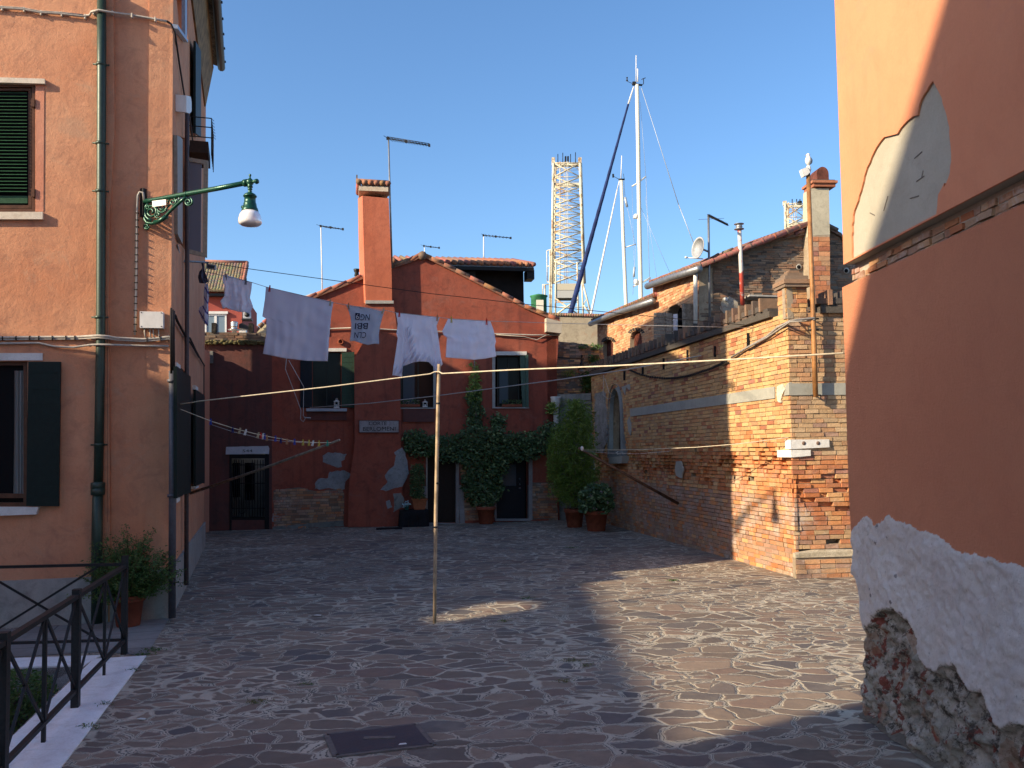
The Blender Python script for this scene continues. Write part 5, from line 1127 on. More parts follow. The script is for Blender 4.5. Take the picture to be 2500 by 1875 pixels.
# ---------------- houses across the canal, outside the picture; they cast the long evening shadows ----------------
SAZ=R(29.5); SEL=R(25)
def solid(name,x0,y0,x1,y1,z,label,cat='house',prof=None,parts=()):
    t=thing(name,V(((x0+x1)/2,(y0+y1)/2,0)),label,cat); m=MB()
    prof=prof or [(y0,0),(y1,0),(y1,z),(y0,z)]
    m.prism([V((x0,y,zz)) for y,zz in prof],V((x1-x0,0,0))); m.build('wall',SALMONP,t); return t
b1=solid('canal_house',-17,-7,-13,8.9,5.5,'low house with a parapet shaped for its shadow, on the far side of the canal, outside the picture')
m=MB(); X=-13
par=[V((X,-7,5.5)),V((X,8.9,5.5)),V((X,8.9,7.05)),V((X,7.2,7.08)),V((X,6.62,7.6)),V((X,-7,7.6))]
ho=[V((X,y,z)) for y,z in ((3.73,6.5),(4.28,6.38),(4.92,6.78),(4.46,7.16),(3.95,7.13))]
m.prism(par,V((-.12,0,0)),[ho]); m.build('shadow_parapet',SALMONP,b1)  # added parapet; top and hole shaped for the shadow and the sunlit strip
b2=solid('gable_house',-9,-9,-6.6,.48,9,'tall gabled house beside the bridge, outside the picture',prof=[(-9,0),(.48,0),(.48,8.7),(.31,9.05),(-.19,9.76),(-.76,10.34),(-1.51,11.18),(-3.2,12.9),(-4.5,13.6),(-9,10)])
N1=solid('unseen_rear_block',-9.3,20.2,-8.4,23.8,6,'unseen stepped block added behind the salmon house to shade the red facade',prof=[(20.25,0),(23.8,0),(23.8,5.0),(23.1,5.0),(23.1,6.5),(21.85,6.5),(21.85,8.18),(20.78,8.18),(20.78,9.65),(20.25,9.65)])  # thin unseen block; its steps shape the shadow edge on the red facade
# ---------------- background: cranes, sailing boats, far houses ----------------
CREAM=M('crane_paint'); CREAM.base(CREAM.mix(CREAM.ramp(CREAM.noise(.35,5,.8),.50,.60),(.56,.52,.40),(.30,.19,.10))).rough(.7); CREAM=CREAM.m
def crane(name,X0,X1,ys,depth,label,parts=True,taper=0):
    c=thing(name,dep((X0+X1)/2,ys[-1],depth),label,'crane','lattice cranes in the shipyard'); D2=depth+ (X1-X0)*depth/2095
    def q(x,y,b=0): return dep(x,y,depth if not b else D2)
    def xl(y): return X0-taper*(y-ys[0])*.012, X1+taper*(y-ys[0])*.032
    m=MB(); mb2=MB()
    for b in (0,1):
        l0,r0=xl(ys[0]); l1,r1=xl(ys[-1]); s=5 if b else 0
        m.tube([q(l0+s,ys[0],b),q(l1+s,ys[-1],b)],.26,6); m.tube([q(r0+s*.4,ys[0],b),q(r1+s*.4,ys[-1],b)],.26,6)
        for i in range(len(ys)-1):
            a,bb=ys[i],ys[i+1]; la,ra=xl(a); lb,rb=xl(bb)
            mb2.tube([q(la+s,a,b),q(ra,a,b)],.10,5); mb2.tube([q(la+s,a,b),q((la+ra)/2,(a+bb)/2,b),q(rb,bb,b)],.11,5); mb2.tube([q(ra,a,b),q(lb+s,bb,b)],.11,5)
            mb2.tube([q(la+s,(a+bb)/2,b),q(ra,(a+bb)/2,b)],.05,4)
            if i%2==0: mb2.tube([q((la+ra)/2,a,b),q(lb+s,(a+bb)/2,b)],.07,4); mb2.tube([q((la+ra)/2,a,b),q(rb,(a+bb)/2,b)],.07,4)
    for y in ys[::1]:
        l,r=xl(y); mb2.tube([q(l,y),q(l+5,y,1)],.08,4); mb2.tube([q(r,y),q(r+2,y,1)],.08,4)
    # ladder and hoist ropes inside
    l,r=xl(ys[0]); mid=(l+r)/2
    for dx in (-16,-6,-1,3): mb2.tube([q(mid+dx,ys[0]-4),q(mid+dx,ys[-1])],.05 if dx>-10 else .09,4)
    m.build('leg',CREAM,c); mb2.build('lattice',CREAM,c)
    return c,q,xl
ys=[398,432,456,478,501,523,545,567,590,610,637,664,692]
c,q,xl=crane('lattice_crane',1351,1416,ys,150,'tall cream and rusty lattice crane tower behind the red house, the complete one',taper=1)
m=MB()
for x in (1351,1416): m.prism([q(x-4,384),q(x+4,384),q(x+4,402),q(x-4,402)],V((0,.6,0)))
m.prism([q(1348,396),q(1419,396),q(1419,403),q(1348,403)],V((0,1,0))); m.prism([q(1352,446),q(1416,446),q(1416,453),q(1352,453)],V((0,.6,0)))
m.build('head_beam',CREAM,c)
m=MB()
for x,h in ((1362,376),(1374,373),(1393,376),(1405,372)): m.tube([q(x,398),q(x,h)],.07,4)
for x in (1381,1387): m.prism([q(x-2,381),q(x+2,381),q(x+2,396),q(x-2,396)],V((0,.6,0)))
m.build('sheave',IRON,c)
m=MB(); m.prism([q(1358,692),q(1412,692),q(1416,708),q(1356,708)],V((0,3,0))); m.build('machine_house',plain('crane_beige',(.50,.46,.36),.7),c)
m=MB(); m.prism([q(1357,709),q(1411,709),q(1411,727),q(1357,727)],V((0,3,0))); m.build('machine_panel',plain('crane_grey',(.42,.43,.42),.7),c)
m=MB()
for xa,ya,xb,yb in ((1347,690,1346,770),(1357,640,1356,770),(1409,640,1412,770),(1420,680,1444,770),(1420,680,1424,770),(1357,730,1412,768),(1412,730,1357,768),(1424,700,1432,730),(1432,730,1424,745),(1424,745,1440,765),(1357,738,1412,738),(1357,750,1436,750),(1335,612,1336,688),(1335,612,1350,608),(1340,625,1350,625),(1336,650,1350,650),(1336,688,1350,692),(1343,610,1342,770),(1330,695,1331,770),(1324,695,1346,695),(1325,695,1325,720)): m.tube([q(xa,ya),q(xb,yb)],.16 if yb>760 else .09,5)
m.build('base_frame',CREAM,c)
m=MB(); 
for i in range(5):
    y=612+i*8; m.tube([q(1347,y),q(1424,y)],.06,4)
m.build('walkway_rail',plain('rail_dark',(.12,.10,.10),.6),c)
hut=thing('green_cabin',dep(1316,768,140),'small green round cabin with a cream door beside the foot of the crane','cabin')
m=MB(); cc=dep(1316,768,140); m.lathe(cc-V((0,0,2)),[(1.28,0),(1.30,4.8),(1.48,4.95),(1.48,5.1),(.1,5.45)],16); m.build('body',plain('cabin_green',(.05,.22,.11),.7,0,.3,1),hut)
m=MB(); f=Fac(dep(1308,760,138.6),dep(1326,760,138.6)); f.rect(m,1309,732,1327,766,0,.1); m.build('door',plain('cabin_door',(.62,.60,.5),.6),hut)
c2_,q2,_=crane('lattice_crane',1917,1965,[497,530,551,569,590],170,'top of a second white lattice crane beside the tall chimney',taper=-1.0)
m=MB(); m.prism([q2(1913,490),q2(1921,490),q2(1921,500),q2(1913,500)],V((0,.6,0))); m.prism([q2(1915,500),q2(1962,500),q2(1962,505),q2(1915,505)],V((0,.6,0))); m.prism([q2(1930,545),q2(1962,540),q2(1962,548),q2(1930,552)],V((0,.6,0))); m.build('head_beam',CREAM,c2_)
m=MB(); 
for x in (1934,1945,1953): m.tube([q2(x,500),q2(x,486)],.1,4)
m.prism([q2(1950,490),q2(1958,490),q2(1958,499),q2(1950,499)],V((0,.8,0))); m.build('sheave',IRON,c2_)
MAST=plain('mast_cream',(.66,.63,.54),.45,.0,.06,.5,.0); STAY=plain('stay_wire',(.45,.50,.56),.5,.3,bump=0)
# big yacht mast
DM=62
y1=thing('yacht_mast',dep(1565,760,DM),'tallest cream yacht mast with spreader and masthead instruments','sailing boat mast','yacht masts beyond the roofs')
d=lambda x,y,k=0: dep(x,y,DM+k)
m=MB(); m.tube([d(1555,207),d(1558,350),d(1561,550),d(1565,735),d(1566,900)],[.145,.15,.155,.16,.16],12); m.build('mast',MAST,y1)
m=MB(); m.tube([d(1553,205),d(1553,135)],.03,5); m.tube([d(1557,200),d(1557,168)],.045,5); m.build('whip_aerial',WHITEP,y1)
m=MB(); m.tube([d(1543,205),d(1568,208)],.07,6); m.tube([d(1544,204),d(1528,197)],.02,4); m.tube([d(1566,207),d(1571,205),d(1571,193)],.03,5); m.tube([d(1566,194),d(1576,190)],.03,5); m.lathe(d(1531,197),[(.08,0),(.03,.12),(.07,.25)],8); m.box(d(1548,204),.12,.1,.12); m.build('masthead_gear',IRON,y1)
m=MB(); m.tube([d(1543,455),d(1558,446),d(1577,431)],.055,6); m.tube([d(1545,700),d(1562,693),d(1588,677)],.05,6); m.tube([d(1563,692),d(1588,680)],.05,6); m.build('spreader',MAST,y1)
m=MB(); m.lathe(d(1553,534),[(.1,0),(.16,.1),(.16,.3),(.05,.36)],10); m.box(d(1551,530),.14,.1,.1); m.lathe(d(1553,695),[(.1,0),(.17,.1),(.17,.3),(.1,.4)],10); m.build('radar',WHITEP,y1)
m=MB()
for a,b,r in (((1566,215),(1657,500),.022),((1657,500),(1700,610),.03),((1566,215),(1660,512),.012),((1577,431),(1586,680),.016),((1577,431),(1563,250),.012),((1562,500),(1635,665),.012),((1575,480),(1605,690),.010),((1588,680),(1590,760),.012)): m.tube([d(*a),d(*b)],r,4)
m.tube([d(1543,455),d(1548,650),d(1546,700)],.01,4); m.build('stay',STAY,y1)
BLUE=plain('navy_sail_cover',(.018,.035,.13),.8,0,.3,1.5,.3)
m=MB(); P_=[]; 
for i in range(90):
    t=i/89; x=lerp(1534,1373,t); y=lerp(254,836,t); P_.append(d(x,y,-3*t))
m.tube(P_,[lerp(.07,.20,i/89)*(1+.05*math.sin(i*1.3)) for i in range(90)],8); fsl=m.build('furled_sail',BLUE,y1,label='furled dark blue foresail running down to the left')
m=MB(); m.tube([d(1547,212),d(1534,254,-0.02)],[.05,.07],6); m.build('furler',WHITEP,y1)
y2=thing('yacht_mast',dep(1529,760,58),'shorter cream yacht mast just left of the tallest one','sailing boat mast','yacht masts beyond the roofs')
d=lambda x,y,k=0: dep(x,y,58+k)
m=MB(); m.tube([d(1517,441),d(1521,560),d(1529,750),d(1530,900)],[.115,.12,.13,.13],12); m.build('mast',MAST,y2)
m=MB(); m.tube([d(1510,438),d(1525,438)],.06,6); m.tube([d(1510,437),d(1499,431)],.018,4); m.box(d(1497,429),.06,.04,.12); m.tube([d(1524,437),d(1522,424)],.015,4); m.build('masthead_gear',IRON,y2)
m=MB(); m.tube([d(1516,436),d(1518,380)],.03,5); m.build('whip_aerial',WHITEP,y2)
m=MB(); P_=[d(lerp(1507,1427,t/40),lerp(462,842,t/40),-1.5*t/40) for t in range(41)]; m.tube(P_,[lerp(.04,.09,i/40)*(1+.06*math.sin(i*2)) for i in range(41)],7); m.tube([d(1512,441),d(1507,462)],.03,5); m.build('furled_sail',plain('white_sail',(.68,.66,.64),.8,0,.1,2,.2),y2,label='furled white foresail running down to the left')
m=MB(); m.tube([d(1527,604),d(1553,596)],.04,5); m.build('spreader',MAST,y2)
m=MB(); m.tube([d(1526,482),d(1531,505)],.09,6); m.tube([d(1523,440),d(1526,482)],.015,4); m.tube([d(1531,505),d(1552,600)],.012,4); m.tube([d(1552,600),d(1545,720)],.012,4); m.tube([d(1549,652),d(1547,676)],.08,5); m.build('stay',STAY,y2)
# far red house at the left with tiled roof
FH=Fac(dep(470,800,37),dep(470,800,37)+RF.u*5)
fh=thing('far_red_house',FH.at(560,830),'red house with a steep tiled roof and white window seen over the garden wall','house')
rx=FH.sz(591,700)[0]; lx=FH.sz(470,700)[0]; ze=FH.sz(540,716)[1]
m=MB(); wh=[(501,768),(552,768),(552,830),(501,830)]; m.prism([FH.pt(lx,0),FH.pt(rx,0),FH.pt(rx,ze+.1),FH.pt(lx,ze+.1)],-FH.n*6,[]); m.build('wall',plaster('far_red_plaster',(.30,.06,.045),(.2,.045,.035),(.34,.075,.055),.4,1,.2),fh)
m=MB(); bars(FH,m,500,767,553,830,4,.06,.08); FH.rect(m,523,771,529,830,.06,.08); FH.rect(m,498,760,556,766,.12,.15); w_=m.build('window',WHITEP,fh); m=MB(); FH.rect(m,503,771,550,830,.03,.02); m.build('pane',glass('pale_far_glass',(.16,.22,.27),.3,.4),w_)
m=MB(); n=17; e0=FH.pt(lx,ze,.5); e1=FH.pt(rx+.05,ze,.5); d_=-FH.n*1.9+V((0,0,1.6))
m.prism([e0,e1,e1+d_,e0+d_],V((0,0,.05)),(),0,(.12,.08,.05))
for i in range(n+1):
    p=e0.lerp(e1,i/n)+V((0,0,.05)); L=d_.length; dn=d_/L; base_c=(.34,.12,.075) if i>=n-1 else (.26,.20,.13)
    for j in range(int(L/.2)): qq=p+dn*(.2*j); cc_=tuple(x*rn.uniform(.7,1.2) for x in (base_c if rn.random()>.12 or j<L/.2-2 else (.34,.12,.075))); m.tube([qq,qq+dn*.205+V((0,0,-.01))],[.10,.075],7,0,cc_)
m.tube([e1+V((0,0,.1)),e1+d_+V((0,0,.1))],.08,6,0,(.36,.12,.08)); m.tube([e0+d_+V((0,0,.08)),e1+d_+V((0,0,.08))],.1,6,0,(.36,.12,.08)); m.build('roof',TILE,fh)
m=MB(); FH.rect(m,480,716,592,722,.35,.4); m.build('eave',IRON,fh)
m=MB(); FH.rect(m,593,760,611,777,.2,.35); ac=m.build('air_conditioner',plain('ac_white',(.5,.52,.55),.5),label='small air conditioner box on the corner of the far red house',cat='air conditioner'); m=MB(); FH.rect(m,590,777,614,781,.25,.45); m.build('bracket',IRON,ac); m=MB(); m.lathe(FH.at(603,768,.21),[(.11,0),(.11,.01)],14,0,FH.n); m.build('fan',IRON,ac)
f2=thing('steel_flue',FH.at(572,816,1.2),'shiny steel flue with ribbed cap above the garden wall','flue pipe'); m=MB(); b=FH.at(572,830,1.2); m.lathe(b,[(.10,0),(.10,.38),(.26,.42),(.26,.44),(.13,.46),(.13,.55),(.16,.57),(.13,.6),(.16,.64),(.13,.68),(.16,.72),(.13,.78)],16); m.build('pipe',plain('shiny_steel',(.6,.58,.55),.25,.8),f2)
m=MB(); FH.slab(m,[(583,792),(590,788),(611,798),(610,806),(600,803),(583,800)],1.1,.4); m.build('cowl',IRON,f2)
yh=thing('pale_house',dep(640,830,44),'pale yellow house end with a red tiled verge behind the garden wall','house')
YH=Fac(dep(600,800,44),dep(600,800,44)+RF.u*5); m=MB(); YH.slab(m,[(602,830),(650,784),(700,742),(700,840),(602,840)],0,3); m.build('wall',plaster('pale_yellow',(.62,.55,.36),(.5,.42,.28),(.68,.62,.44),.4,1,.2),yh)
m=MB(); a=YH.at(600,826,.2); b=YH.at(702,738,.2); L=(b-a).length
for i in range(int(L/.3)): p=a.lerp(b,i*.3/L); m.tube([p,a.lerp(b,(i*.3+.28)/L)],[.14,.11],7,0,tuple(x*rn.uniform(.7,1.2) for x in (.36,.13,.08)))
m.build('roof',TILE,yh)
wc_=thing('white_chimney',FH.at(592,816,.6),'short white chimney with red cap behind the steel flue','chimney'); m=MB(); FH.rect(m,583,803,600,835,.4,.5); m.build('shaft',WHITEP,wc_); m=MB(); FH.rect(m,581,800,602,803,.45,.6); m.build('cap',TERRA,wc_)
# ---------------- poles, lines, laundry ----------------
def idep(xs,ds,x):
    for (x0,x1),(d0,d1) in zip(zip(xs[:-1],xs[1:]),zip(ds[:-1],ds[1:])):
        if x<=x1 or x1==xs[-1]: t=(x-x0)/(x1-x0); return 1/lerp(1/d0,1/d1,t)
pb_=gnd(1061,1522)
pole=thing('clothes_pole',pb_,'thin pale wooden pole standing in the courtyard propping up the rope','pole')
m=MB(); pts=[(1061,1522),(1062,1400),(1064,1250),(1068,1060),(1070,960),(1072,889)]; rp_=random.Random(4)
m.tube([dep(x,y,pb_.y) if i else pb_ for i,(x,y) in enumerate(pts)],[.021,.022,.023,.023,.022,.020],8)
m.build('shaft',POLEW,pole); m=MB()
for x,y in ((1063.5,1287),(1067,1180),(1070,985)): p=dep(x,y,pb_.y); m.lathe(p,[(.0235,-.012),(.026,-.01),(.026,.01),(.0235,.012)],8)
m.build('tape',IRON,pole)
def line(name,pp,xs,ds,r,mat,label,cat='clothes line'):
    m=MB(); m.tube([dep(x,y,idep(xs,ds,x)) for x,y in pp],r,6); return m.build(name,mat,label=label,cat=cat)
line('rope',[(425,990),(445,986),(478,981),(490,979),(800,944.5),(1050,913),(1061,908),(1071,907),(1080,912),(1250,903),(1500,893),(1800,877),(2059,862)],[425,1067,2059],[11.2,10.62,7.0],.0085,ROPE,'thick cream rope stretched from the salmon house over the pole to the orange house','rope')
wx,wd=[500,1838],[14.15,15.0]
WLp=[(497,662),(545,673),(600,685),(615,689.5),(648,700),(813.5,738.5),(846,745),(938,757),(965,763),(1073.6,775),(1092.6,777.7),(1198,784),(1372,789.5),(1600,795),(1838,800)]
line('clothes_line',WLp,wx,wd,.005,LINE,'thin line on which the white laundry hangs','clothes line')
line('wire',[(505,640),(591,654),(889.4,695),(1050,716.6),(1136,726),(1280,742.4),(1621.6,775.5),(1840,795.5)],wx,wd,.006,CABLED,'thin dark wire crossing the courtyard above the laundry','wire')
s0=RF.at(757,995,.25); s1=BW.at(1712,868,.04)
line('clothes_line',[(757,995),(900,985),(1062,967),(1365,927),(1533,902),(1712,868)],[757,1712],[s0.y,s1.y],.012,LINE,'grey line from the left window sill of the red house to the brick wall')
tipd=12.6
line('clothes_line',[(425,993)]+cD([(0,195),(245,290),(450,355),(650,405),(800,435),(1000,470),(1200,482),(1320,482)]),[425,810],[11.2,tipd],.0055,ROPE,'sagging pale line full of coloured pegs from the corner pipe to the slanting stick')
line('clothes_line',cD([(245,320),(440,385),(560,410),(700,450),(900,470),(1100,484),(1320,484)]),[425,810],[11.6,tipd+.05],.003,LINE,'thinner line just below the peg line')
m=MB(); a=LS.at(465,1204,.02); b=dep(829,1074,tipd-.05); m.tube([a,a.lerp(b,.5)-V((0,0,.02)),b],[.026,.022,.016],8); m.build('stick',WOOD,label='grey wooden stick slanting out from the salmon house shutter holding the peg line',cat='stick')
a=BW.at(1655,1229,.02); b=dep(1413,1094,17.2); m=MB(); m.tube([a,b],[.036,.024],8); m.build('stick',plain('brown_pole',(.16,.10,.07),.85,0,.3,8),label='brown wooden pole slanting out from the brick wall beside the potted shrubs',cat='stick')
e_=BW.at(1925,1068,.05); 
line('clothes_line',[(1419,1099),(1560,1098),(1700,1092),(1800,1084),(1925,1068)],[1419,1925],[17.15,e_.y],.007,ROPE,'white line from the brown pole to the corner stones of the brick wall')
line('clothes_line',[(1421,1101),(1480,1106),(1560,1108),(1640,1101)],[1419,1925],[17.2,e_.y],.004,LINE,'thin second line sagging under the white line by the brick wall')
m=MB(); m.lathe(dep(1421,1098,17.1),[(.01,-.02),(.03,0),(.03,.05),(.01,.07)],8); m.build('line_hook',WHITEP,label='white hook at the tip of the brown pole',cat='hook')
m=MB(); m.tube([RF.at(x,y,.5) for x,y in cB([(922,1000),(910,1110),(980,1290),(1050,1480),(1045,1560),(1070,1585),(1090,1550),(1070,1530),(1075,1270),(940,1030)])],.010,5); m.tube([RF.at(x,y,.4) for x,y in cB([(1075,1545),(1140,1550)])],.015,5); m.build('string_loop',LINE,label='loose loop of string on an iron hook beside the left window of the red house',cat='string')
m=MB(); m.tube([BW.at(x,y,.07) for x,y in cF([(640,240),(635,420),(680,460),(740,430),(690,400),(650,270)])],.007,5); m.build('string_loop',LINE,label='white string hanging beside the arched window of the brick wall',cat='string')
# --- pegs ---
pegm={k:plain('peg_'+k,c,.6) for k,c in dict(blue=(.03,.06,.35),white=(.7,.7,.7),red=(.5,.04,.03),yellow=(.55,.42,.08),beige=(.5,.42,.28),green=(.02,.3,.2),tan=(.4,.2,.1),grey=(.15,.15,.18),navy=(.01,.015,.12)).items()}
def peg(p,mat,label,group,h=.085,tilt=0.):
    t=thing('clothes_peg',p,label,'clothes peg',group)
    for sgn in (-1,1):
        m=MB(); up=V((math.sin(tilt),0,math.cos(tilt))); sd=V((math.cos(tilt),0,-math.sin(tilt)))
        m.bar(p-up*h*.62+sd*sgn*.010,p+up*h*.38+sd*sgn*.003,.012,.010,V((0,1,0))); m.build('prong',mat,t)
    return t
def pegs_on(line_pts,xs,ds,items,group,fmt,h,up=True):
    for (x,y,c,lab,tl) in items:
        for i in range(len(line_pts)-1):
            if line_pts[i][0]<=x<=line_pts[i+1][0]: t=(x-line_pts[i][0])/(line_pts[i+1][0]-line_pts[i][0]); yy=lerp(line_pts[i][1],line_pts[i+1][1],t); break
        p=dep(x,yy,idep(xs,ds,x)-.004); peg(p,pegm[c],fmt%lab,group,h,tl)
pegs_on(WLp,wx,wd,[(552,0,'grey','at the left corner of the smallest white shirt',0),(600.5,0,'grey','sticking up from the right shoulder of the smallest white shirt',.1),(658.5,0,'red','at the left corner of the large sheet',.1),(806.5,0,'beige','at the right corner of the large sheet',.1),(851,0,'tan','at the left corner of the lettered cloth',0),(936,0,'beige','at the right corner of the lettered cloth',.4),(975,0,'red','at the left shoulder of the ruffled white top',.05),(1067.5,0,'tan','at the right shoulder of the ruffled white top',.05),(1102,0,'yellow','at the left of the plain white shirt',0),(1188,0,'red','at the right of the plain white shirt',0)],'pegs holding the laundry','clothes peg %s',.11)
PLp=[(425,993)]+cD([(0,195),(245,290),(450,355),(650,405),(800,435),(1000,470),(1200,482),(1320,482)])
names=[('blue','leftmost blue peg alone on the sagging peg line'),('navy','dark peg second from the left on the sagging peg line'),('beige','beige peg left of the first white peg on the peg line'),('white','white peg between two beige pegs on the peg line'),('beige','beige peg left of the bunch on the peg line'),('red','red peg in the bunch on the peg line'),('white','white peg in the bunch on the peg line'),('blue','bright blue peg in the bunch on the peg line'),('tan','tan peg at the right of the bunch on the peg line'),('blue','blue peg just right of the bunch on the peg line'),('navy','navy peg hanging low in the middle of the peg line'),('tan','orange brown peg in the middle of the peg line'),('blue','light blue peg right of the orange brown peg'),('yellow','first yellow peg from the left near the stick'),('yellow','second yellow peg from the left near the stick'),('white','slanting white peg between two yellow pegs'),('yellow','yellow peg next to the green peg'),('green','green peg nearest the tip of the slanting stick')]
for (x,(c_,lb)) in zip([237,435,500,552,665,688,708,722,742,820,868,922,992,1068,1122,1158,1212,1288],names):
    X=450+x*.27125
    for i in range(len(PLp)-1):
        if PLp[i][0]<=X<=PLp[i+1][0]: t=(X-PLp[i][0])/(PLp[i+1][0]-PLp[i][0]); yy=lerp(PLp[i][1],PLp[i+1][1],t); break
    low=2.2 if c_ in('navy','tan') else 0
    peg(dep(X,yy+low,idep([425,810],[11.2,tipd],X)),pegm[c_],lb,'pegs on the empty peg line',.085,.25 if c_ in('beige','white') else 0)
# --- cloths ---
def resamp(pp,n):
    L=[0]
    for a,b in zip(pp[:-1],pp[1:]): L.append(L[-1]+math.hypot(b[0]-a[0],b[1]-a[1]))
    out=[]
    for i in range(n):
        s=L[-1]*i/(n-1); k=max(j for j in range(len(L)) if L[j]<=s+1e-9); k=min(k,len(L)-2); t=(s-L[k])/(L[k+1]-L[k]); out.append((lerp(pp[k][0],pp[k+1][0],t),lerp(pp[k][1],pp[k+1][1],t)))
    return out
def cloth(name,top,bot,lef,rig,depf,mat,label,cat,folds,seed,amp=.05,nu=56,nv=44,bil=.0,ruf=None):
    T=resamp(top,nu);B=resamp(bot,nu);Lf=resamp(lef,nv);Rg=resamp(rig,nv); m=MB(); vs=[]; r=random.Random(seed); ph=r.uniform(0,9)
    for j in range(nv):
        v=j/(nv-1)
        for i in range(nu):
            u=i/(nu-1)
            x=(1-v)*T[i][0]+v*B[i][0]+(1-u)*Lf[j][0]+u*Rg[j][0]-((1-u)*(1-v)*T[0][0]+u*(1-v)*T[-1][0]+(1-u)*v*B[0][0]+u*v*B[-1][0])
            y=(1-v)*T[i][1]+v*B[i][1]+(1-u)*Lf[j][1]+u*Rg[j][1]-((1-u)*(1-v)*T[0][1]+u*(1-v)*T[-1][1]+(1-u)*v*B[0][1]+u*v*B[-1][1])
            n=noise.noise(V((u*folds*.9+ph,v*.9,0))); n2=noise.noise(V((u*folds*2.3+ph,v*1.6,4)))
            off=amp*(v**.6)*(n*1.6+.7*n2)+amp*.45*noise.noise(V((u*5,v*6,ph)))+bil*math.sin(v*3.14)*math.sin(u*3.14)
            if ruf: off+=ruf(u,v)
            vs.append(dep(x,y,depf(x)+off))
    fs=[(j*nu+i,j*nu+i+1,(j+1)*nu+i+1,(j+1)*nu+i) for j in range(nv-1) for i in range(nu-1)]
    m.add(vs,fs,0,None,True); o=m.build(name,mat,label=label,cat=cat); md=o.modifiers.new('thickness','SOLIDIFY'); md.thickness=.0025
    return o,vs,nu,nv
wdf=lambda x: idep(wx,wd,x)+.01
def c6(pp): return [(400+x*.18083,600+y*.18083) for x,y in pp]
cloth('shirt',c6([(800,395),(860,400),(1000,440),(1110,470),(1192,492)]),c6([(800,852),(840,832),(900,862),(1000,888),(1080,896),(1130,905),(1168,935)]),c6([(800,395),(792,470),(822,545),(818,680),(762,748),(800,852)]),c6([(1192,492),(1182,600),(1162,700),(1207,828),(1178,868),(1168,935)]),wdf,CLOTH,'smallest white shirt hanging upside down in front of the tiled roof','shirt',5,1,.06)
cloth('sheet',[(649,701),(813.5,739)],cB([(708,972),(900,1012),(1100,1036),(1290,1040)]),cB([(735,372),(726,480),(702,636),(738,656),(736,800),(708,972)]),cB([(1342,506),(1322,620),(1302,850),(1290,1040)]),wdf,CLOTHG,'large plain white sheet, the biggest piece of laundry','sheet',4,2,.075,80,60)
def c3(pp): return [(830+x*.07232,730+y*.07232) for x,y in pp]
bag,bv,bu,bn=cloth('lettered_cloth',c3([(200,180),(600,262),(1000,322),(1400,400),(1510,372)]),c3([(330,1420),(480,1412),(700,1490),(950,1552),(1150,1510),(1320,1522)]),c3([(200,180),(300,420),(350,600),(385,850),(375,1100),(330,1420)]),c3([(1510,372),(1420,650),(1345,950),(1312,1200),(1320,1522)]),wdf,clothmat('lettered_cotton',(.62,.66,.74),(.56,.60,.70)),'white cloth printed with dark blue letters hanging upside down beside the large sheet','cloth',3,3,.035)
def onbag(cx,cy,s):    # text plane -> cloth, rotated half a turn
    def f(x,y):
        px=cx-x*s-(-y)*s*(-.12); py=cy+y*s; p=dep(px,py,wdf(px)-.030); return p
    return f
NAVY=plain('navy_print',(.006,.010,.045),.85,bump=0)
def btxt(s,X,Y,w,h): 
    px,py=c3([(X,Y)])[0]; text(s,1.0,onbag(px,py,1.0),V((1,0,0)),V((0,0,1)),NAVY,'lettering',bag,fit=(w*.07232,h*.07232))
def parent_fix():
    pass
btxt('NG',850,605,310,205); btxt('BBI',725,900,430,205); btxt('CLN',680,1205,400,200)
# boxed nine
px,py=c3([(592,580)])[0]; m=MB()
def bp(x,y,o=.030): X,Y=c3([(x,y)])[0]; return dep(X,Y,wdf(X)-o)
m.add([bp(518,470),bp(672,480),bp(660,698),bp(512,690)],[(0,1,2,3)]); m.build('lettering',NAVY,bag)
text('9',1.0,lambda x,y: dep(px-x,py+y,wdf(px)-.033),V((1,0,0)),V((0,0,1)),CLOTH,'lettering',bag,fit=(105*.07232,165*.07232))
def ruf(u,v):
    k=math.exp(-((v-.93)/.07)**2)+math.exp(-((u-.22-.25*v)/.05)**2)*(v>.25); return .05*k*math.sin(u*70+v*26)*(1 if v>.1 else 0)
cloth('ruffled_top',cC([(245,602),(400,622),(520,632),(640,646)]),cC([(212,1165),(300,1180),(306,1085),(400,1050),(460,1040),(540,1046),(580,1085),(600,1150),(628,1105),(666,1068)]),cC([(245,602),(262,700),(250,800),(262,830),(240,980),(225,1080),(212,1165)]),cC([(640,646),(612,720),(632,850),(650,1000),(666,1068)]),wdf,CLOTH,'white top with ruffled edges, hanging left of the plain white shirt','top',6,4,.06,110,80,ruf=ruf)
cloth('tshirt',cC([(715,655),(860,665),(930,668),(1095,676)]),cC([(693,1005),(800,1014),(950,1026),(1050,1016),(1148,997)]),cC([(715,655),(690,710),(663,765),(672,802),(706,826),(700,900),(693,1005)]),cC([(1095,676),(1125,760),(1146,862),(1136,900),(1148,997)]),wdf,CLOTH,'plain white shirt, rightmost piece of laundry on the line','shirt',5,6,.06)
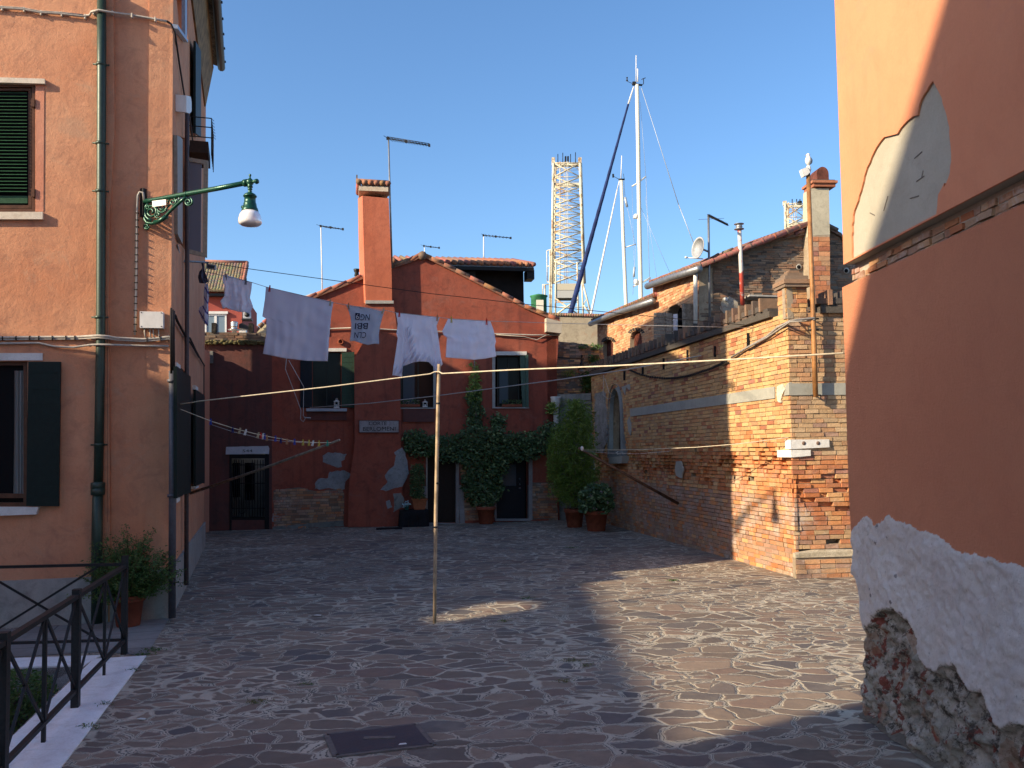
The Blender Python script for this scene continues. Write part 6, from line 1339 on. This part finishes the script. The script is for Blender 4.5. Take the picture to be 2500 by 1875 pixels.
# laundry beside the salmon house
lf=lambda x: 14.0
cloth('dark_laundry',c6([(505,232),(540,240)]),c6([(480,500),(560,512),(605,482)]),c6([(505,232),(520,300),(480,350),(462,420),(480,500)]),c6([(540,240),(545,330),(600,470),(605,482)]),lf,plain('slate_cloth',(.10,.10,.15),.9,0,.4,20),'small dark slate cloth bunched under the rail of the salmon house','cloth',4,7,.05,20,20)
tw=M('striped_towel'); spx=tw.n('ShaderNodeSeparateXYZ'); tw.L.new(tw.pos(),spx.inputs[0]); st=tw.math('FRACT',tw.math('MULTIPLY',tw.math('ADD',spx.outputs[2],tw.math('MULTIPLY',spx.outputs[0],1.6)),5.5)); tw.base(tw.mix(tw.ramp(tw.math('COMPARE',st,.5),.4,.6) if False else tw.ramp(tw.math('ABSOLUTE',tw.math('SUBTRACT',st,.5)),.10,.12),(.06,.06,.25),(.48,.47,.58))).rough(.9)
cloth('striped_towel',c6([(560,505),(600,520)]),c6([(500,965),(560,1060),(590,1088),(604,1050)]),c6([(560,505),(540,620),(545,800),(480,830),(470,880),(500,965)]),c6([(600,520),(612,680),(600,800),(606,900),(604,1050)]),lf,tw.m,'blue striped white towel hanging close to the salmon house wall','towel',4,8,.05,24,34)
# ---------------- railing, plants, small things ----------------
RAIL=plain('railing_black_iron',(.018,.019,.021),.55,.3,.3,50)
B0=gnd(303,1597); B2=gnd(184,1729); dv=(B2-B0); dv.z=0; Lr=dv.length; dv/=Lr
def along(px):
    lo,hi=-1.,7.
    for _ in range(50):
        mid=(lo+hi)/2; x=proj(B0+dv*mid)[0]
        if x>px: lo=mid
        else: hi=mid
    return B0+dv*lo
rl=thing('railing',B0,'black iron railing with crossed bars running from the corner post towards the lower left','railing')
ps=[(303,.036,1.04),(254,.015,.93),(184,.038,.99),(106,.017,.93),(3,.038,.99),(-110,.017,.93),(-260,.038,.99)]
pts=[along(p[0]) for p in ps]; nz_=V((-dv.y,dv.x,0)); Z=V((0,0,1)); HT=.93; HB=.15
for (px_,w_,h_),p in zip(ps,pts):
    m=MB(); m.box(p+Z*(h_/2),w_,w_*.8,h_/2,(dv,nz_,Z))
    if w_>.04: m.box(p+Z*(h_-.02),w_*1.12,w_*.95,.022,(dv,nz_,Z)); m.box(p+Z*.04,w_*.7,w_*1.1,.04,(dv,nz_,Z))
    m.build('post',RAIL,rl)
m=MB(); m.bar(pts[0]+Z*HT,pts[-1]+Z*HT,.035,.05,nz_); m.build('top_rail',RAIL,rl); m=MB(); m.bar(pts[0]+Z*HB,pts[-1]+Z*HB,.03,.04,nz_); m.build('bottom_rail',RAIL,rl)
for a,b in zip(pts[:-1],pts[1:]):
    for s0,s1 in ((HT,HB),(HB,HT)):
        m=MB(); m.bar(a+Z*s0,b+Z*s1,.026,.016,nz_); m.build('cross_bar',RAIL,rl)
    c_=(a+b)/2+Z*((HT+HB)/2)
r2=thing('railing',C0+nrm*.2,'black iron railing section along the far edge of the canal opening','railing')
q0=B0; fd2=(gnd(-40,1607)-B0).normalized(); n2=V((-fd2.y,fd2.x,0)); qs=[q0+fd2*t for t in (.25,1.55,2.9,4.2)]
for p in qs[1:]:
    m=MB(); m.box(p+Z*.49,.045,.035,.49,(fd2,n2,Z)); m.build('post',RAIL,r2)
m=MB(); m.bar(q0+Z*.95,qs[-1]+Z*.95,.03,.035,n2); m.build('top_rail',RAIL,r2); m=MB(); m.bar(q0+Z*.15,qs[-1]+Z*.15,.028,.03,n2); m.build('bottom_rail',RAIL,r2)
for a,b in zip(qs[:-1],qs[1:]):
    for s0,s1 in ((.95,.15),(.15,.95)): m=MB(); m.bar(a+Z*s0,b+Z*s1,.022,.014,n2); m.build('cross_bar',RAIL,r2)
# pots
def pot(p,r,h,par,name='pot',mat=TERRA):
    m=MB(); m.lathe(p,[(r*.70,0),(r*.74,.02),(r*.93,h*.80),(r*1.0,h*.80),(r*1.05,h*.83),(r*1.05,h),(r*.92,h),(r*.88,h*.93)],24); o=m.build(name,mat,par)
    m=MB(); m.lathe(p+V((0,0,h*.90)),[(r*.9,0),(r*.88,.01)],20); m.build('soil',SOIL,par); return o
rg=random.Random(42)
def inpoly(x,y,pp):
    c=False; n=len(pp)
    for i in range(n):
        (a,b),(d,e)=pp[i],pp[(i+1)%n]
        if (b<=y)!=(e<=y) and x<a+(y-b)/(e-b)*(d-a): c=not c
    return c
def fill(pp,n,pos,r=rg,clumpy=0.,sc=.05,jt=4.5):
    xs=[p[0] for p in pp]; ys=[p[1] for p in pp]; out=[]; tries=0
    while len(out)<n and tries<n*30:
        tries+=1; x=r.uniform(min(xs),max(xs)); y=r.uniform(min(ys),max(ys))
        if not inpoly(x+r.gauss(0,jt),y+r.gauss(0,jt),pp): continue
        if clumpy and noise.noise(V((x*sc,y*sc,1)))<r.uniform(-1,clumpy)-.35: continue
        out.append(pos(x,y))
    return out
# potted shrub by the corner
p0=gnd(313,1528); sh=thing('potted_shrub',p0,'feathery green shrub in a terracotta pot between the railing and the salmon house','potted plant')
pot(p0,.19,.38,sh,mat=plain('dull_terracotta',(.20,.055,.03),.85,0,.2,8))
st=MB(); lv=[]
for i in range(210):
    th=rg.uniform(0,6.28); el=rg.uniform(.25,1.45); L=rg.uniform(.35,1.0)*(.55+.45*math.sin(el)); dr=V((math.cos(th)*math.cos(el),math.sin(th)*math.cos(el)*.8,math.sin(el)))
    b=p0+V((rg.uniform(-.06,.06),rg.uniform(-.06,.06),.33)); P1=[b]; d=dr.copy()
    for k_ in range(7): d=(d+V((rg.gauss(0,.10),rg.gauss(0,.10),rg.gauss(.02,.08)))).normalized(); P1.append(P1[-1]+d*L/7)
    st.tube(P1,[.006*(1-.1*j) for j in range(8)],4,cap=False)
    for j in range(1,8):
        for q in range(19):
            p=P1[j].lerp(P1[j-1],rg.random())+V((rg.gauss(0,.028),rg.gauss(0,.028),rg.gauss(0,.024))); lv.append((p,V((0,-.4,.8))))
st.build('branch',plain('twig',(.08,.06,.03),.8),sh); clump('foliage',lv,.020,LEAFM,rg,sh,asp=.38)
# climbing vine
vp=cE([(300,440),(330,395),(430,370),(520,410),(600,430),(700,432),(780,430),(850,385),(900,330),(905,200),(895,100),(885,50),(930,0),(1000,0),(1010,60),(1022,200),(1010,280),(1060,375),(1105,370),(1125,310),(1085,290),(1110,240),(1180,228),(1240,262),(1232,310),(1185,372),(1300,400),(1440,400),(1540,370),(1570,330),(1640,300),(1740,320),(1760,400),(1640,460),(1600,560),(1480,625),(1360,640),(1240,650),(1252,720),(1205,770),(1180,830),(1225,890),(1185,960),(1140,1010),(1100,1062),(1040,1080),(960,1040),(900,980),(860,900),(850,800),(885,700),(820,640),(700,640),(600,622),(540,600),(400,612),(345,560)])
vr=RF.at(1187,1279,.45); vr.z=0; vn=thing('climbing_vine',vr,'dark green climbing vine spreading over the two doors of the red house','climbing plant')
pot(vr,.27,.50,vn)
pos=lambda x,y: (RF.at(x,y,rg.uniform(.04,.50 if y>1040 else .22)),RF.n+V((0,0,.5)))
pl_=fill(vp,7600,pos,clumpy=.75,sc=.09); clump('foliage',pl_,.058,LEAFD,rg,vn,asp=.5)
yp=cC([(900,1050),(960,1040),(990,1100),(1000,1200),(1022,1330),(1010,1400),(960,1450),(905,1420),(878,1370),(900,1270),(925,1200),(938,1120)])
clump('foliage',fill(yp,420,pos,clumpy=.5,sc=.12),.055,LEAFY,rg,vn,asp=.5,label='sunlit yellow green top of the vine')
m=MB(); m.tube([vr+Z*.4,RF.at(1180,1180,.2),RF.at(1165,1080,.15),RF.at(1160,960,.1),RF.at(1158,880,.1)],.02,6); m.tube([RF.at(1165,1090,.15),RF.at(1080,1085,.15),RF.at(990,1080,.15)],.012,5); m.tube([RF.at(1165,1095,.15),RF.at(1280,1085,.15),RF.at(1370,1060,.2)],.012,5); m.build('stem',WOOD,vn)
m=MB(); m.tube([RF.at(1042,1110,.3),RF.at(1042,1278,.3)],.008,5); m.build('support_cane',ROPE,vn)
# black draped table with planter and flowers
tp0=RF.at(1010,1284,.5); tp0.z=0; dt=thing('draped_table',tp0,'low table covered with shiny black sheeting beside the left door','table'); ax3=(RF.u,RF.n,Z)
bz=RF.sz(1010,1244,.5)[1]; m=MB(); 
hwid=.40; N_=40; ring=[]
def sq(t,a,b): 
    c,s=math.cos(t),math.sin(t); k_=max(abs(c),abs(s)); return a*c/k_,b*s/k_
vs=[];
for z_,fl in ((bz,0.),(bz*.6,.02),(0.01,.05)):
    for i in range(N_): a,b=sq(6.283*i/N_,hwid,.26); w_=1+fl*math.sin(i*2.3)+fl; vs.append(tp0+RF.u*a*w_+RF.n*b*w_+Z*z_)
m.add(vs,[tuple(range(N_))]+[(r_*N_+i,(r_+1)*N_+i,(r_+1)*N_+(i+1)%N_,r_*N_+(i+1)%N_) for r_ in range(2) for i in range(N_)]); m.build('cover',plain('black_sheeting',(.007,.008,.014),.6,0,.4,6,.5),dt)
tz=RF.at(1024,1243,.5); tr=thing('planter',V((tz.x,tz.y,bz)),'terracotta trough of tall leafy plants on the black covered table','planter')
m=MB(); b_=V((tz.x,tz.y,bz+.002)); h_=.27
m.prism([b_-RF.u*.15-RF.n*.07,b_+RF.u*.15-RF.n*.07,b_+RF.u*.21-RF.n*.07+Z*h_,b_-RF.u*.21-RF.n*.07+Z*h_],RF.n*.17); m.box(b_+Z*(h_+.01)+RF.n*.015,.23,.11,.025,ax3); m.build('trough',plain('orange_terracotta',(.36,.12,.05),.7),tr)
gp=cE([(385,700),(440,670),(490,700),(505,800),(495,980),(400,985),(372,860)])
clump('foliage',fill(gp,900,lambda x,y:(RF.at(x,y,rg.uniform(.4,.75)),RF.n)),.05,LEAFD,rg,tr,asp=.3)
clump('dry_leaf',[(b_+RF.u*rg.uniform(-.2,.2)+RF.n*rg.uniform(-.05,.1)+Z*(h_+rg.uniform(.03,.1)),Z) for i in range(70)],.03,plain('ochre_leaf',(.35,.22,.05),.8),rg,tr)
fz_=RF.at(993,1243,.55); fl=thing('flower_pot',V((fz_.x,fz_.y,bz)),'small pot of pale blue flowers on the black covered table','potted plant'); fb=V((fz_.x,fz_.y,bz+.002)); pot(fb,.07,.1,fl,mat=plain('teal_pot',(.03,.15,.13),.4))
clump('flower',[(fb+V((rg.gauss(0,.05),rg.gauss(0,.05),.14+rg.gauss(0,.05))),V((0,-1,.5))) for i in range(46)],.026,plain('pale_blue_flower',(.45,.66,.68),.7),rg,fl,asp=.8)
clump('foliage',[(fb+V((rg.gauss(0,.05),rg.gauss(0,.05),.12+rg.gauss(0,.04))),Z) for i in range(60)],.022,LEAFD,rg,fl)
# tall green bamboo-like shrub
bp0=gnd(1403,1287); bm=thing('potted_bamboo',bp0,'tall feathery green shrub in a pot in the far corner by the brick wall','potted plant'); pot(bp0,.27,.50,bm)
bpp=cE([(1800,95),(1880,90),(1960,150),(1992,260),(2000,400),(2032,520),(2012,650),(2084,760),(2060,850),(1950,900),(1900,1060),(1800,1060),(1700,960),(1640,880),(1602,740),(1610,600),(1640,480),(1700,400),(1760,280)])
def bpos(x,y): return (dep(x,y,bp0.y+rg.gauss(0,.28)),V((rg.gauss(0,.6),-.6,.3)))
clump('foliage',fill(bpp,9500,bpos,clumpy=.8,sc=.045,jt=9),.075,LEAFB,rg,bm,asp=.15)
m=MB()
for i in range(26):
    x1=rg.uniform(1350,1445); y1=rg.uniform(1000,1150); m.tube([bp0+V((rg.gauss(0,.08),rg.gauss(0,.08),.42)),dep(lerp(1403,x1,.6),1130+rg.uniform(-20,20),bp0.y+rg.gauss(0,.1)),dep(x1,y1,bp0.y+rg.gauss(0,.2))],[.012,.008,.004],4)
m.build('stem',WOOD,bm)
hp0=gnd(1456,1296); hd=thing('potted_hydrangea',hp0,'low leafy hydrangea in a terracotta pot, right of the tall feathery shrub','potted plant'); pot(hp0,.31,.52,hd)
hpp=cE([(1890,960),(1960,900),(2010,850),(2110,850),(2190,940),(2215,1040),(2150,1110),(2050,1130),(1960,1125),(1900,1070)])
def hpos(x,y): return (dep(x,y,hp0.y-.1+rg.gauss(0,.2)),V((0,-.7,.7)))
clump('foliage',fill(hpp,1500,hpos,clumpy=.7,sc=.1),.060,LEAFD,rg,hd,asp=.55)
PINK=plain('pale_pink_flower',(.5,.36,.38),.8)
for x,y in ((2000,965),(2145,1020),(2090,930),(2030,1075)): clump('flower',[(dep(*cE([(x+rg.gauss(0,7),y+rg.gauss(0,5))])[0],hp0.y-.42),V((0,-1,0))) for i in range(16)],.022,PINK,rg,hd,asp=.9)
# ferns and weeds
def weed(px_list,depf,label,n,size,mat=LEAFM,name='wall_weed',cat='weed',group='weeds growing on the walls',sc=.1):
    c=[sum(p[i] for p in px_list)/len(px_list) for i in (0,1)]; t=thing(name,depf(*c),label,cat,group); clump('foliage',fill(px_list,n,lambda x,y:(depf(x,y)+V((rg.gauss(0,.06),rg.gauss(0,.06),0)),V((-.3,-.7,.6))),clumpy=.7,sc=sc),size,mat,rg,t,asp=.45)
wbd=lambda x,y: WB.at(x,y,.12)
weed(cC([(1930,1180),(1960,1140),(2010,1130),(2022,1250),(2010,1330),(1960,1310),(1925,1250)]),wbd,'largest green weed on the rough wall, just left of the courtyard wall',330,.06)
weed(cC([(1990,990),(2040,985),(2065,1020),(2050,1055),(2000,1040)]),wbd,'green weed high on the rough wall below the brick house',140,.05)
weed(cC([(1900,890),(1960,885),(1965,920),(1920,925)]),wbd,'small weed on top of the rough wall, left',70,.045); weed(cC([(2000,890),(2070,880),(2080,940),(2020,935)]),wbd,'weed on top of the rough wall next to the brick house',130,.045)
weed(cC([(1740,1130),(1800,1120),(1870,1140),(1860,1170),(1750,1165)]),wbd,'dry tuft on the middle ledge of the rough wall',120,.035,LEAFY)
weed(cE([(1610,150),(1640,115),(1690,120),(1705,170),(1680,215),(1640,230),(1625,200)]),lambda x,y:WC.at(x,y,.3),'yellow green fern growing on the small stone pier',260,.045,LEAFY)
# greenery in the canal opening
cgp=[(-60,1645),(60,1632),(120,1650),(150,1690),(120,1740),(60,1780),(-60,1850)]
def cgd(x,y): return hit(x,y,C0-nrm*rg.uniform(.05,.6),nrm)
t=thing('canal_bush',cgd(40,1700),'dark green bush growing in the canal opening behind the railing','bush')
clump('foliage',fill(cgp,2600,lambda x,y:(cgd(x,y),V((0,-.6,.7))),clumpy=.7,sc=.03),.026,LEAFM,rg,t,asp=.4)
# tufts in the paving joints and along the kerb
def tuft(x,y,n,r,label,mat=LEAFM,s=.012):
    r*=.75
    p=gnd(x,y); clump('weed_tuft',[(p+V((rg.gauss(0,r),rg.gauss(0,r*.6),abs(rg.gauss(0,.012))+.004)),V((rg.gauss(0,1),rg.gauss(0,1),.6))) for i in range(n)],s,mat,rg,None,asp=.3,label=label,cat='weed',group='weeds in the paving joints')
DRY=leafmat('dry_weed',(.07,.08,.03),(.15,.14,.05),(.26,.22,.1))
for x,y,n,r,lb in ((372,1588,150,.09,'weed at the top corner of the white kerb'),(352,1600,120,.07,'weed beside the kerb just below the railing corner'),(325,1638,60,.05,'small weed along the kerb, upper one'),(258,1722,70,.05,'weed along the kerb beside the thick post'),(213,1778,90,.06,'weed along the kerb near the lower edge'),(625,1716,110,.07,'dry yellowish tuft on the paving at the left'),(750,1672,50,.05,'dark tiny tuft left of the middle'),(1286,1462,80,.07,'tuft in the paving right of the pole'),(1228,1518,70,.06,'tuft close to the foot of the pole shadow'),(1392,1615,90,.08,'dry weeds in a joint right of the middle'),(1437,1626,60,.06,'dry weeds beside the shadow edge'),(1376,1665,60,.05,'small yellow tuft below the dry weeds'),(1642,1418,110,.06,'green tuft in the sunlit paving near the brick wall'),(1395,1338,140,.12,'dark moss tuft in the shade before the potted shrubs')):
    tuft(x,y,n,r,lb,DRY if 'dry' in lb or 'yellow' in lb else LEAFM)
# debris at the orange wall foot
def scrap(x,y,w_,h_,lab):
    p=gnd(x,y,.012); m=MB(); a=rg.uniform(-.5,.5); u=V((math.cos(a),math.sin(a),0)); v_=V((-u.y,u.x,0)); m.prism([p-u*w_-v_*h_,p+u*w_-v_*h_*.7,p+u*w_*.8+v_*h_,p-u*w_*.6+v_*h_],V((0,0,.004))); m.build('litter',WHITEP,label=lab,cat='litter',group='scraps of litter on the paving')
scrap(776,1502,.05,.022,'white paper scrap left of the pole'); scrap(983,1817,.03,.014,'white scrap lying on the manhole cover'); scrap(346,1755,.035,.012,'white scrap near the kerb at lower left'); scrap(1288,1686,.02,.008,'tiny white scrap in the middle of the paving')
m=MB(); c_=gnd(982,1283,.01); m.box(gnd(950,1290,.02),.35,.12,.02,ax3); m.build('floor_mat',plain('dark_mat',(.015,.015,.018),.8),label='flat black thing lying on the ground left of the black table',cat='mat')
# ---------------- separate pieces become objects of their own ----------------
def split_loose(o):
    me=o.data; n=len(me.vertices); par=list(range(n))
    def f(a):
        while par[a]!=a: par[a]=par[par[a]]; a=par[a]
        return a
    for e in me.edges:
        a,b=f(e.vertices[0]),f(e.vertices[1])
        if a!=b: par[a]=b
    gr={}
    for p in me.polygons: gr.setdefault(f(p.vertices[0]),[]).append(p)
    if len(gr)<2 or len(gr)>40: return
    pieces=list(gr.values())
    for i,ps in enumerate(pieces):
        ids=sorted({v for p in ps for v in p.vertices}); mp={v:k for k,v in enumerate(ids)}
        nm=bpy.data.meshes.new(o.name); nm.from_pydata([me.vertices[v].co[:] for v in ids],[],[[mp[v] for v in p.vertices] for p in ps])
        for m in me.materials: nm.materials.append(m)
        nm.polygons.foreach_set('material_index',[p.material_index for p in ps]); nm.polygons.foreach_set('use_smooth',[p.use_smooth for p in ps]); nm.update()
        q=o if i==0 else o.copy(); q.data=nm
        if i: COL.objects.link(q); q.parent=o.parent
SPL={'sill','conduit_clip','cable_clip','window_interior','handle','screw','iron_plug','slot','vent_ring','vent_hole','clamp','tape','door_jamb','whip_aerial','sheave','rear_wall','spreader','radar','stay','pot_ring','corner_stone','coping_brick','curtain_and_reflection','peg','dark_cloth','lintel','drainpipe','bracket_pin','hinge','leg','trowel_mark','flower','beak','brick_arch','knob'}
for o in list(COL.objects):
    if o.type=='MESH' and o.parent and o.name.split('.')[0] in SPL and len(o.data.polygons)<3000:
        if o.name.split('.')[0] in('flower','drainpipe'): continue
        split_loose(o)
# ---------------- light ----------------
w=bpy.data.worlds.new('World'); S.world=w; w.use_nodes=True; nt=w.node_tree; bg=nt.nodes['Background']
sk=nt.nodes.new('ShaderNodeTexSky'); sk.sky_type='NISHITA'; sk.sun_disc=False; sk.sun_elevation=SEL; sk.sun_rotation=R(90+180)-SAZ; sk.altitude=0; sk.air_density=1.0; sk.dust_density=1.15; sk.ozone_density=3.8
hs=nt.nodes.new('ShaderNodeHueSaturation'); hs.inputs['Saturation'].default_value=1.1; nt.links.new(sk.outputs[0],hs.inputs['Color']); nt.links.new(hs.outputs[0],bg.inputs['Color']); bg.inputs['Strength'].default_value=.135
sd_=bpy.data.lights.new('sun','SUN'); sd_.energy=5.0; sd_.angle=R(.8); sd_.color=(1,.82,.57); so=bpy.data.objects.new('sun',sd_); COL.objects.link(so)
d=V((math.cos(SAZ)*math.cos(SEL),math.sin(SAZ)*math.cos(SEL),-math.sin(SEL))); so.rotation_euler=d.to_track_quat('-Z','Y').to_euler(); so.location=(-20,-12,15)
vs=S.view_settings; vs.view_transform='Standard'; vs.look='None'; vs.gamma=1; vs.exposure=.84
S.cycles.max_bounces=6; S.cycles.diffuse_bounces=4; S.cycles.glossy_bounces=3; S.cycles.transmission_bounces=6; S.cycles.transparent_max_bounces=8
S.cycles.use_denoising=True
